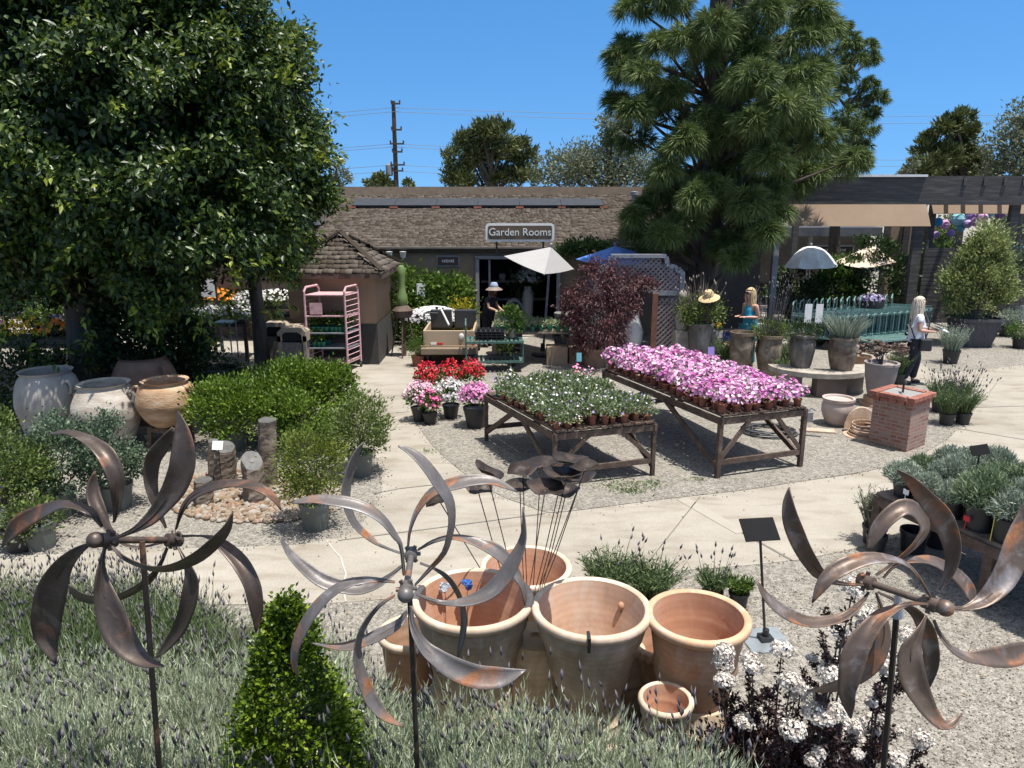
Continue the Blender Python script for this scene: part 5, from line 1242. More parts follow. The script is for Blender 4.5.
jar('shaded brown clay jar standing behind the whitish jar', 150, 422, [(.28, 0), (.40, .25), (.49, .6), (.47, .82), (.38, 1.02), (.34, 1.06), (.36, 1.09), (.375, 1.11)], BRNJ, ((.9, .43, .08), (-.5,)))
tj0 = P(172, 446)
jar('round tan clay jar with lug handles raised on a wooden stand, rightmost of the jars', 172, 446, [(.14, .28), (.30, .42), (.405, .62), (.415, .74), (.37, .9), (.30, .96), (.315, .99), (.33, 1.01)], TANJ, ((.86, .38, .06), (-.3, 3.3)))
k = MB()
for a in range(4):
    q = a * math.pi / 2 + .6; k.bar(tj0 + Vector((math.cos(q) * .3, math.sin(q) * .3, 0)), tj0 + Vector((math.cos(q) * .26, math.sin(q) * .26, .34)), .06, .06)
for a in range(4):
    q = a * math.pi / 2 + .6; q2 = q + math.pi / 2; k.bar(tj0 + Vector((math.cos(q) * .27, math.sin(q) * .27, .3)), tj0 + Vector((math.cos(q2) * .27, math.sin(q2) * .27, .3)), .05, .06)
setp(k.build('jar_stand', DKWOOD, loc=tj0), 'low wooden stand under the round tan clay jar', 'stand')

# ---------------------------------------------------------------- potted shrubs at left
def potshrub(label, x, y, R, h, folm, potm=DGPOT, pr=.2, ph=.3, n=3500, L=.05, W=.028, K=60, cr=.07, up=.5, name='potted_shrub', shell=.45, Ry=None, zlo=-.75, cat='potted shrub', flw=None, label_card=None, band=True, base=None, **kw):
    b = base or P(x, y); t = thing(name, label, cat, b)
    k = MB(); potmesh(k, pr, pr * .8, ph, 20, c=b); k.build('pot', potm, t, smooth=True)
    lv = Leaves(); bush(lv, n, (b.x, b.y, b.z + ph * .7 + (h - ph * .7) * .5), (R, Ry or R, (h - ph * .7) * .5), L, W, K=K, cr=cr, up=up, shell=shell, zlo=zlo, **kw); lv.build('foliage', folm, t)
    k = MB(); limbs(k, b + Vector((0, 0, ph * .8)), [b + Vector((rnd.uniform(-R, R) * .7, rnd.uniform(-R, R) * .7, ph * .8 + (h - ph) * rnd.uniform(.5, .85))) for _ in range(9)], .012, .004); k.build('stem', BARK, t)
    return t
BLUEG = mleaf('blue_green_leaf', (.025, .05, .03), (.06, .10, .06), (.12, .17, .10), (.17, .22, .13), trans=.25, rough=.5)
OLIVG = mleaf('soft_green_leaf', (.03, .052, .010), (.075, .115, .022), (.145, .195, .045), (.22, .27, .075), trans=.3, rough=.5)
BRIG = mleaf('bright_green_leaf', (.022, .048, .006), (.075, .135, .014), (.155, .24, .027), (.29, .38, .052), trans=.32, rough=.42)
potshrub('blue green leafy shrub in a dark pot left of the big bronze spinner', 60, 515, .5, 1.15, BLUEG, n=6000, K=80, L=.045)
potshrub('slender blue grey shrub in a grey pot between the whitish jar and the spinner', 117, 507, .34, 1.15, BLUEG, n=4500, L=.04)
potshrub('soft green shrub in a dark pot at the left picture edge', 12, 530, .52, 1.1, OLIVG, n=6000, K=80, L=.05)
potshrub('bushy green shrub behind the leftmost potted shrub', -20, 500, .5, 1.2, OLIVG, n=4500, K=60)
potshrub('low yellow green plant in a grey nursery pot beside the lavender at left', 42, 547, .24, .48, OLIVG, n=900, L=.05, ph=.28, pr=.16, K=18)
potshrub('small dark nursery pot with a low trailing plant at left', 22, 549, .16, .4, GRYGR, potm=BLKPL, n=500, ph=.25, pr=.15, K=14)
marker('teal plant label staked by the slender blue grey shrub', 97, 454, 8.3, 0, .17, .13, TEAL, tilt=.5)
# bright green group
potshrub('broad bright green shrub in a pot at the back left of the green group', 236, 449, .58, 1.06, BRIG, n=7500, K=110, L=.065, W=.03, cr=.085)
potshrub('tall bright green shrub in a pot in the middle of the green group', 292, 438, .55, 1.2, BRIG, n=7500, K=110, L=.065, W=.03, cr=.085)
potshrub('bright green shrub at the back right of the green group near the pink rack', 328, 434, .45, 1.14, BRIG, n=6000, K=90, L=.065, W=.03)
potshrub('fine leaved green shrub in a grey pot beside the path, right of the green group', 361, 475, .36, 1.1, OLIVG, n=5000, K=70, L=.055, W=.02, potm=DGPOT, pr=.17, ph=.32)
potshrub('airy yellow green shrub in a grey green pot in front of the green group', 316, 528, .36, 1.18, mleaf('yellow_green_leaf', (.035, .06, .008), (.09, .13, .018), (.16, .20, .03), (.25, .25, .05), trans=.35), n=5500, K=80, L=.042, W=.02, pr=.165, ph=.32)
potshrub('dark green shrub filling the gap at the centre of the green group', 300, 455, .45, .95, BRIG, n=4000, K=60, L=.06, W=.03)
k = MB(); b = P(221, 398); k.lathe([(0, 0), (.28, 0), (.34, .5), (.37, .5), (.37, .58), (.33, .58), (.30, .45), (0, .45)], 26, b); setp(k.build('planter_tub', mtone('charcoal_glaze', (.05, .05, .055), .8, rough=.5), loc=b, smooth=True), 'empty charcoal tub in the tree shade left of the kiosk bins', 'plant pot')

# ---------------------------------------------------------------- basalt columns, river stones
BASALT = mnoise('basalt', [(.3, (.06, .045, .033)), (.5, (.13, .10, .075)), (.7, (.24, .195, .155))], scale=5, rough=.85, bump=.9, bscale=14, detail=9)
BTOP = mnoise('basalt_cut_top', [(.3, (.05, .048, .045)), (.7, (.115, .11, .105))], scale=9, rough=.6, bump=.2)
def column(label, x, y, xt, yt, wpx, cut=.0, hole=False, rot=0):
    b = P(x, y); d = b.y; top = Q(xt, yt, d + .02); r = wpx / 2 * d * 1.02 / FPX; nseg = 6
    t = thing('basalt_column', label, 'stone column', b, 'basalt column fountain stones')
    k = MB(); rings = []; rows = 12
    ax = Vector((top.x - b.x, .02, top.z))
    for j in range(rows + 1):
        z = j / rows; ring = []
        for i in range(nseg * 2):
            a = rot + i * math.pi / nseg; q = r * (1 if i % 2 == 0 else .88) * (1 + rnd.uniform(-.06, .06)) * (1.08 - .08 * z)
            p = b + ax * z + Vector((math.cos(a) * q, math.sin(a) * q, 0))
            if j == rows: p.z += cut * (math.sin(a) * .8 - math.cos(a) * .5) * r
            elif j == rows - 1: p.z += cut * (math.sin(a) * .8 - math.cos(a) * .5) * r * .6
            ring.append(p)
        rings.append(ring)
    m_ = nseg * 2; vs = [p for g_ in rings for p in g_]
    k.add(vs, [(j * m_ + i, j * m_ + (i + 1) % m_, (j + 1) * m_ + (i + 1) % m_, (j + 1) * m_ + i) for j in range(rows) for i in range(m_)]); k.build('shaft', BASALT, t)
    k = MB(); cen = sum(rings[-1], Vector()) / m_; k.add(rings[-1] + [cen], [(i, (i + 1) % m_, m_) for i in range(m_)])
    for v_ in k.v: v_ += Vector((0, 0, .004))
    k.build('cut_top', BTOP, t)
    if hole:
        nn = (rings[-1][0] - cen).cross(rings[-1][2] - cen).normalized(); nn = nn if nn.z > 0 else -nn
        e1 = nn.orthogonal().normalized(); e2 = nn.cross(e1); k = MB()
        k.poly([cen + nn * .009 + (e1 * math.cos(a * .5236) + e2 * math.sin(a * .5236)) * r * .24 for a in range(12)]); k.build('bore_hole', BLACK, t)
column('tall straight basalt column, highest of the group', 268, 486, 267, 420, 19, .1)
column('short basalt column with a sloping pale top and a drilled hole', 256, 502, 252, 461, 22, .75, True, .3)
column('broad mid height basalt column behind the small white sign', 226, 484, 225, 447, 21, .4, rot=.4)
column('low basalt stump at the front left of the stone group', 204, 505, 203, 480, 19, .1, rot=.2)
column('thin dark basalt column at the left of the white sign', 214, 480, 213, 441, 11, .2, rot=.1)
marker('small white sign on a black stake in front of the basalt columns', 218, 445, P(218, 484).y - .22, 0, .13, .11, WHITE, tilt=.5, name='small_sign')
marker('tiny white tag hanging on the broad grey jar at left', 77, 398, P(77, 449).y, 0, .05, .06, WHITE)
ST = mleaf('river_stone', (.14, .09, .052), (.20, .145, .095), (.235, .19, .145), (.29, .265, .235), (.24, .135, .075), trans=0, rough=.8, spec=.25)
Vv = []; Ff = []; va = []; b_ = 0
ico = bmesh.new(); bmesh.ops.create_icosphere(ico, subdivisions=2, radius=1); IV = np.array([v.co[:] for v in ico.verts]); IF = np.array([[v.index for v in f.verts] for f in ico.faces]); ico.free()
for q in range(2300):
    a = rnd.uniform(0, 6.28); rr = math.sqrt(rnd.random()); x, y = 255 + 95 * rr * math.cos(a), 497 + 27 * rr * math.sin(a)
    if x < 160 or x > 345 or y > 524: continue
    p = P(x, y); s = np.array([rnd.uniform(.02, .045), rnd.uniform(.02, .036), rnd.uniform(.014, .025)]) * (1.0 if rnd.random() < .85 else 1.4)
    th = rnd.uniform(0, 3.14); c, s_ = math.cos(th), math.sin(th); Rz = np.array([[c, -s_, 0], [s_, c, 0], [0, 0, 1]])
    v = (IV * (1 + .1 * np.sin(IV * 3 + q)) * s) @ Rz.T + np.array([p.x, p.y, s[2] * .7 + rnd.uniform(0, .03) * (1 - rr)])
    Vv.append(v); Ff.append(IF + b_); b_ += len(v); va.append(np.full(len(IF), rnd.random()))
me = npmesh('river_stones', np.concatenate(Vv), np.concatenate(Ff), np.concatenate(va)); me.polygons.foreach_set('use_smooth', [True] * len(me.polygons))
setp(link('river_stones', me, ST), 'bed of rounded buff river stones around the basalt columns', 'stones', kind='stuff')
# ---------------------------------------------------------------- pink rack
PNK = mnoise('pink_paint', [(.3, (.42, .22, .24)), (.55, (.58, .36, .38)), (.75, (.62, .48, .47))], scale=9, rough=.6, detail=8)
r0 = P(311, 371); r1 = P(347, 374); rk = thing('plant_rack', 'tall pink metal rack holding a row of green pots in front of the kiosk', 'rack', (r0 + r1) / 2)
fx = Vector((r1.x - r0.x, 0, 0)); dpt = Vector((.62, .72, 0)) * .0 + Vector((.16, .58, 0)); rh = 1.80
fl_ = Vector((r0.x, (r0.y + r1.y) / 2, 0)); C4 = [fl_, fl_ + fx, fl_ + fx + dpt, fl_ + dpt]
for (a, b) in ((0, 3), (1, 2)):
    k = MB(); pa, pb = C4[a], C4[b]; pts = [pa + Vector((0, 0, .12)), pa + Vector((0, 0, rh - .08)), pa.lerp(pb, .12) + Vector((0, 0, rh)), pa.lerp(pb, .88) + Vector((0, 0, rh)), pb + Vector((0, 0, rh - .08)), pb + Vector((0, 0, .12))]
    k.tube(pts, .024, 7)
    for q in range(13):
        z = .25 + q * .115; k.tube([pa + Vector((0, 0, z)), pb + Vector((0, 0, z))], .010, 5)
    k.build('side_frame', PNK, rk)
for z in (.2, .52, .84, 1.2, 1.64):
    k = MB(); c = (C4[0] + C4[2]) / 2; k.prism([q_ + Vector((0, 0, z - .0125)) for q_ in C4], (0, 0, .025)); k.build('shelf', GREYW if z in (.84, .52) else PNK, rk)
for q in C4:
    k = MB(); k.lathe([(0, -.02), (.055, -.02), (.055, .02), (0, .02)], 12, (0, 0, 0)); 
    for v_ in k.v: x, y, z = v_; v_.xyz = (z + q.x, y + q.y, x + .06)
    k.box((q.x, q.y, .11), (.04, .06, .05)); k.build('caster', BLACK, rk)
k = MB(); k.box((C4[0].x + .22, C4[0].y + .02, 1.36), (.26, .012, .24)); setp(k.build('price_board', PNK, loc=(C4[0].x + .22, C4[0].y, 1.3)), 'small pink board hanging on the upper left of the pink rack', 'sign')
gp = [flowerpot('potted_seedling', 'leafy green seedling in a small nursery pot on the pink rack', 'potted plant', 'seedlings on the pink rack', .062, .11, GPOT, GREEN, WPET, 80, 0, .11, .3, .02, leafL=.08) for _ in range(3)]
u_ = 0
for z, n_ in ((.853, 8), (.533, 3)):
    for row in range(2):
        for i in range(n_):
            o = gp[u_] if u_ < 3 else copy_tree(gp[rnd.randrange(3)]); u_ += 1
            o.location = (C4[0].x + .12 + row * .06 + i * (fx.x - .16) / 7.3 + rnd.uniform(-.015, .015), C4[0].y + .14 + row * .22, z + .001); o.rotation_euler = (0, 0, rnd.uniform(0, 6))
# ---------------------------------------------------------------- litter bins
AGG = mnoise('exposed_aggregate', [(.3, (.10, .085, .07)), (.5, (.20, .17, .14)), (.7, (.33, .29, .25))], scale=40, rough=.9, detail=5)
TANP = mtone('tan_hood', (.36, .29, .215), .88, rough=.6)
def bin_(label, x, y):
    b = P(x, y); t = thing('litter_bin', label, 'litter bin', b); k = MB()
    k.box(b + Vector((0, 0, .36)), (.50, .50, .68)); k.build('aggregate_body', AGG, t, bevel=.02)
    for sx in (-.26, .26):
        for sy in (-.26, .26):
            k = MB(); k.box(b + Vector((sx, sy, .42)), (.06, .06, .84)); k.build('corner_post', TANP, t)
    k = MB(); h = .28
    pr = [(-.29, 0), (-.29, .16), (-.2, .24), (.2, .24), (.29, .16), (.29, 0), (.2, 0), (.2, .15), (-.2, .15), (-.2, 0)]
    k.prism([b + Vector((x_, -.29, .72 + z_)) for x_, z_ in [(-.29, 0), (-.29, .2), (-.19, .29), (.19, .29), (.29, .2), (.29, 0), (.21, 0), (.21, .14), (.13, .2), (-.13, .2), (-.21, .14), (-.21, 0)]], (0, .58, 0)); k.build('hood', TANP, t)
    k = MB(); k.box(b + Vector((0, .02, .83)), (.4, .5, .2)); k.build('inner_bin', BLACK, t)
bin_('tan hooded litter bin with pebbled sides, left one beside the kiosk wall', 281, 366)
bin_('tan hooded litter bin with pebbled sides, right one just left of the pink rack', 298, 373)
k = MB(); b = P(290, 362); b.z = 0
k.box((b.x + .05, b.y, 1.06), (.7, .5, .02)); 
for i in range(5):
    k.box((b.x - .22 + i * .135, b.y - .15, 1.10), (.11, .1, .07)); k.box((b.x - .22 + i * .135, b.y + .1, 1.10), (.11, .1, .07))
setp(k.build('seedling_tray', BLKPL, loc=(b.x, b.y, 1.05)), 'black seedling trays stacked on top of the litter bin hoods', 'tray')

# ---------------------------------------------------------------- green finial post and stools by the kiosk
FING = mnoise('green_glaze', [(.3, (.10, .16, .045)), (.7, (.19, .26, .085))], scale=3, rough=.3, spec=.6)
b = Q(404, 350, 17.2); b.z = 0; zt = Q(404, 265, 17.2).z; zb = Q(404, 305, 17.2).z; t = thing('ceramic_totem', 'tall green glazed ceramic bottle form standing on a dark stand right of the kiosk', 'garden ornament', b)
k = MB(); hh = zt - zb; k.lathe([(0, 0), (.10, .0), (.135, hh * .1), (.12, hh * .22), (.085, hh * .36), (.08, hh * .55), (.095, hh * .75), (.10, hh * .9), (.06, hh * .98), (0, hh)], 20, (b.x, b.y, zb)); k.build('glazed_body', FING, t, smooth=True)
k = MB(); k.tube([(b.x, b.y, 0), (b.x, b.y, zb)], .05, 8)
for q in range(4): a = q * 1.571; k.tube([(b.x + .3 * math.cos(a), b.y + .3 * math.sin(a), 0), (b.x + .08 * math.cos(a), b.y + .08 * math.sin(a), zb - .05)], .02, 6)
k.lathe([(0, zb - .3), (.2, zb - .28), (.24, zb - .12), (.12, zb)], 14, (b.x, b.y, 0)); k.build('stand', DKWOOD, t)
potshrub('small rosemary in a terracotta pot on the path left of the utility cart', 418, 366, .17, .62, GREEN, potm=TPOT, n=1200, L=.06, W=.012, pr=.14, ph=.24, K=25, up=.9)
shrub('leafy_shrub', 'big glossy green shrub against the shop wall left of the doorway', 443, 19.0, .68, 1.72, GREEN, 6000, .13, .07, 70, vhi=1)
shrub('leafy_shrub', 'yellow green shrub between the kiosk and the shop wall', 392, 19.0, .75, 1.95, GREEN, 3500, .12, .07, 50)
wfb = Q(434, 312, 18.0); t = thing('white_flower_bed', 'drift of white flowers behind the utility cart seats', 'flowers', (wfb.x, 18.0, 0))
lv = Leaves(); d = dirs(420, 0); lv.bloom(np.array([wfb.x, 18, .72]) + d * np.array([.72, .3, .34]), d + [0, -.3, .3], .045, rng.uniform(.3, 1, 420)); lv.build('flowers', WPET, t)
lv = Leaves(); bush(lv, 1800, (wfb.x, 18, .42), (.72, .32, .45), .08, .04, K=30, cr=.1); lv.build('foliage', GREEN, t)
shrub('leafy_shrub', 'bright yellow leaved small shrub right of the white flowers', 463, 18.2, .22, 1.12, mleaf('yellow_leaf', (.22, .20, .01), (.42, .36, .02), (.5, .42, .05)), 700, .08, .045, 14)
k = MB(); c = Q(421, 292, 18.5); k.box((c.x, 18.5, c.z), (.2, .02, .42), rz=.1); k.tube([(c.x, 18.52, 0), (c.x, 18.52, c.z)], .012, 5); setp(k.build('notice_board', WHITE, loc=(c.x, 18.5, 0)), 'white upright notice card among the shrubs by the shop wall', 'sign')

# ---------------------------------------------------------------- utility cart
BEIGE = mtone('cart_beige', (.40, .30, .20), .93, scale=2, rough=.45)
v0 = P(447, 366); vz = thing('utility_cart', 'beige utility cart with a flat tailgate and black seats parked by the shop', 'utility vehicle', (v0.x, v0.y, 0))
X, Y = v0.x, v0.y; k = MB()
k.box((X + .05, Y + .03, .62), (1.12, .05, .34)); k.box((X - .49, Y + .65, .62), (.05, 1.2, .34)); k.box((X + .59, Y + .65, .62), (.05, 1.2, .34)); k.box((X + .05, Y + .65, .47), (1.1, 1.2, .05)); k.build('cargo_bed', BEIGE, vz, bevel=.012)
k = MB(); k.box((X + .05, Y + .75, .36), (1.2, 1.9, .14)); k.box((X + .05, Y + .02, .36), (1.25, .1, .2)); k.build('chassis', mtone('cart_dark_beige', (.20, .145, .095), .9, rough=.6), vz, bevel=.015)
for s in (-1, 1):
    k = MB(); cx = X + .05 + s * .28; k.box((cx, Y + 1.35, .86), (.5, .1, .42)); k.box((cx, Y + 1.55, .66), (.5, .42, .1)); k.build('seat', mtone('black_vinyl', (.025, .027, .032), .85, rough=.5), vz, bevel=.03)
    for yy in (.35, 1.9):
        k = MB(); k.lathe([(0, -.1), (.12, -.1), (.23, -.09), (.25, -.04), (.25, .04), (.23, .09), (.12, .1), (0, .1)], 22)
        for v_ in k.v: a, b_, c_ = v_; v_.xyz = (c_ + X + .05 + s * .52, a + Y + yy, b_ + .25)
        k.build('wheel', BLACK, vz, smooth=True)
k = MB(); k.ball((X + .33, Y - .0, .66), (.055, .02, .07), 12, 8); k.build('tail_badge', WHITE, vz, smooth=True)
k = MB(); k.box((X - .28, Y - .002, .5), (.14, .012, .045)); k.build('white_reflector', WHITE, vz)
k = MB(); k.box((X - .15, Y - .002, .5), (.13, .012, .045)); k.box((X + .6, Y - .002, .5), (.08, .012, .045)); k.build('red_reflector', mtone('red_lens', (.55, .03, .02), .9, rough=.3), vz)
k = MB(); k.tube([(X - .62, Y + 1.2, .5), (X - .62, Y + 1.2, .98), (X - .55, Y + 1.25, 1.0), (X - .3, Y + 1.3, .98)], .018, 7); k.build('hand_rail', BLACK, vz)
k = MB(); a = Q(440, 307, Y + .9); b_ = Q(449, 325, Y + .35); k.tube([a, b_], .022, 7); setp(k.build('garden_rake', OFFW, loc=b_), 'pale wooden tool handle leaning in the bed of the utility cart', 'tool')

# ---------------------------------------------------------------- green flatbed plant carts
CG = mnoise('green_cart_paint', [(.3, (.03, .075, .065)), (.7, (.075, .15, .13))], scale=8, rough=.55)
TG = mnoise('teal_cart_paint', [(.3, (.075, .155, .145)), (.7, (.17, .28, .26))], scale=8, rough=.5)
def flatcart(name, label, loc, rz, decks, handle, L=1.2, W=.6, mat=None, group=None, rails=False):
    mat = mat or CG; t = thing(name, label, 'cart', loc, group, rz=rz)
    for z in decks:
        k = MB()
        for s in (-W / 2, W / 2): k.bar((-L / 2, s, z), (L / 2, s, z), .035, .045)
        for s in (-L / 2, L / 2): k.bar((s, -W / 2, z), (s, W / 2, z), .035, .045)
        n = 13
        for i in range(n): x = -L / 2 + L * (i + .5) / n; k.bar((x, -W / 2, z + .008), (x, W / 2, z + .008), L / n * .62, .012)
        k.build('deck', mat, t)
    if handle:
        k = MB(); x = -L / 2
        k.tube([(x, -W / 2, decks[0]), (x, -W / 2, handle - .05), (x, -W / 2 + .06, handle), (x, W / 2 - .06, handle), (x, W / 2, handle - .05), (x, W / 2, decks[0])], .017, 7)
        for q in range(1, 3): k.tube([(x, -W / 2, decks[0] + (handle - decks[0]) * q / 3), (x, W / 2, decks[0] + (handle - decks[0]) * q / 3)], .011, 5)
        if len(decks) > 1:
            for s in (-W / 2, W / 2): k.tube([(L / 2, s, decks[0]), (L / 2, s, decks[1])], .014, 6)
        k.build('handle_frame', mat, t)
        if rails:
            for s in (-W / 2, W / 2):
                k = MB(); k.bar((-L / 2, s, decks[0] + .55), (L / 2, s, decks[0] + .55), .02)
                for q in range(9): k.bar((-L / 2 + L * (q + .5) / 9, s, decks[0]), (-L / 2 + L * (q + .5) / 9, s, decks[0] + .55), .014)
                k.build('side_rail', mat, t)
    for sx in (-1, 1):
        for sy in (-1, 1):
            k = MB(); k.lathe([(0, -.022), (.06, -.022), (.085, -.018), (.085, .018), (.06, .022), (0, .022)], 14)
            for v_ in k.v: a, b_, c_ = v_; v_.xyz = (a + sx * (L / 2 - .12), c_ + sy * (W / 2 - .04), b_ + .085)
            k.box((sx * (L / 2 - .12), sy * (W / 2 - .04), .16), (.04, .05, .1)); k.build('wheel', BLACK, t)
    return t
gc = P(494, 372); flatcart('plant_cart', 'green two decked plant cart carrying black trays behind the red geraniums', (gc.x, gc.y + .2, 0), .06, (.24, .66), 1.08, L=1.2, W=.62)
for i in range(4):
    k = MB(); z = .685 + i * .055
    b = Vector((gc.x - .08 + rnd.uniform(-.03, .03), gc.y + .2, z)); k.box(b + Vector((0, 0, .01)), (.62 + rnd.uniform(-.04, .04), .34, .012))
    for q in range(6):
        for r_ in range(3): k.lathe([(.03, 0), (.042, .045), (.036, .045), (.026, .004)], 6, b + Vector((-.25 + q * .1, -.11 + r_ * .11, .012)))
    setp(k.build('seedling_tray', BLKPL, loc=b), ['lowest black tray on the green plant cart', 'second black tray up on the green plant cart', 'third black tray up on the green plant cart', 'topmost black tray on the green plant cart'][i], 'tray', 'black trays on the plant cart')
k = MB(); b = Vector((gc.x + .1, gc.y + .2, .27)); k.box(b + Vector((0, 0, .03)), (.5, .3, .06)); setp(k.build('seedling_tray', BLKPL, loc=b), 'black tray lying on the lower deck of the green plant cart', 'tray')
b = Vector((gc.x + .22, gc.y + .1, .27)); potshrub('young leafy plant on the lower deck of the green plant cart', 0, 0, .1, .38, GREEN, potm=BLKPL, pr=.06, ph=.1, n=160, K=8, base=b + Vector((0, 0, .055)), L=.07, W=.04)
potshrub('tall leafy young plant standing on the green plant cart trays', 0, 0, .2, .62, GREEN, potm=mtone('buff_pot', (.42, .33, .23), .9), pr=.09, ph=.2, n=260, K=12, base=Vector((gc.x + .38, gc.y + .35, .688)), L=.11, W=.07)
# mailbox shaped planter on a table, pale succulents with green pots
b = Q(532, 345, 16.6); b.z = 0; t = thing('display_table', 'rough timber trestle table holding pale succulents in green pots near the doorway', 'table', b)
for i in range(5):
    pass
k = MB(); k.box((b.x, b.y, .72), (1.75, .85, .04)); k.build('tabletop', OLDW, t)
for sx in (-.75, .75):
    for s in (-1, 1): k = MB(); k.bar((b.x + sx - .12 * s, b.y - .36 * s, 0), (b.x + sx + .1 * s, b.y + .36 * s, .7), .06, .05); k.build('leg', OLDW, t)
k = MB(); k.bar((b.x - .75, b.y, .4), (b.x + .75, b.y, .1), .05, .04); k.build('brace', OLDW, t)
so_ = [flowerpot('potted_succulent', 'pale green succulent in a bright green pot on the trestle table', 'potted plant', 'pale succulents on the trestle table', .06, .11, GPOT, mleaf('pale_succulent', (.16, .20, .10), (.28, .32, .18), (.38, .41, .27), trans=.15), WPET, 70, 0, .10, .12, .02, leafL=.06) for _ in range(2)]
for i in range(9):
    for j in range(4):
        o = so_[i] if j == 0 and i < 2 else copy_tree(so_[(i + j) % 2]); o.location = (b.x - .76 + i * .19, b.y - .33 + j * .2, .742); o.rotation_euler = (0, 0, i + j)
b2 = Q(514, 320, 17.6); b2.z = 0; t = thing('barrel_hood_cart', 'dark rounded hood like a mailbox on a stand in front of the doorway', 'garden ornament', b2)
zc = Q(514, 312, 17.6).z; k = MB(); pts = [Vector((b2.x + .22 * math.cos(a), 17.6, zc + .27 * math.sin(a))) for a in np.linspace(0, math.pi, 12)]; pts = [Vector((b2.x + .22, 17.6, zc - .18))] + pts + [Vector((b2.x - .22, 17.6, zc - .18))]
k.prism(pts, (0, .55, 0)); k.build('hood', BLKPL, t)
k = MB(); k.tube([p + Vector((0, -.01, 0)) for p in pts], .025, 6); k.build('hood_rim', GREYW, t)
k = MB(); k.box((b2.x, 17.85, (zc - .18) / 2), (.4, .45, zc - .18)); k.build('cabinet', DKWOOD, t)
k = MB(); b = Q(498, 318, 17.3); k.prism([(b.x - .12, 17.3, b.z - .2), (b.x + .14, 17.3, b.z - .2), (b.x + .1, 17.3, b.z + .15), (b.x - .06, 17.3, b.z + .15)], (0, .3, 0)); k.box((b.x, 17.45, (b.z - .2) / 2), (.3, .3, b.z - .2)); setp(k.build('buff_planter', mtone('buff_stone', (.34, .27, .19), .9), loc=(b.x, 17.3, 0)), 'buff stone block planter left of the rounded black hood', 'plant pot')
# paper bag like boxes on the ground
for (x, y, w_, h_, lab) in ((557, 366, .46, .42, 'plain brown cardboard box on the ground left of the maple'), (577, 364, .36, .36, 'brown cardboard box half hidden behind the maple stems')):
    p = P(x, y); k = MB(); k.box((p.x, p.y + .2, h_ / 2), (w_, .4, h_)); k.box((p.x, p.y + .2, h_ + .002), (w_ * .9, .34, .01)); setp(k.build('cardboard_box', mtone('cardboard', (.28, .20, .13), .88, rough=.9), loc=p, bevel=.01), lab, 'box')
k = MB(); p = P(566, 362); k.lathe([(0, 0), (.2, 0), (.27, .5), (.3, .5), (.3, .58), (.26, .58), (.24, .5), (0, .48)], 18, (p.x, p.y + .3, .0)); k.lathe([(0, .5), (.22, .5), (.24, 1.0), (.27, 1.0), (.27, 1.08), (0, 1.06)], 18, (p.x, p.y + .3, .0)); setp(k.build('stacked_pots', mnoise('mossy_stone', [(.3, (.11, .105, .095)), (.7, (.22, .21, .19))], scale=6, rough=.9), loc=(p.x, p.y + .3, 0), smooth=True), 'two grey stone pots stacked left of the maroon maple', 'plant pot')

# ---------------------------------------------------------------- umbrellas
def umbrella(label, apex, corners, mat, drop=.0, polemat=None, n=None, bulge=.0, foot=None):
    apex = Vector(apex); b = Vector((foot.x, foot.y, 0)) if foot else Vector((apex.x, apex.y, 0)); t = thing('patio_umbrella', label, 'umbrella', b)
    k = MB(); cs = [Vector(c) for c in corners]; m_ = len(cs); rows = 6; vs = []
    for j in range(rows + 1):
        s = j / rows
        for i in range(m_):
            for q in range(4):
                e = cs[i].lerp(cs[(i + 1) % m_], q / 4); sag = .05 * math.sin(math.pi * q / 4) * s
                vs.append(apex.lerp(e, s) + Vector((0, 0, bulge * math.sin(math.pi * s) - sag * .5)))
    w_ = m_ * 4; k.add(vs, [(j * w_ + i, j * w_ + (i + 1) % w_, (j + 1) * w_ + (i + 1) % w_, (j + 1) * w_ + i) for j in range(rows) for i in range(w_)])
    can = k.build('canopy', mat, t); s_ = can.modifiers.new('th', 'SOLIDIFY'); s_.thickness = .008
    k = MB()
    for c in cs: k.tube([apex - Vector((0, 0, .03)), apex.lerp(c, .5) + Vector((0, 0, bulge - .03)), c - Vector((0, 0, .02))], .012, 5)
    k.build('rib', GREYW, t)
    k = MB(); k.tube([b, apex + Vector((0, 0, .02))], .028, 8); k.build('pole', polemat or GREYW, t)
    k = MB(); k.ball(apex + Vector((0, 0, .05)), .04, 8, 6); k.build('finial', polemat or GREYW, t)
    k = MB(); k.lathe([(0, 0), (.26, 0), (.26, .06), (.06, .1), (.05, .3), (0, .3)], 18, b); k.build('base', BLACK, t)
    return t
WCL = mtone('white_canvas', (.30, .29, .28), .95, rough=.85); BCL = mtone('blue_canvas', (.055, .16, .46), .92, rough=.8); SCL = mnoise('silver_canvas', [(.35, (.50, .52, .50)), (.65, (.70, .72, .70))], scale=4, rough=.5); TCL = mtone('sand_canvas', (.58, .46, .36), .93, rough=.85)
umbrella('square white market umbrella in front of the shop doorway', Q(551, 247, 17.2), [Q(504, 256, 16.6), Q(544, 274, 15.5), Q(574, 269, 17.6), Q(528, 252, 18.9)], WCL, foot=Q(543, 330, 17.2))
umbrella('bright blue umbrella behind the lattice arbor', Q(615, 246, 19.0), [Q(576, 259, 18.4), Q(600, 264, 17.6), Q(635, 264, 17.7), Q(652, 258, 18.6), Q(640, 253, 20), Q(596, 253, 20)], BCL)
umbrella('rounded silvery umbrella under the pergola', Q(811, 246, 21.8), [Q(811 + 28 * math.cos(a) , 266 - 2.5 * math.sin(a), 21.8 + .9 * math.sin(a)) for a in np.arange(8) * math.pi / 4 + .3], SCL, bulge=.16)
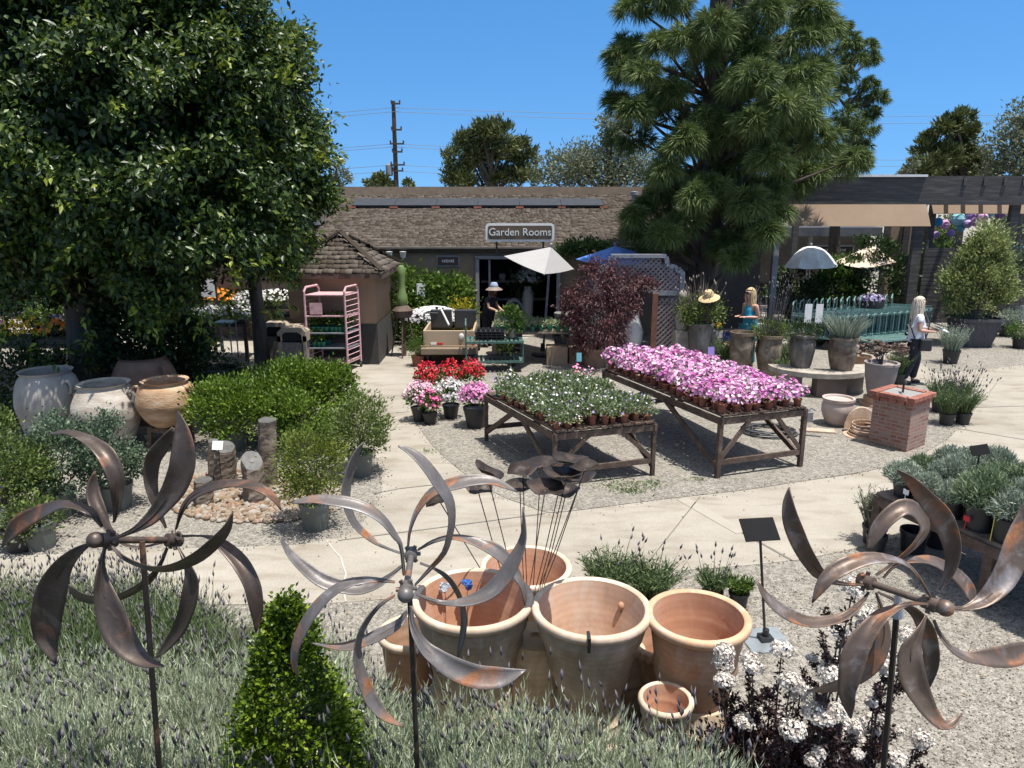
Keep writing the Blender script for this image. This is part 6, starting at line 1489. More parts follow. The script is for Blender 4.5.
umbrella('sand coloured umbrella under the pergola beside the silvery one', Q(872, 245, 22.8), [Q(834, 262, 22.3), Q(862, 268, 21.6), Q(896, 262, 22.3), Q(872, 256, 23.9)], TCL)

# ---------------------------------------------------------------- lattice arbor and maroon maple
LAT = mnoise('lattice_grey', [(.3, (.17, .135, .135)), (.7, (.27, .225, .225))], scale=8, rough=.8)
RUSTW = mnoise('red_brown_post', [(.3, (.12, .05, .03)), (.7, (.22, .10, .065))], scale=7, rough=.85)
ay = 16.7; ab = thing('lattice_arbor', 'grey lattice garden arbor with scalloped shoulders behind the maroon maple', 'arbor', (Q(640, 300, ay).x, ay, 0))
def A_(x, y, d=ay): return Q(x, y, d)
def lattice(k, x0, x1, z0, z1, y, inside, sp=.115):
    n = int((x1 - x0 + z1 - z0) / sp) + 2
    for s in (1, -1):
        for i in range(-1, n):
            pts = []
            off_ = i * sp; ST_ = 60
            run = None
            for q in range(ST_ + 1):
                z = z0 + (z1 - z0) * q / ST_; x = (x0 + off_ - (z - z0)) if s > 0 else (x1 - off_ + (z - z0))
                ok = x0 <= x <= x1 and inside(x, z)
                if ok and run is None: run = (x, z)
                if (not ok or q == ST_) and run is not None:
                    if abs(run[1] - z) > .02: k.bar((run[0], y + s * .006, run[1]), (lx, y + s * .006, lz), .035, .01, up=(0, 1, 0))
                    run = None
                if ok: lx, lz = x, z
l_, r_ = A_(597, 300).x, A_(681, 300).x; tt = A_(640, 256).z; sh_ = A_(640, 272).z; nt0, nt1 = A_(611, 256).x, A_(666, 256).x
zmid = A_(640, 293).z
def ins(x, z): return z < sh_ or (nt0 + .1 < x < nt1 - .1) or z < sh_ + .12
k = MB(); lattice(k, l_ + .04, r_ - .04, zmid, tt - .04, ay, ins); lattice(k, A_(655, 300).x, r_ - .04, .05, zmid - .1, ay, lambda x, z: True); lattice(k, l_ + .04, A_(612, 300).x, .05, zmid - .1, ay, lambda x, z: True)
k.build('lattice_panel', LAT, ab)
for xx in (l_, r_):
    k = MB(); k.box((xx, ay, sh_ / 2), (.10, .10, sh_)); k.build('corner_post', GREYW, ab)
    k = MB(); k.box((xx, ay + 1.2, sh_ / 2), (.10, .10, sh_)); k.build('corner_post', GREYW, ab)
k = MB(); lattice(k, 0, 1.2, .05, sh_ - .1, 0, lambda x, z: True)
ks = MB()
for xx in (l_, r_):
    ks.add([Vector((xx + v_.y, ay + v_.x, v_.z)) for v_ in k.v], k.f)
ks.build('side_lattice', LAT, ab)
k = MB(); k.box(((nt0 + nt1) / 2, ay, tt), (nt1 - nt0, .14, .08)); k.box(((A_(652, 300).x + r_) / 2, ay, zmid), (r_ - A_(652, 300).x, .08, .1))
k.box(((l_ + A_(616, 300).x) / 2, ay, zmid), (A_(616, 300).x - l_, .08, .1)); k.box(((l_ + r_) / 2, ay + 1.2, tt - .3), (r_ - l_, .1, .08)); k.build('rail', GREYW, ab)
k = MB()
for s, x0, x1 in ((1, r_, nt1), (-1, l_, nt0)):
    c = catmull([(x1, tt - .02), (x1 + (x0 - x1) * .15, tt - .2), (x1 + (x0 - x1) * .55, tt - .24), (x1 + (x0 - x1) * .7, tt - .32), (x1 + (x0 - x1) * .95, tt - .34), (x0, sh_ - .02)], 14)
    for a, b_ in zip(c, c[1:]): k.bar((a[0], ay, a[1]), (b_[0], ay, b_[1]), .1, .09, up=(0, 1, 0))
k.build('scalloped_shoulder', GREYW, ab)
for xx in (612, 655):
    p = A_(xx, 300, ay - .06); k = MB(); k.box((p.x, ay - .06, zmid / 2), (.12, .07, zmid)); k.build('centre_post', RUSTW, ab)
mp_ = Q(595, 345, 16.0); mp_.z = 0; t = thing('maple_shrub', 'feathery maroon leaved maple in front of the lattice arbor', 'shrub', mp_)
lv = Leaves()
for (x, y, r_2, d) in ((597, 282, 20, 16.1), (580, 298, 20, 15.8), (604, 304, 22, 15.8), (588, 320, 20, 15.8), (618, 290, 16, 16.2), (575, 318, 12, 15.7), (610, 326, 18, 15.7), (570, 304, 12, 15.8), (632, 284, 14, 16.3), (640, 300, 11, 16.3), (592, 338, 16, 15.7), (623, 310, 12, 16.0), (605, 270, 12, 16.2), (645, 286, 10, 16.4), (580, 342, 10, 15.7), (590, 274, 9, 16)):
    c = Q(x, y, d); R0 = r_2 * d * 1.02 / FPX; bush(lv, int(30 * r_2), c, (R0, R0, R0), .085, .032, K=12, cr=R0 * .22, shell=.3, up=-.1, droop=.35)
lv.build('foliage', MAPL, t); k = MB(); limbs(k, mp_, [Q(597, 290, 16.1), Q(580, 305, 15.8), Q(604, 310, 15.8), Q(618, 295, 16.2), Q(632, 290, 16.3), Q(588, 322, 15.8)], .03, .008, n=5); k.build('stem', BARK, t)
k = MB(); p = P(590, 353); k.lathe([(0, 0), (.22, 0), (.30, .38), (.32, .38), (.32, .43), (0, .4)], 18, (mp_.x, mp_.y - .0, 0)); k.build('pot', BRNJ, t, smooth=True)
# pale urn statue behind the arbor opening
k = MB(); p = Q(634, 330, 17.1); k.lathe([(0, 0), (.18, 0), (.1, .12), (.2, .4), (.22, .6), (.1, .95), (.12, 1.1), (0, 1.15)], 16, (p.x, 17.1, 0)); setp(k.build('stone_figure', WHITE, loc=(p.x, 17.1, 0), smooth=True), 'pale stone figure glimpsed inside the lattice arbor', 'statue')
# ---------------------------------------------------------------- glazed pots along the back of the island
POTG = mnoise('mottled_glaze', [(.3, (.045, .03, .02)), (.44, (.12, .085, .058)), (.56, (.20, .16, .115)), (.7, (.33, .30, .26))], scale=4, rough=.5, detail=9, bump=.15, distort=.6)
POTD2 = mnoise('dark_grey_glaze', [(.32, (.05, .042, .037)), (.5, (.115, .10, .09)), (.68, (.27, .25, .225))], scale=3.4, rough=.6, stretch=(1, 1, .5), detail=9)
def grass(lv, n, c, r, h, spread, w_, v=(0, 1), mat=None):
    a = rng.uniform(0, 6.283, n); q = np.sqrt(rng.uniform(0, 1, n)) * r
    b = np.array(c) + np.stack([q * np.cos(a), q * np.sin(a), np.zeros(n)], 1); hh = h * rng.uniform(.55, 1.05, n)
    s = spread * rng.uniform(.2, 1, n) ; t = b + np.stack([np.cos(a) * s * hh, np.sin(a) * s * hh, hh * (1 - s * .25)], 1)
    lv.blade(b, t, w_, rng.uniform(*v, n), bend=np.stack([np.zeros(n), np.zeros(n), hh * .08], 1)); return t
def spikyplant(label, b, R, h, folm, flm, nst, nfl, pot, cat='potted plant', name='potted_lavender', z=0, leaf=.045, fh=.22):
    b = Vector((b.x, b.y, z)); t = thing(name, label, cat, b); pr, pbt, ph, pm = pot
    k = MB(); potmesh(k, pr, pbt, ph, 22, c=b); k.build('pot', pm, t, smooth=True)
    lv = Leaves(); tp = grass(lv, nst, (b.x, b.y, z + ph * .9), pr * .75, h, R / h, .008)
    m_ = 6; bb = np.repeat(np.array([[b.x, b.y, z + ph * .9]]), nst, 0); tt = rng.uniform(.35, 1, (nst, m_, 1)); c = (bb[:, None] + (tp - bb)[:, None] * tt).reshape(-1, 3)
    ax = nrm(np.repeat(tp - bb, m_, 0)) * .8 + rng.normal(size=c.shape) * .5; lv.blade(c, c + nrm(ax) * leaf, leaf * .2, rng.uniform(0, 1, len(c))); lv.build('foliage', folm, t)
    if nfl:
        lv = Leaves(); i = rng.integers(0, nst, nfl); f0 = tp[i]; dr = nrm(f0 - np.array([b.x, b.y, z + ph * .5]) + [0, 0, .15]); f1 = f0 + dr * fh * rng.uniform(.5, 1.2, (nfl, 1)); lv.blade(f0, f1, .006, rng.uniform(0, .4, nfl)); lv.spindle(f1, dr, .07, .022, rng.uniform(0, 1, nfl), 5); lv.build('flower_spikes', flm, t)
    return t
def glazed(label, x, y, rt, rb, h, mat, plant=None, z=0, sq=None, name='glazed_pot', prof=None):
    b = P(x, y); b.z = z; t = thing(name, label, 'plant pot', b)
    k = MB(); pr = prof or [(rb, 0), (rb * 1.12, h * .1), (rt * .98, h * .5), (rt * 1.02, h * .75), (rt * .9, h * .88), (rt * .92, h * .91), (rt * 1.08, h * .94), (rt * 1.08, h)]
    k.lathe([(0, 0)] + pr + [(pr[-1][0] - .04, h), (pr[-1][0] - .05, h * .93), (0, h * .93)], 28 if not sq else 48, b, sq=sq); k.build('body', mat, t, smooth=True)
    return t, b
def P_(x, y, z=0): q = P(x, y); q.z = z; return q
t, b = glazed('tall square tapered grey planter under the straw hat, right of the arbor', 698, 368, .26, .2, 1.0, POTD2, sq=5, prof=[(.19, 0), (.215, .5), (.25, .95), (.262, .96), (.262, 1.0)])
lv = Leaves(); bush(lv, 2200, (b.x, b.y, 1.22), (.38, .34, .3), .07, .035, K=40, cr=.12); lv.build('foliage', OLIVG, t); lv = Leaves(); grass(lv, 46, (b.x, b.y, 1.0), .2, 1.15, .45, .022, (0, .5)); tp = grass(lv, 26, (b.x, b.y, 1.1), .25, .95, .7, .018, (0, .6)); lv.spindle(tp, np.tile([[0, 0, 1.]], (26, 1)), .1, .04, rng.uniform(0, .6, 26)); lv.build('dry_stalks', mleaf('dry_stalk', (.12, .10, .085), (.24, .20, .175), trans=0), t)
for (x, y, rt, rb, h, lab, pl_) in ((740, 374, .25, .16, .90, 'empty mottled glazed pot with a pale rim, left of the row on the island', None), (767, 375, .26, .17, .86, 'mottled glazed pot with bushy green herb beside the empty one', OLIVG)):
    t, b = glazed(lab, x, y, rt, rb, h, POTG)
    if pl_:
        lv = Leaves(); bush(lv, 1500, (b.x, b.y, h + .1), (.33, .28, .22), .06, .022, K=26, cr=.08, up=.7); lv.build('foliage', pl_, t); lv = Leaves(); tp = grass(lv, 60, (b.x, b.y, h), .2, 1.15, .3, .009); lv.spindle(tp, np.tile([[0, 0, 1.]], (60, 1)), .09, .02, rng.uniform(0, 1, 60)); lv.build('flower_spikes', LAVS, t)
# semicircular stone bench with pots
STONE = mnoise('pale_stone', [(.3, (.21, .18, .145)), (.5, (.31, .275, .23)), (.7, (.40, .365, .315))], scale=6, rough=.9, bump=.3, detail=9)
bb = P(828, 396); BH = .47; t = thing('stone_bench', 'curved pale stone bench carrying two planted glazed pots', 'bench', bb)
def arcpts(r0, r1, a0, a1, n, z):
    o = [bb + Vector((r0 * math.cos(a), .55 - r0 * math.sin(a) * .85 + .0, z)) for a in np.linspace(a0, a1, n)]; i_ = [bb + Vector((r1 * math.cos(a), .55 - r1 * math.sin(a) * .85, z)) for a in np.linspace(a1, a0, n)]; return o + i_
k = MB(); k.prism(arcpts(.95, .38, R_(-8), R_(188), 24, BH - .09), (0, 0, .09)); k.build('seat', STONE, t)
for a in (R_(20), R_(160)):
    k = MB(); c = bb + Vector((.66 * math.cos(a), .55 - .66 * math.sin(a) * .85, (BH - .09) / 2)); k.box(c, (.3, .38, BH - .092), rz=-a); k.build('leg', STONE, t)
k = MB(); c = bb + Vector((.0, .0, (BH - .09) / 2)); k.box(c, (.55, .26, BH - .092)); k.build('leg', mtone('brown_stone', (.15, .11, .085), .85), t)
t, b = glazed('mottled glazed pot with a low green thyme on the left half of the stone bench', 811, 372, .235, .17, .62, POTD2, z=0); t.location = (bb.x - .40, bb.y + .42, BH + .001); 
lv = Leaves(); bush(lv, 1400, (b.x, b.y, .68), (.30, .26, .14), .05, .018, K=26, cr=.07, up=.6); lv.build('foliage', DKGRN, t)
t, b = glazed('wide mottled glazed pot with silvery lavender on the right half of the stone bench', 842, 374, .265, .19, .62, POTG); t.location = (bb.x + .28, bb.y + .2, BH + .001)
lv = Leaves(); grass(lv, 700, (b.x, b.y, .6), .22, .5, .8, .011); lv.build('foliage', SILV, t); lv = Leaves(); tp = grass(lv, 40, (b.x, b.y, .6), .2, .72, .5, .006); lv.spindle(tp, np.tile([[0, 0, 1.]], (40, 1)), .07, .022, rng.uniform(0, 1, 40)); lv.build('flower_spikes', LAVS, t)
# squat bowl pot, tall pot of brown succulents, tiles, saucers
PINKG = mnoise('pinkish_clay', [(.3, (.28, .21, .18)), (.5, (.40, .32, .28)), (.7, (.48, .41, .37))], scale=3, rough=.75, bump=.2, detail=8)
glazed('rounded pinkish clay bowl pot on the gravel in front of the stone bench', 836, 425, .245, .12, .46, PINKG, prof=[(.12, 0), (.19, .08), (.245, .22), (.25, .34), (.225, .40), (.25, .42), (.25, .46)])
t, b = glazed('tall grey brown clay pot of brown rosette succulents behind the brick pedestal', 877, 405, .27, .17, .62, mnoise('mauve_clay', [(.3, (.20, .165, .15)), (.7, (.29, .245, .225))], scale=3, rough=.8), z=0, prof=[(.17, 0), (.2, .1), (.25, .35), (.275, .58), (.29, .58), (.29, .62)]); t.location = (b.x, b.y, .16)
lv = Leaves()
for q in range(26):
    c = np.array([b.x, b.y, .74]) + np.array([rnd.gauss(0, .17), rnd.gauss(0, .13), rnd.uniform(-.02, .26)]); a = rng.uniform(0, 6.28, 16); A = np.stack([np.cos(a), np.sin(a), np.full(16, .5)], 1); lv.leaf(np.tile(c, (16, 1)), A, .085, .045, rng.uniform(0, 1, 16), fold=.05)
lv.build('foliage', SUCC, t); k = MB(); limbs(k, (b.x, b.y, .55), [(b.x + rnd.gauss(0, .15), b.y + rnd.gauss(0, .1), .85) for _ in range(9)], .014, .01); k.build('stem', BARK, t)
k = MB(); k.lathe([(0, 0), (.3, 0), (.3, .04), (.24, .05), (.24, .155), (0, .155)], 20, (b.x, b.y, 0)); setp(k.build('pot_plinth', TERD, loc=(b.x, b.y, 0)), 'clay plinth under the tall pot of brown succulents', 'stand')
p = P(866, 436); k = MB()
for i in range(4): k.lathe([(.16 + i * .02, .02 + i * .05), (.27 - i * .02, .02 + i * .05), (.27 - i * .02, .05 + i * .05), (.16 + i * .02, .05 + i * .05)], 24, p)
pts = [(.34 * math.cos(a), .3 * math.sin(a)) for a in np.linspace(0, 6.28, 22)[:-1]]
k.prism([p + Vector((x, y, .0)) for x, y in pts], (0, 0, .02)); setp(k.build('clay_saucers', mterra('saucer_clay', (.42, .28, .19), (.52, .39, .29)), loc=p), 'pile of clay saucers leaning beside the brick pedestal', 'saucers')
k = MB(); pts = [Vector((.02, .26 * math.cos(a), .26 * math.sin(a) + .02)) for a in np.linspace(0, math.pi, 14)]; k.prism([p + Vector((.0, .2, .03)) + Vector((q.y, .12 * q.z, q.z * 1.3)) for q in pts], (.02, .05, .0)); setp(k.build('clay_arch_tile', mterra('arch_clay', (.44, .30, .21), (.54, .41, .31)), loc=p + Vector((0, .2, 0))), 'upright half round clay tile behind the saucers by the pedestal', 'tile')
k = MB(); p = P(817, 432); k.box(p + Vector((0, 0, .022)), (.52, .17, .035), rz=-.25); setp(k.build('paving_slab', mterra('slab_clay', (.44, .32, .23), (.54, .43, .33)), loc=p, bevel=.004), 'flat buff paving slab on the gravel beside the bowl pot', 'slab')
HOSE = mtone('black_hose', (.05, .052, .056), .8, rough=.5); p = P(768, 433); k = MB()
pts = []
for i in range(330):
    a = i * .155; r_ = .30 + .06 * math.sin(i * .05) + .02 * math.sin(i * .9); pts.append(p + Vector((r_ * math.cos(a) * 1.15 + .02 * math.sin(i * .033), r_ * math.sin(a) * .95, .02 + .10 * i / 330 * abs(math.sin(i * .021 + .5)))))
pts += [p + Vector((.38 + q * .05, -.1 - .02 * q, .02)) for q in range(8)]
k.tube(pts, .013, 6); setp(k.build('garden_hose', HOSE, loc=p, smooth=True), 'coiled black garden hose on the gravel behind the pink petunia table', 'hose')
k = MB(); p = P(807, 422); k.box(p + Vector((0, 0, .09)), (.14, .12, .18)); k.tube([p + Vector((0, 0, .18)), p + Vector((.05, 0, .24)), p + Vector((.12, 0, .2))], .015, 6); setp(k.build('utility_box', GREYW, loc=p, bevel=.01), 'small grey metal box beside the hose and the table leg', 'box')
# ---------------------------------------------------------------- brick pedestal with tap fountain
def mbrick(name):
    m, nt, b = newmat(name); tc = nt.nodes.new('ShaderNodeTexCoord'); sp = nt.nodes.new('ShaderNodeSeparateXYZ'); cb = nt.nodes.new('ShaderNodeCombineXYZ'); ad = nt.nodes.new('ShaderNodeMath'); ad.operation = 'ADD'
    nt.links.new(tc.outputs['Object'], sp.inputs[0]); nt.links.new(sp.outputs[0], ad.inputs[0]); nt.links.new(sp.outputs[1], ad.inputs[1]); nt.links.new(ad.outputs[0], cb.inputs[0]); nt.links.new(sp.outputs[2], cb.inputs[1])
    br = nt.nodes.new('ShaderNodeTexBrick'); br.inputs['Scale'].default_value = 1; br.inputs['Brick Width'].default_value = .2; br.inputs['Row Height'].default_value = .056; br.inputs['Mortar Size'].default_value = .007; br.inputs['Mortar Smooth'].default_value = .2
    br.inputs['Color1'].default_value = (.20, .075, .05, 1); br.inputs['Color2'].default_value = (.30, .15, .11, 1); br.inputs['Mortar'].default_value = (.30, .26, .22, 1); br.inputs['Bias'].default_value = 0
    nt.links.new(cb.outputs[0], br.inputs['Vector'])
    nz = nt.nodes.new('ShaderNodeTexNoise'); nz.inputs['Scale'].default_value = 13; nz.inputs['Detail'].default_value = 8; nt.links.new(tc.outputs['Object'], nz.inputs['Vector'])
    rr = ramp(nt, [(.42, (0, 0, 0)), (.62, (1, 1, 1))]); nt.links.new(nz.outputs['Fac'], rr.inputs[0])
    mx = nt.nodes.new('ShaderNodeMix'); mx.data_type = 'RGBA'; mx.inputs[7].default_value = (.26, .20, .165, 1); ml = nt.nodes.new('ShaderNodeMath'); ml.operation = 'MULTIPLY'; ml.inputs[1].default_value = .8
    nt.links.new(rr.outputs[0], ml.inputs[0]); nt.links.new(ml.outputs[0], mx.inputs[0]); nt.links.new(br.outputs[0], mx.inputs[6]); nt.links.new(mx.outputs[2], b.inputs['Base Color']); b.inputs['Roughness'].default_value = .9
    bp = nt.nodes.new('ShaderNodeBump'); bp.inputs['Strength'].default_value = .8; bp.inputs['Distance'].default_value = .01; bp.invert = True; nt.links.new(br.outputs['Fac'], bp.inputs['Height']); nt.links.new(bp.outputs[0], b.inputs['Normal']); return m
BRK = mbrick('old_brick'); f0, f1, f2 = P(877, 442), P(906, 453), P(931, 438)
e1 = (f0 - f1); e2 = (f2 - f1); wd_ = .56; ang = R_(37); pc_ = f1 + Vector((math.cos(ang), math.sin(ang), 0)) * wd_ / 2 + Vector((-math.sin(ang), math.cos(ang), 0)) * wd_ / 2
pd = thing('brick_pedestal', 'square brick pedestal fountain with a red cap and a small spout', 'pedestal', pc_, rz=ang); hh = .68
k = MB(); k.box((0, 0, hh / 2), (wd_, wd_, hh)); k.build('brick_body', BRK, pd)
CAPM = mnoise('red_brick_cap', [(.3, (.20, .062, .042)), (.55, (.285, .11, .078)), (.75, (.34, .19, .15))], scale=8, rough=.85, bump=.2)
k = MB()
for z, ex, h_ in ((hh + .035, .02, .07), (hh + .105, .05, .068)):
    w2 = wd_ + ex * 2; n = 5
    for i in range(n):
        q = -w2 / 2 + w2 * (i + .5) / n
        for s in (-1, 1):
            k.box((q, s * (w2 / 2 - .055), z), (w2 / n - .008, .11, h_ - .004)); 
            if 0 < i < n - 1: k.box((s * (w2 / 2 - .055), q, z), (.11, w2 / n - .008, h_ - .004))
k.build('cap_course', CAPM, pd, bevel=.005)
k = MB(); k.box((0, 0, hh + .07), (wd_ - .1, wd_ - .1, .1)); k.build('basin_floor', mtone('pale_basin', (.24, .235, .22), .85), pd)
k = MB(); k.tube([(0, 0, hh + .1), (0, 0, hh + .26), (-.04, -.03, hh + .32), (-.1, -.08, hh + .28)], .016, 8); k.ball((.02, .0, hh + .27), .035, 8, 6); k.build('spout', mtone('dark_bronze', (.05, .05, .05), .8, rough=.35, metal=.7), pd)
# lavender tufts right of the pedestal
LVGR = mleaf('fresh_lavender_leaf', (.05, .085, .03), (.10, .15, .055), (.17, .22, .10), trans=.25, rough=.6)
for i, (x, y, R, h, nf, lab) in enumerate([(946, 425, .26, .44, 26, 'lavender in a black pot close to the right side of the pedestal'), (962, 424, .27, .44, 40, 'lavender with dark flower wands in a black pot, rightmost beside the brick pedestal'), (938, 412, .24, .40, 20, 'lavender in a black pot tucked behind the pedestal'), (957, 412, .25, .42, 34, 'lavender in a black pot at the back of the tufts by the pedestal')]):
    spikyplant(lab, P(x, y), R, h, LVGR, LAVS, 330, nf, (.12, .095, .2, BLKPL), fh=.3)
spikyplant('bushy grey green lavender in a black pot beside the woman in the white top', P(950, 363), .32, .62, SILV, LAVS, 380, 20, (.18, .14, .3, BLKPL))
spikyplant('green lavender in a black pot between the pedestal and the walking woman', P(897, 384), .26, .48, LVGR, LAVS, 300, 8, (.14, .11, .22, BLKPL))
spikyplant('lavender clump in a low dark pot under the stone bench row of pots', P(787, 374), .3, .52, LVGR, LAVS, 320, 30, (.14, .11, .2, BLKPL))
spikyplant('small green herb in a black pot on the gravel behind the lotus pot', P(610, 596), .3, .36, LVGR, LAVS, 420, 12, (.13, .1, .08, BLKPL), z=0)
spikyplant('second green herb clump on the gravel right of the lotus pot', P(650, 602), .28, .34, LVGR, LAVS, 400, 12, (.13, .1, .08, BLKPL))
spikyplant('small lavender seedling in a pot left of the sign stand', P(712, 601), .16, .22, LVGR, LAVS, 200, 14, (.09, .07, .1, BLKPL))
spikyplant('tiny seedling in a black pot just left of the sign stand foot', P(738, 606), .11, .15, GREEN, LAVS, 140, 0, (.085, .07, .14, BLKPL))
spikyplant('dry twiggy pale plant in a pot beside the left end of the timber bench', P(873, 543), .2, .42, mleaf('pale_twig', (.13, .14, .09), (.24, .25, .17), trans=.1), LAVS, 230, 0, (.12, .1, .2, BLKPL))

# ---------------------------------------------------------------- timber bench with silvery lavender pots, right
ZB = .62
a0 = P(876, 492, ZB); a1 = P(1000, 546, ZB); u = (a1 - a0); u.z = 0; u.normalize(); v = Vector((-u.y, u.x, 0)); v = v if v.y > 0 else -v
Lb = 2.6; Wb = 1.25; bt_ = thing('plant_bench', 'low weathered timber bench crowded with silvery lavender pots at right', 'bench', a0 + u * Lb / 2)
o = Vector((a0.x, a0.y, 0)); up = Vector((0, 0, ZB)); k = MB()
for i in range(7): q = o + v * (Wb * (i + .5) / 7) + up - Vector((0, 0, .015)); k.bar(q, q + u * Lb, Wb / 7 - .015, .03)
k.build('plank_top', OLDW, bt_)
k = MB(); k.bar(o + up - Vector((0, 0, .08)) - u * .02, o + u * Lb + up - Vector((0, 0, .08)), .04, .1); k.bar(o + up - Vector((0, 0, .08)) + v * Wb, o + u * Lb + v * Wb + up - Vector((0, 0, .08)), .04, .1); k.bar(o + up - Vector((0, 0, .08)), o + v * Wb + up - Vector((0, 0, .08)), .04, .1); k.build('apron', DKWOOD, bt_)
for s in (.03, 1.25, 2.5):
    for w_ in (.03, Wb - .03):
        k = MB(); q = o + u * s + v * w_; k.box(q + Vector((0, 0, (ZB - .035) / 2)), (.09, .09, ZB - .035), rz=math.atan2(u.y, u.x)); k.build('leg', DKWOOD, bt_)
k = MB(); k.bar(o + u * 1.25 + Vector((0, 0, .3)), o + u * 1.6 + up - Vector((0, 0, .1)), .04, .06); k.build('brace', DKWOOD, bt_)
protos = []
for i in range(4):
    t = thing('potted_lavender', 'silvery leaved lavender in a black nursery pot on the low timber bench', 'potted plant', (0, 0, 0), 'silvery lavenders on the timber bench'); pr = .125 if i < 2 else .145; ph = .22 if i < 2 else .27
    k = MB(); potmesh(k, pr, pr * .8, ph, 22); k.build('pot', BLKPL, t, smooth=True)
    lv = Leaves(); n_ = 3400; d = dirs(n_, -.3); p_ = np.array([0, 0, ph + .09]) + d * np.array([.22, .22, .19]) * (rng.uniform(.15, 1, (n_, 1)) ** .4) * (1 + .15 * np.sin(d[:, :1] * 6 + i))
    A = nrm(d * .8 + rng.normal(size=(n_, 3)) * .5 + [0, 0, .55]); lv.blade(p_ - A * .02, p_ + A * rng.uniform(.03, .06, (n_, 1)), .009, rng.uniform(0, 1, n_)); lv.build('foliage', SILV if i != 1 else mleaf('silver_green_leaf', (.08, .12, .06), (.17, .235, .12), (.29, .35, .22), trans=.2), t)
    protos.append(t)
spots = []
for i in range(9):
    for j in range(4): spots.append((.16 + i * .285, .15 + j * .31))
for q, (s, w_) in enumerate(spots):
    i = q if q < 4 else rnd.choice((0, 2, 3, 1) if s < 1.1 else (0, 2, 3, 2)); o_ = protos[q] if q < 4 else copy_tree(protos[i])
    p = o + u * (s + rnd.uniform(-.03, .03)) + v * (w_ + rnd.uniform(-.03, .03)); o_.location = (p.x, p.y, ZB + .002); o_.rotation_euler = (rnd.uniform(-.03, .03), 0, rnd.uniform(0, 6.28)); sc = rnd.uniform(.78, 1.1) * (.84 if s < .8 else 1.02); o_.scale = (sc, sc, sc * rnd.uniform(.82, 1.15))
p = o + u * .85 + v * .42; t = thing('bench_sign', 'small tilted black sign on a stake among the silvery lavenders', 'sign', (p.x, p.y, ZB)); c = Q(980, 450, p.y + .2)
k = MB(); k.tube([(c.x, c.y, ZB), c], .009, 6); k.build('stake', BLACK, t); k = MB(); k.box(c, (.165, .012, .10), M=Matrix.Rotation(-.15, 3, 'Y') @ Matrix.Rotation(-.6, 3, 'X')); k.build('sign_panel', MAT['matt_black'], t)
for (x, y, rt, h, lab) in ((912, 551, .135, .24, 'empty black nursery pot standing under the timber bench'), (936, 546, .12, .27, 'tall black nursery pot further under the timber bench'), (875, 552, .10, .2, 'black nursery pot at the left foot of the timber bench')):
    p = P(x, y); k = MB(); k.lathe([(0, .004), (rt * .8, .004), (rt * .98, h * .82), (rt * 1.04, h * .84), (rt * 1.04, h), (rt * .95, h), (rt * .78, .03), (0, .03)], 24, p); setp(k.build('nursery_pot', BLKPL, loc=p, smooth=True), lab, 'plant pot')
for (s, lab, m_, dz) in ((.35, 'white plant tag on the left pot of the timber bench', WHITE, .13), (1.0, 'red plant tag on a pot near the middle of the timber bench', mtone('red_tag', (.6, .02, .03), .9), .12), (1.25, 'yellow plant tag in the lavender at the front of the timber bench', mtone('yellow_tag', (.75, .68, .1), .9), .28)):
    p = o + u * s + v * -.005; k = MB(); k.box((p.x, p.y, ZB + dz), (.06, .006, .05), rz=math.atan2(u.y, u.x)); k.tube([(p.x, p.y, ZB + dz), (p.x + .01, p.y + .03, ZB + .002)], .004, 4); setp(k.build('plant_tag', m_, loc=(p.x, p.y, ZB)), lab, 'plant label')

# ---------------------------------------------------------------- big shrub in a square planter, right
PLM = mnoise('charcoal_planter', [(.3, (.035, .035, .038)), (.7, (.085, .085, .09))], scale=5, rough=.75, stretch=(5, 5, .6), bump=.3)
bp0 = P(974, 345); t, b = glazed('charcoal tapered square planter under the big pale green shrub', 970, 345, .5, .4, .72, PLM, sq=6, prof=[(.36, 0), (.43, .3), (.49, .64), (.53, .65), (.53, .72)], name='square_planter')
t['label'] = 'big pale green variegated shrub in a charcoal square planter at right'; t['category'] = 'potted shrub'
VARG = mleaf('variegated_leaf', (.06, .095, .025), (.15, .195, .06), (.28, .32, .11), (.42, .45, .21), trans=.3, rough=.5)
lv = Leaves()
for (dx, dz, r_x, r_z, n_) in ((0, 1.5, .74, .9, 6000), (.05, 2.25, .5, .6, 2800), (-.42, 1.7, .36, .5, 1100), (.4, 1.6, .38, .6, 1100), (.12, 2.7, .26, .42, 800)):
    bush(lv, n_, (b.x + dx, b.y, dz), (r_x, .85 * r_x, r_z), .10, .042, K=int(n_ / 90), cr=.12, up=.75, shell=.5)
lv.build('foliage', VARG, t)
k = MB(); limbs(k, (b.x, b.y, .7), [(b.x + rnd.uniform(-.6, .6), b.y + rnd.uniform(-.5, .5), rnd.uniform(1.4, 2.6)) for _ in range(14)], .03, .006); k.build('stem', BARK, t)
# plants at the far right edge
shrub('leafy_shrub', 'grey leaved bush behind the big shrub at the right picture edge', 1015, 21.0, 1.0, 2.0, GRYGR, 3500, .11, .06, 40)
potshrub('feathery grey green plant in a dark pot at the right edge', 1006, 336, .32, .75, SILV, potm=BLKPL, n=1200, K=24, L=.09, W=.02)
potshrub('small bright green plant in a dark pot at the right edge, in front', 1020, 348, .28, .6, GREEN, potm=BLKPL, n=900, K=20)
k = MB(); p = P(1012, 322); k.lathe([(0, 0), (.3, 0), (.36, .5), (.38, .5), (.38, .55), (0, .5)], 20, (p.x, p.y, 0)); setp(k.build('wooden_tub', GREYW, loc=(p.x, p.y, 0)), 'grey staved tub behind the plants at the right edge', 'plant pot')
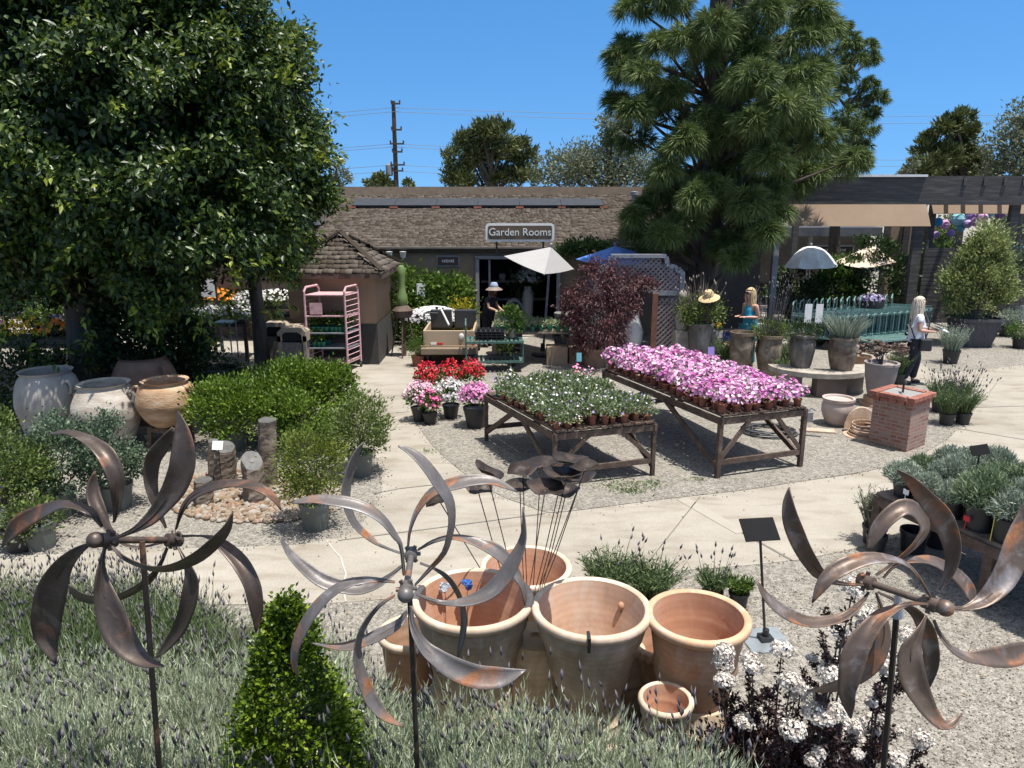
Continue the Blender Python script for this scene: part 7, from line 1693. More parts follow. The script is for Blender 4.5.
# ---------------------------------------------------------------- paper lanterns
for i, (x, y, r_, c, lab) in enumerate([(938, 222, 4.3, (.03, .25, .55), 'small bright blue paper lantern, leftmost of the hanging lanterns'), (944.5, 224.5, 4.5, (.60, .30, .52), 'pink paper lantern just right of the bright blue one'), (958, 219, 6.3, (.28, .58, .66), 'large pale turquoise paper lantern, biggest of the row'), (971, 216, 4.6, (.34, .20, .46), 'mauve paper lantern right of the large turquoise one'), (975.5, 222, 4.3, (.62, .32, .58), 'pink paper lantern below the mauve one'), (983, 217.5, 4.6, (.60, .34, .58), 'pink paper lantern right of the mauve one'), (961, 227.5, 4, (.12, .40, .50), 'teal paper lantern under the large turquoise one'), (1000, 214, 4.6, (.22, .12, .36), 'purple paper lantern, rightmost under the valance'), (950.5, 233, 3.8, (.28, .17, .42), 'violet paper lantern low beside the fence top'), (968, 224, 4, (.42, .32, .58), 'lilac paper lantern between the turquoise and pink ones'), (936, 235, 3.5, (.34, .22, .44), 'small violet paper lantern lowest at the left'), (989, 213, 5, (.25, .50, .56), 'half hidden turquoise paper lantern under the valance edge'), (1019, 250, 5, (.03, .20, .30), 'dark teal paper lantern low at the right edge')]):
    d = 23.2 + (i % 4) * .22; c_ = Q(x, y, d); R0 = r_ * d * 1.02 / FPX; t = thing('paper_lantern', lab, 'lantern', c_, 'hanging paper lanterns')
    m_ = mtone('lantern_paper', c, .93, rough=.8); k = MB(); vs = []; n, rows = 16, 14
    for j in range(rows + 1):
        th = math.pi * j / rows
        for q in range(n): a = q * 6.2832 / n; rr = R0 * math.sin(th) * (1 if j % 2 else .965); vs.append(c_ + Vector((rr * math.cos(a), rr * math.sin(a), R0 * math.cos(th))))
    k.add(vs, [(j * n + q, (j + 1) * n + q, (j + 1) * n + (q + 1) % n, j * n + (q + 1) % n) for j in range(rows) for q in range(n)]); k.build('shade', m_, t)
    k = MB(); k.tube([c_ + Vector((0, 0, R0 * .95)), (c_.x, c_.y, 3.66)], .006, 4); k.build('cord', BLACK, t)
k = MB()
for yy_ in (23.2, 23.42, 23.64, 23.86): k.box((Q(975, 215, 23.5).x, yy_, 3.7), (4.4, .03, .05))
k.box((Q(930, 215, 23.5).x - .2, 23.53, 3.7), (.08, .8, .08)); k.box((Q(1030, 215, 23.5).x, 23.53, 3.7), (.08, .8, .08)); k.box((Q(930, 215, 23.5).x - .2, 23.9, 1.85), (.1, .1, 3.7)); k.box((Q(1030, 215, 23.5).x, 23.9, 1.85), (.1, .1, 3.7)); setp(k.build('lantern_frame', DARKW, loc=(Q(975, 215, 23.5).x, 23.55, 0)), 'dark open rail frame from which the paper lanterns hang', 'frame')

# ---------------------------------------------------------------- nested carts under the pergola
c0 = Q(812, 338, 18.3); c1 = Q(906, 316, 19.8); proto = None
for i in range(16):
    s = i / 15; p = Vector((c0.x + (c1.x - c0.x) * s, 18.3 + 1.3 * s, 0))
    if proto is None: proto = flatcart('nursery_cart', 'teal metal nursery cart nested in the row under the pergola', p, -.5, (.3, .78), 1.12, L=.95, W=.6, mat=TG, group='teal carts nested under the pergola', rails=True); 
    else: copy_tree(proto, loc=p, rz=-.5 + rnd.uniform(-.04, .04))
for i, (x, y) in enumerate(((872, 342), (885, 347), (897, 352))):
    p = P(x, y); flatcart('flatbed_cart', ['low teal flatbed cart parked at the left front of the nested carts', 'low teal flatbed cart in the middle in front of the nested carts', 'low teal flatbed cart nearest the walking woman'][i], (p.x - .2, p.y + .5, 0), .35, (.26,), .0, L=1.5, W=.8, mat=TG)
for i, x in enumerate((809, 820)):
    p = Q(x, 314, 17.6); k = MB(); k.box((p.x, 17.65, p.z), (.17, .012, .46)); k.tube([(p.x - .06, 17.67, p.z + .22), (p.x - .06, 17.67, 0)], .012, 5); setp(k.build('notice_sheet', WHITE, loc=(p.x, 17.65, 0)), ['left white notice sheet hanging in front of the teal carts', 'right white notice sheet hanging in front of the teal carts'][i], 'sign')
lv = Leaves(); p = Q(872, 296, 19.3); t = thing('potted_flower', 'purple and red flowers behind the nested carts', 'potted flower', (p.x, 19.3, 0)); d = dirs(90, 0); lv.bloom(np.array([p.x, 19.3, p.z - .1]) + d * np.array([.35, .25, .15]), d, .04, rng.uniform(0, 1, 90)); lv.build('flowers', LAVP, t); k = MB(); potmesh(k, .3, .25, p.z - .1, 16, c=(p.x, 19.3, 0)); k.build('pot', BLKPL, t)
for (x, y, d, w_, h_, m_, lab) in ((783, 345, 16.6, .55, .42, STONE, 'pale stone trough behind the glazed pots'), (721, 352, 16.4, .5, .16, STONE, 'low pale stone slab with a succulent behind the pink petunias')):
    p = Q(x, y, d); k = MB(); k.box((p.x, d, h_ / 2), (w_, .4, h_)); k.box((p.x, d, h_ + .006), (w_ * .8, .3, .012)); setp(k.build('stone_trough', m_, loc=(p.x, d, 0), bevel=.015), lab, 'trough')
p = Q(722, 345, 16.4); lv = Leaves(); t = thing('potted_succulent', 'peach and green rosette succulent on the low stone slab', 'potted plant', (p.x, 16.4, .17)); a = rng.uniform(0, 6.28, 150); lv.leaf(np.array([p.x, 16.4, .26]) + rng.normal(size=(150, 3)) * [.2, .12, .06], np.stack([np.cos(a), np.sin(a), np.full(150, .6)], 1), .15, .08, rng.uniform(0, 1, 150), fold=.06); lv.build('foliage', mleaf('peach_succulent', (.10, .14, .05), (.42, .24, .15), (.6, .42, .28), trans=.15), t); k = MB(); potmesh(k, .2, .16, .12, 14, c=(p.x, 16.4, .172)); k.build('pot', TERD, t)
# straw hat on a stake in the tall planter
STRAW = mnoise('straw', [(.3, (.42, .30, .15)), (.7, (.60, .46, .26))], scale=30, rough=.9)
c = Q(709, 297, 15.6); t = thing('straw_hat', 'wide brimmed straw sun hat resting above the plant in the tall square planter', 'hat', c)
k = MB(); M_ = Matrix.Rotation(-.22, 3, 'Y') @ Matrix.Rotation(.25, 3, 'X'); k.lathe([(0, .15), (.07, .145), (.10, .10), (.11, .02), (.14, .005), (.20, -.01), (.225, -.03), (.2, -.02), (.12, -.01)], 26)
for v_ in k.v: v_.xyz = M_ @ v_ + c
k.build('crown_and_brim', STRAW, t, smooth=True); k = MB(); k.tube([c + Vector((0, 0, .1)), c + Vector((0, .03, -.6))], .012, 5); k.build('stake', DKWOOD, t)
# stone figure head near the planter
k = MB(); c = Q(683, 296, 16.2); k.ball(c, (.10, .10, .13), 12, 10); k.lathe([(0, -.75), (.12, -.75), (.15, -.5), (.06, -.16), (.05, -.08)], 14, c); setp(k.build('stone_bust', STONE, loc=c - Vector((0, 0, .75)), smooth=True), 'weathered stone bust behind the right post of the arbor', 'statue')
k = MB(); p = Q(683, 330, 16.2); k.box((c.x, c.y, (c.z - .75) / 2), (.3, .3, c.z - .752)); setp(k.build('bust_pillar', STONE, loc=(c.x, c.y, 0)), 'stone pillar carrying the weathered bust', 'pillar')
# ---------------------------------------------------------------- people
SKIN = mnoise('skin', [(.3, (.42, .235, .165)), (.7, (.50, .295, .215))], scale=3, rough=.55)
def fingers(J, E, wi, palm, fwd, side, up, curl=.4):
    fwd, side, up = Vector(fwd).normalized(), Vector(side).normalized(), Vector(up).normalized(); palm = Vector(palm)
    for f, (o, l) in enumerate(((-.028, .062), (-.010, .075), (.010, .070), (.027, .054))):
        p = palm + fwd * .035 + side * o; q = p + fwd * l * .5 - up * l * .15 * curl; r = q + fwd * l * .4 - up * l * .5 * curl
        b = len(J); J += [(*p, .0095), (*q, .009), (*r, .0075)]; E += [(wi, b), (b, b + 1), (b + 1, b + 2)]
    p = palm + side * -.035 - fwd * .005; q = p + side * -.022 + fwd * .025 - up * .008; r = q + fwd * .026 + side * .004
    b = len(J); J += [(*p, .011), (*q, .010), (*r, .008)]; E += [(wi, b), (b, b + 1), (b + 1, b + 2)]
def person(label, loc, rz, arms, shirt, trousers, hair, hairlen=.35, lean=0, sleeve=.5, legs=None, H=1.0, glasses=False, hat=None, sleeveless=False, curly=False, feet=BLACK):
    t = thing('person', label, 'person', loc, rz=rz)
    def L_(z): return -lean * max(0, z - .9)
    J = [(0, L_(.95), .95, .125), (0, L_(1.1), 1.1, .112), (0, .01 + L_(1.28), 1.28, .122), (0, .015 + L_(1.42), 1.42, .065), (0, L_(1.50), 1.50, .050), (0, -.022 + L_(1.56), 1.565, .064), (0, -.012 + L_(1.63), 1.635, .088), (0, .006 + L_(1.71), 1.705, .066), (0, -.104 + L_(1.62), 1.612, .016), (.082, .0 + L_(1.62), 1.625, .018), (-.082, .0 + L_(1.62), 1.625, .018), (0, -.085 + L_(1.55), 1.555, .026)]
    E = [(0, 1), (1, 2), (2, 3), (3, 4), (4, 5), (5, 6), (6, 7), (6, 8), (6, 9), (6, 10), (5, 11)]
    SJ = [(0, L_(.92), .92, .150), (0, L_(1.02), 1.02, .148), (0, L_(1.12), 1.12, .142), (0, .005 + L_(1.28), 1.28, .150), (0, .015 + L_(1.40), 1.40, .085)]; SE = [(0, 1), (1, 2), (2, 3), (3, 4)]
    for s, (el, wr, pf) in zip((1, -1), arms):
        sh = Vector((.165 * s, .015 + L_(1.38), 1.38)); el = Vector(el); wr = Vector(wr); pf = Vector(pf); palm = wr + (pf).normalized() * .055
        b = len(J); J += [(*sh, .054), (*sh.lerp(el, .5), .047), (*el, .040), (*el.lerp(wr, .45), .039), (*wr, .026), (*palm, (.034))]
        E += [(2, b), (b, b + 1), (b + 1, b + 2), (b + 2, b + 3), (b + 3, b + 4), (b + 4, b + 5)]
        sd = pf.cross(Vector((0, 0, 1))); sd = sd if sd.length > .1 else Vector((1, 0, 0)); fingers(J, E, b + 5, palm, pf, sd * s, (0, 0, 1))
        if not sleeveless:
            c = len(SJ); SJ += [(*sh, .068), (*sh.lerp(el, sleeve), .060)]; SE += [(3, c), (c, c + 1)]
    legs = legs or [((.10, -.03, .50), (.10, .03, .085)), ((-.10, -.02, .50), (-.10, .05, .085))]
    TJ = [(0, L_(.97), .97, .148)]; TE = []
    for s, (kn, an) in zip((1, -1), legs):
        kn, an = Vector(kn), Vector(an); hp = Vector((.088 * s, 0, .86)); b = len(J)
        J += [(*hp, .088), (*hp.lerp(kn, .5), .076), (*kn, .055), (*kn.lerp(an, .35), .054), (*an, .036), (an.x, an.y - .05, .045, .036), (an.x + .01 * s, an.y - .15, .03, .028)]
        E += [(0, b)] + [(b + i, b + i + 1) for i in range(6)]
        c = len(TJ); TJ += [(*hp, .112), (*hp.lerp(kn, .5), .098), (*kn, .080), (*kn.lerp(an, .6), .074), (an.x, an.y, an.z + .02, .070)]; TE += [(0, c)] + [(c + i, c + i + 1) for i in range(4)]
        k = skin('shoe', [(an.x, an.y + .03, .05, .045), (an.x, an.y - .06, .045, .047), (an.x + .01 * s, an.y - .16, .035, .036)], [(0, 1), (1, 2)], feet, t, 1)
    body = skin('body', J, E, SKIN, t, 2); skin('top', SJ, SE, shirt, t, 2, 1); skin('trousers', TJ, TE, trousers, t, 2)
    hy = L_(1.63)
    k = MB(); c = Vector((0, .018 + hy, 1.652)); k.ball(c, (.088, .104, .100), 24, 18)
    k.f = [f for f in k.f if not (sum(k.v[i].y for i in f) / len(f) < c.y - .052 and sum(k.v[i].z for i in f) / len(f) < 1.700) and not (sum(k.v[i].z for i in f) / len(f) < 1.60 and sum(k.v[i].y for i in f) / len(f) < c.y + .03)]
    k.mi = [0] * len(k.f); hr = random.Random(int(hairlen * 100))
    for q in range(58):
        a = hr.uniform(-.25, 1.25) * math.pi; rx, ry = .084, .098; p0 = c + Vector((rx * math.cos(a), ry * abs(math.sin(a)) if math.sin(a) > 0 else ry * math.sin(a), hr.uniform(-.01, .05))); L = hairlen * hr.uniform(.75, 1.08); pts = [p0]
        for j in range(1, 7):
            t_ = j / 6; o = 1 + .10 * math.sin(t_ * 2.2); wv = .011 * math.sin(t_ * 9 + q)
            pts.append(Vector((p0.x * o + wv, c.y + (p0.y - c.y) * (1 + .12 * t_) + .02 * t_ + wv * .6, p0.z - .08 * t_ - L * t_ + (.02 * (1 - t_)))))
        k.tube(pts, [.010, .016, .017, .017, .016, .013, .004], 6)
    k.build('hair', hair, t, smooth=True, angle=70)
    k = MB(); 
    for s in (-1, 1): k.ball((.032 * s, -.088 + hy, 1.643), (.014, .008, .009), 8, 6)
    k.build('eyes', mtone('eye_dark', (.05, .035, .03), .9, rough=.2), t)
    k = MB(); k.ball((0, -.098 + hy, 1.567), (.026, .009, .008), 10, 6); k.build('mouth', mtone('lips', (.36, .12, .10), .9), t)
    if glasses:
        k = MB()
        for s in (-1, 1): k.box((.034 * s, -.102 + hy, 1.642), (.054, .014, .036)); k.bar((.062 * s, -.098 + hy, 1.65), (.085 * s, .01 + hy, 1.645), .006)
        k.bar((-.02, -.104 + hy, 1.65), (.02, -.104 + hy, 1.65), .006); k.build('sunglasses', BLACK, t, bevel=.004)
    return t
HBL = mnoise('silver_blond_hair', [(.3, (.46, .38, .28)), (.7, (.66, .58, .47))], scale=14, rough=.6, stretch=(6, 6, .7), bump=.3)
HGO = mnoise('golden_blond_hair', [(.3, (.40, .27, .13)), (.7, (.62, .47, .27))], scale=14, rough=.6, stretch=(5, 5, 1), bump=.4)
WTOP = mnoise('white_top', [(.3, (.62, .62, .66)), (.7, (.74, .74, .77))], scale=5, rough=.85)
TTOP = mtone('teal_top', (.02, .25, .36), .85, rough=.7); NAVY = mtone('navy_cloth', (.018, .02, .032), .85, rough=.85)
wl_ = P(910, 384)
wp = person('woman with long silver blond hair in a white top and dark trousers holding papers', wl_, R_(78), [((.215, .03, 1.11), (.15, -.20, 1.10), (-.25, -.9, .1)), ((-.215, .02, 1.11), (-.13, -.22, 1.08), (.25, -.9, .1))], WTOP, NAVY, HBL, .36, glasses=True, legs=[((.09, -.10, .50), (.09, -.05, .085)), ((-.09, .04, .50), (-.09, .16, .10))])
def rel(rz, base, v): return Vector(base) + Matrix.Rotation(rz, 3, 'Z') @ Vector(v)
k = MB(); c = rel(R_(78), wl_, (0, -.37, 1.17)); k.box(c, (.30, .008, .22), M=Matrix.Rotation(R_(78), 3, 'Z') @ Matrix.Rotation(R_(-62), 3, 'X') @ Matrix.Rotation(.5, 3, 'Y')); c2_ = c - Vector((-.05, .04, .05)); k.box(c2_, (.30, .012, .22), M=Matrix.Rotation(R_(70), 3, 'Z') @ Matrix.Rotation(R_(-70), 3, 'X')); setp(k.build('papers', WHITE, loc=c), 'white papers held open by the woman in the white top', 'papers')
bagb = rel(R_(78), wl_, (-.21, -.10, .66)); t = thing('shoulder_bag', 'black cross body bag with hanging cloth at the side of the woman in white', 'bag', bagb)
k = MB(); k.box(bagb + Vector((.03, 0, .17)), (.22, .09, .24), rz=R_(-12)); k.build('bag_body', BLKPL, t, bevel=.03)
k = MB(); k.tube([rel(R_(78), wl_, q) for q in ((-.20, -.10, .92), (-.175, -.15, 1.08), (-.09, -.168, 1.26), (.05, -.125, 1.43), (.10, .0, 1.465), (.06, .13, 1.40), (-.10, .165, 1.2), (-.2, .08, .95))], .012, 6); k.build('strap', BLKPL, t)
k = skin('hanging_cloth', [(*(bagb + Vector((.10, -.02, .25))), .05), (*(bagb + Vector((.17, -.03, .02))), .055), (*(bagb + Vector((.20, -.03, -.18))), .03)], [(0, 1), (1, 2)], NAVY, t, 1)
tw = P(747, 367); person('woman with long wavy golden hair in a teal sleeveless top looking down at her hands', (tw.x, tw.y, 0), R_(-62), [((.215, .0, 1.12), (.10, -.24, 1.13), (-.3, -.9, .1)), ((-.215, .0, 1.12), (-.10, -.24, 1.13), (.3, -.9, .1))], TTOP, mtone('teal_trousers', (.03, .16, .22), .85), HGO, .34, glasses=True, sleeveless=True, lean=.1)
mw = Q(487, 340, 18.4); mw.z = 0; person('person in a navy top bending forward under a pale blue sun hat by the doorway', mw, R_(60), [((.22, -.2, 1.12), (.16, -.40, 1.02), (-.1, -.9, -.2)), ((-.22, -.2, 1.12), (-.16, -.42, 1.05), (.1, -.9, -.2))], NAVY, NAVY, mtone('brown_hair', (.08, .05, .03), .8), .16, lean=.34, sleeve=.55).scale = (.9, .9, .9)
hb_ = rel(R_(60), mw, (0, -.215, 1.505)); t = thing('sun_hat', 'pale blue wide brimmed sun hat worn by the person in navy', 'hat', hb_)
k = MB(); k.lathe([(0, .115), (.07, .105), (.095, .06), (.104, .0), (.10, -.01)], 20, hb_); k.build('hat_crown', mtone('pale_blue_cloth', (.30, .38, .52), .9), t, smooth=True)
k = MB(); k.lathe([(.106, .0), (.16, -.03), (.215, -.07), (.21, -.078), (.15, -.04), (.1, -.01)], 24, hb_); k.build('brim', mtone('brown_brim', (.20, .15, .12), .9), t, smooth=True)

# ---------------------------------------------------------------- nursery benches seen through the shade at left
def flowerbench(label, x, y, d, w_, blooms, h=.75, dep=.9):
    b = Q(x, y, d); b.z = 0; t = thing('flower_bench', label, 'plant bench', b)
    k = MB(); k.box((b.x, d, h - .03), (w_, dep, .05)); k.build('tabletop', DKWOOD, t)
    for sx in (-1, 1):
        for sy in (-1, 1): k = MB(); k.box((b.x + sx * (w_ / 2 - .06), d + sy * (dep / 2 - .06), (h - .05) / 2), (.07, .07, h - .055)); k.build('leg', DKWOOD, t)
    n = len(blooms); wd = w_ / n
    for i, (fm, fol, lab, fh) in enumerate(blooms):
        cx = b.x - w_ / 2 + wd * (i + .5); q = thing('flower_tray', lab, 'flowers', (cx, d, h)); k = MB(); k.box((cx, d, h + .05), (wd * .9, dep * .9, .09)); k.build('tray', BLKPL, q)
        lv = Leaves(); bush(lv, 900, (cx, d, h + .1 + fh * .4), (wd * .5, dep * .5, fh * .6), .07, .035, K=22, cr=.08); lv.build('foliage', fol, q)
        if fm:
            nf = int(150 * wd); lv = Leaves(); dd = dirs(nf, -.1); lv.bloom(np.array([cx, d, h + .12 + fh * .4]) + dd * np.array([wd * .52, dep * .52, fh * .75]), dd + rng.normal(size=dd.shape) * .4 + [0, -.4, .3], .045, rng.uniform(0, 1, nf)); lv.build('flowers', fm, q)
flowerbench('dark bench of yellow and purple flowers at the far left in the shade', 22, 320, 15.2, 2.6, [(PINK, GREEN, 'tray of magenta flowers at the left picture edge', .3), (YEL, GREEN, 'tray of bright yellow flowers at the far left', .32), (ORA, GREEN, 'tray of orange flowers beside the yellow ones', .3)], h=.72)
flowerbench('dark bench of mauve flowers left of the big trunk', 68, 322, 15.6, 1.2, [(LAVP, DKGRN, 'tray of pale mauve flowers left of the big trunk', .3), (ORA, DKGRN, 'small tray of orange flowers at the end of the mauve bench', .25)], h=.72)
flowerbench('bench of white flowers and greenery further back at the far left', 15, 300, 18.5, 2.4, [(WPET, GREEN, 'tray of white flowers at the far left behind the yellow ones', .3), (WPET, GRYGR, 'tray of sparse white flowers further right at the back', .45)], h=.8)
flowerbench('bench of silvery blue bedding plants seen under the canopy right of the big trunk', 205, 318, 17.0, 2.2, [(LAVP, SILV, 'tray of lavender blue bedding plants on the shaded bench', .22), (WPET, SILV, 'tray of silvery white bedding plants on the shaded bench', .2), (WPET, GREEN, 'tray of cream flowers at the right end of the shaded bench', .22)], h=.85)
flowerbench('bench with red orange flowers behind the slim trunk', 235, 305, 19.5, 1.8, [(ORA, GREEN, 'tray of red orange flowers behind the slim trunk', .35), (WPET, GRYGR, 'tray of pale flowers beside the slim trunk', .3)], h=.8)
flowerbench('bench with pale flowers between the slim trunk and the kiosk', 276, 312, 19.8, 1.2, [(WPET, GREEN, 'tray of pinkish white flowers just left of the kiosk', .3)], h=.8)
shrub('leafy_shrub', 'tall green bush with red blooms left of the big trunk', 66, 17.0, .75, 2.0, GREEN, 3500, .1, .05, 50)
lv = Leaves(); p = Q(64, 282, 16.5); d = dirs(26, -.2); lv.bloom(np.array(p) + d * np.array([.6, .3, .6]), d + [0, -.6, 0], .07, rng.uniform(0, 1, 26)); setp(lv.build('hanging_blooms', HOTP, loc=p), 'red pink blooms on the bush left of the big trunk', 'flowers')
nb = Q(208, 288, 17.8); t = thing('notice_board', 'white notice board on black posts seen under the canopy', 'sign', (nb.x, 17.8, 0))
k = MB(); k.box((nb.x, 17.8, nb.z), (.34, .03, .44)); k.build('board', WHITE, t); k = MB()
for s in (-1, 1): k.box((nb.x + s * .19, 17.8, nb.z / 2 + .15), (.035, .035, nb.z + .3))
k.build('post', BLACK, t)
gs = Q(225, 322, 15.2); t = thing('green_stool', 'pale green topped metal stand left of the slim trunk', 'stand', (gs.x, 15.2, 0))
k = MB(); k.box((gs.x, 15.2, gs.z), (.36, .4, .03)); k.build('top', TG, t); k = MB()
for sx in (-1, 1):
    for sy in (-1, 1): k.tube([(gs.x + sx * .15, 15.2 + sy * .17, 0), (gs.x + sx * .15, 15.2 + sy * .17, gs.z)], .014, 6)
k.build('leg', GREYW, t)
wt = Q(25, 265, 20.5); t = thing('trellis_tower', 'white wooden trellis tower glimpsed through the leaves at the far left', 'trellis', (Q(50, 265, 20.5).x, 20.5, 0)); x0 = Q(50, 265, 20.5).x
k = MB()
for s in (-1, 1): k.bar((x0 + s * .32, 20.5, 0), (x0 + s * .14, 20.5, 2.75), .05)
for q in range(9): z = .3 + q * .28; k.bar((x0 - .32 + q * .018, 20.5, z), (x0 + .32 - q * .018, 20.5, z), .035)
for q in (-.1, .1): k.bar((x0 + q, 20.52, 0), (x0 + q * .6, 20.52, 2.6), .025)
k.build('frame', OFFW, t); k = MB(); k.ball((x0, 20.5, 2.85), .14, 10, 8); k.build('finial', GREYW, t)
x1 = Q(70, 265, 20.8).x; t = thing('display_shelf', 'weathered white open shelf with pots glimpsed left of the big trunk', 'shelf', (x1, 20.8, 0)); k = MB()
for z in (.5, 1.5, 2.3): k.box((x1, 20.8, z), (.9, .35, .05))
for s in (-1, 1): k.box((x1 + s * .45, 20.8, 1.3), (.06, .35, 2.6))
k.build('frame', OFFW, t)
for q, (dx, z) in enumerate(((-.2, 1.525), (.1, 1.525), (.25, 2.325))):
    k = MB(); k.lathe([(0, 0), (.1, 0), (.15, .25), (.12, .3), (0, .28)], 14, (x1 + dx, 20.8, z)); setp(k.build('clay_pot', TERD, loc=(x1 + dx, 20.8, z), smooth=True), ['left clay pot on the middle shelf of the white open shelf', 'right clay pot on the middle shelf of the white open shelf', 'clay pot on the upper shelf of the white open shelf'][q], 'plant pot')
# low iron edging behind the jars
k = MB()
a, b = P(165, 388), P(205, 384); n = 14
for i in range(n):
    p = a.lerp(b, i / (n - 1)); k.bar(p, p + Vector((0, 0, .42)), .03)
k.bar(a + Vector((0, 0, .36)), b + Vector((0, 0, .36)), .03); setp(k.build('picket_edging', BLACK, loc=a), 'low black picket edging in the tree shade', 'fence')

# ---------------------------------------------------------------- loose stones at the gravel edges, dry leaves, weeds
EDGES = [[(338, 539), (372, 515), (383, 492), (380, 470), (366, 425), (352, 402)], [(409, 402), (416, 422), (428, 440), (445, 458), (470, 478), (500, 496), (540, 511), (600, 508), (660, 500), (740, 491), (860, 473), (930, 450), (961, 424), (967, 410)], [(0, 557), (100, 552), (170, 549), (250, 547), (338, 538)], [(340, 604), (500, 590), (640, 574), (744, 566), (845, 551), (930, 531), (1024, 500)], [(895, 380), (945, 377), (1024, 366)]]
PEB = mleaf('loose_pebble', (.07, .062, .05), (.15, .135, .11), (.24, .215, .18), (.36, .33, .28), trans=0, rough=.9, spec=.2)
ico = bmesh.new(); bmesh.ops.create_icosphere(ico, subdivisions=1, radius=1); IV1 = np.array([v.co[:] for v in ico.verts]); IF1 = np.array([[v.index for v in f.verts] for f in ico.faces]); ico.free()
Vv = []; Ff = []; va = []; b_ = 0
for ed in EDGES:
    for a, b in zip(ed, ed[1:]):
        pa, pb = P(*a), P(*b); n = int((pb - pa).length * 38)
        for q in range(n):
            p = pa.lerp(pb, rnd.random()); p.x += rnd.gauss(0, .07); p.y += rnd.gauss(0, .07); s = rnd.uniform(.004, .010)
            v = IV1 * np.array([s, s * rnd.uniform(.7, 1.1), s * .7]) + np.array([p.x, p.y, .010 + s * .4]); Vv.append(v); Ff.append(IF1 + b_); b_ += len(v); va.append(np.full(len(IF1), rnd.random()))
for q in range(3000):
    x, y = rnd.uniform(740, 1024), rnd.uniform(575, 768); p = P(x, y)
    s = rnd.uniform(.004, .009); v = IV1 * np.array([s, s * rnd.uniform(.7, 1.1), s * .7]) + np.array([p.x, p.y, s * .4]); Vv.append(v); Ff.append(IF1 + b_); b_ += len(v); va.append(np.full(len(IF1), rnd.random()))
setp(link('loose_gravel', npmesh('loose_gravel', np.concatenate(Vv), np.concatenate(Ff), np.concatenate(va)), PEB), 'loose gravel scattered along the path edges and the near gravel', 'gravel', kind='stuff')
lv = Leaves(); n = 260; pts = []
for q in range(n):
    x, y = rnd.uniform(60, 1024), rnd.uniform(385, 740); p = P(x, y); pts.append((p.x, p.y, .016))
a = rng.uniform(0, 6.28, n); lv.leaf(np.array(pts), np.stack([np.cos(a), np.sin(a), np.full(n, .12)], 1), rng.uniform(.02, .05, n), rng.uniform(.012, .024, n), rng.uniform(0, 1, n), up=np.tile([[0, 0, 1.]], (n, 1)))
setp(lv.build('fallen_leaves', mleaf('dry_leaf', (.10, .06, .03), (.22, .14, .07), (.30, .20, .11), trans=.1)), 'dry fallen leaves scattered over the gravel and path', 'leaves', kind='stuff')
lv = Leaves()
for (x, y, r_, n) in ((622, 487, .16, 170), (650, 485, .10, 90), (632, 492, .08, 60), (700, 481, .07, 40), (430, 452, .06, 30)):
    p = P(x, y); c = np.array([p.x, p.y, .012]) + rng.normal(size=(n, 3)) * [r_, r_ * .8, 0]; a = rng.uniform(0, 6.28, n); lv.leaf(c, np.stack([np.cos(a), np.sin(a), rng.uniform(.2, 1, n)], 1), .05, .018, rng.uniform(0, 1, n))
setp(lv.build('weeds', SAGE), 'sparse low weeds growing in the gravel in front of the display tables', 'weeds', kind='stuff')

# ---------------------------------------------------------------- more stock between the arbor and the pedestal, and inside the shop
spikyplant('grey green lavender in a black pot beside the tall square planter under the hat', P_(722, 371), .26, .5, LVGR, LAVS, 260, 18, (.15, .12, .26, BLKPL))
spikyplant('silvery lavender in a dark pot behind the stone bench', P_(795, 364), .28, .55, SILV, LAVS, 260, 24, (.16, .13, .28, BLKPL))
spikyplant('low green herb in a black pot left of the stone bench', P_(783, 384), .24, .36, LVGR, LAVS, 240, 6, (.13, .1, .2, BLKPL))
b = Q(716, 330, 16.0); b.z = 0; o = flowerpot('potted_flower', 'yellow flowers in a pale pot right of the tall square planter', 'potted flower', None, .14, .8, mtone('pale_pot', (.4, .38, .34), .9), GREEN, YEL, 60, 26, .14, .18, .035); o.location = b
b = Q(722, 338, 17.0); b.z = 0; glazed('deep blue glazed pot in the shade behind the square planter', 722, 357, .22, .15, .55, mtone('blue_glaze', (.02, .05, .22), .85, rough=.25))
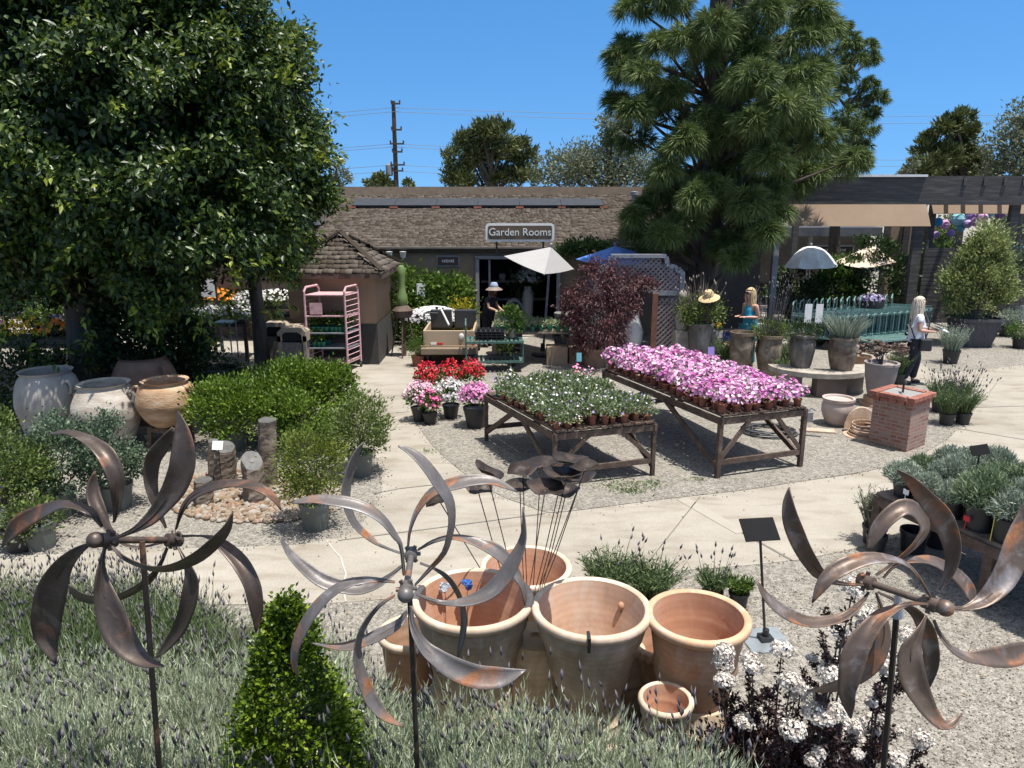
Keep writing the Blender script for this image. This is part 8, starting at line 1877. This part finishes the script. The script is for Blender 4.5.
for i, (x, y, s) in enumerate(((893, 372, 1.0), (862, 366, .9), (906, 368, .8))):
    b = P(x, y); t = thing('potted_succulent', ['brown rosette succulent in a low clay pot behind the pedestal, right of the tall pot', 'brown rosette succulent in a low clay pot behind the right end of the stone bench', 'small brown rosette succulent in a low clay pot at the feet of the walking woman'][i], 'potted plant', b)
    k = MB(); potmesh(k, .2 * s, .15 * s, .26 * s, 18, c=b); k.build('pot', TERD, t, smooth=True); lv = Leaves()
    for q in range(18):
        c = np.array([b.x, b.y, .32 * s]) + np.array([rnd.gauss(0, .13), rnd.gauss(0, .1), rnd.uniform(0, .3)]) * s; a = rng.uniform(0, 6.28, 16); lv.leaf(np.tile(c, (16, 1)), np.stack([np.cos(a), np.sin(a), np.full(16, .5)], 1), .08, .042, rng.uniform(0, 1, 16), fold=.05)
    lv.build('foliage', SUCC, t)
c = Q(528, 276, 21.6); t = thing('flower_arrangement', 'white flower arrangement in a vase inside the dark shop doorway', 'flowers', (c.x, 21.6, 0)); lv = Leaves(); d = dirs(170, -.6); lv.bloom(np.array(c) + d * np.array([.34, .25, .30]) * rng.uniform(.5, 1, (170, 1)), d + [0, -.5, .3], .05, rng.uniform(.3, 1, 170)); lv.build('flowers', WPET, t)
lv = Leaves(); bush(lv, 500, (c.x, 21.6, c.z - .1), (.3, .22, .28), .1, .04, K=20); lv.build('foliage', GREEN, t); k = MB(); k.lathe([(0, 0), (.13, 0), (.17, c.z - .6), (.10, c.z - .3), (0, c.z - .3)], 16, (c.x, 21.6, 0)); k.build('vase', OFFW, t, smooth=True)
for i, (x, z, r_) in enumerate(((.05, 1.176, .10), (.35, 1.176, .13), (.68, 1.176, .09), (-.3, 1.176, .11), (.2, .626, .13), (.6, .626, .11))):
    k = MB(); k.lathe([(0, 0), (r_ * .7, 0), (r_, r_ * 1.3), (r_ * .8, r_ * 1.8), (r_ * .9, r_ * 1.9), (0, r_ * 1.8)], 16, (x, 23.15, z)); setp(k.build('shop_vase', (OFFW, TERD, GREYJ, WHITE, BRNJ, PALEJ)[i], loc=(x, 23.15, z), smooth=True), ['cream vase near the middle of the upper shelf inside the shop', 'orange clay vase on the upper shelf inside the shop', 'small grey vase at the right of the upper shelf inside the shop', 'white vase at the left of the upper shelf inside the shop', 'brown vase on the lower shelf inside the shop', 'pale vase at the right of the lower shelf inside the shop'][i], 'vase')
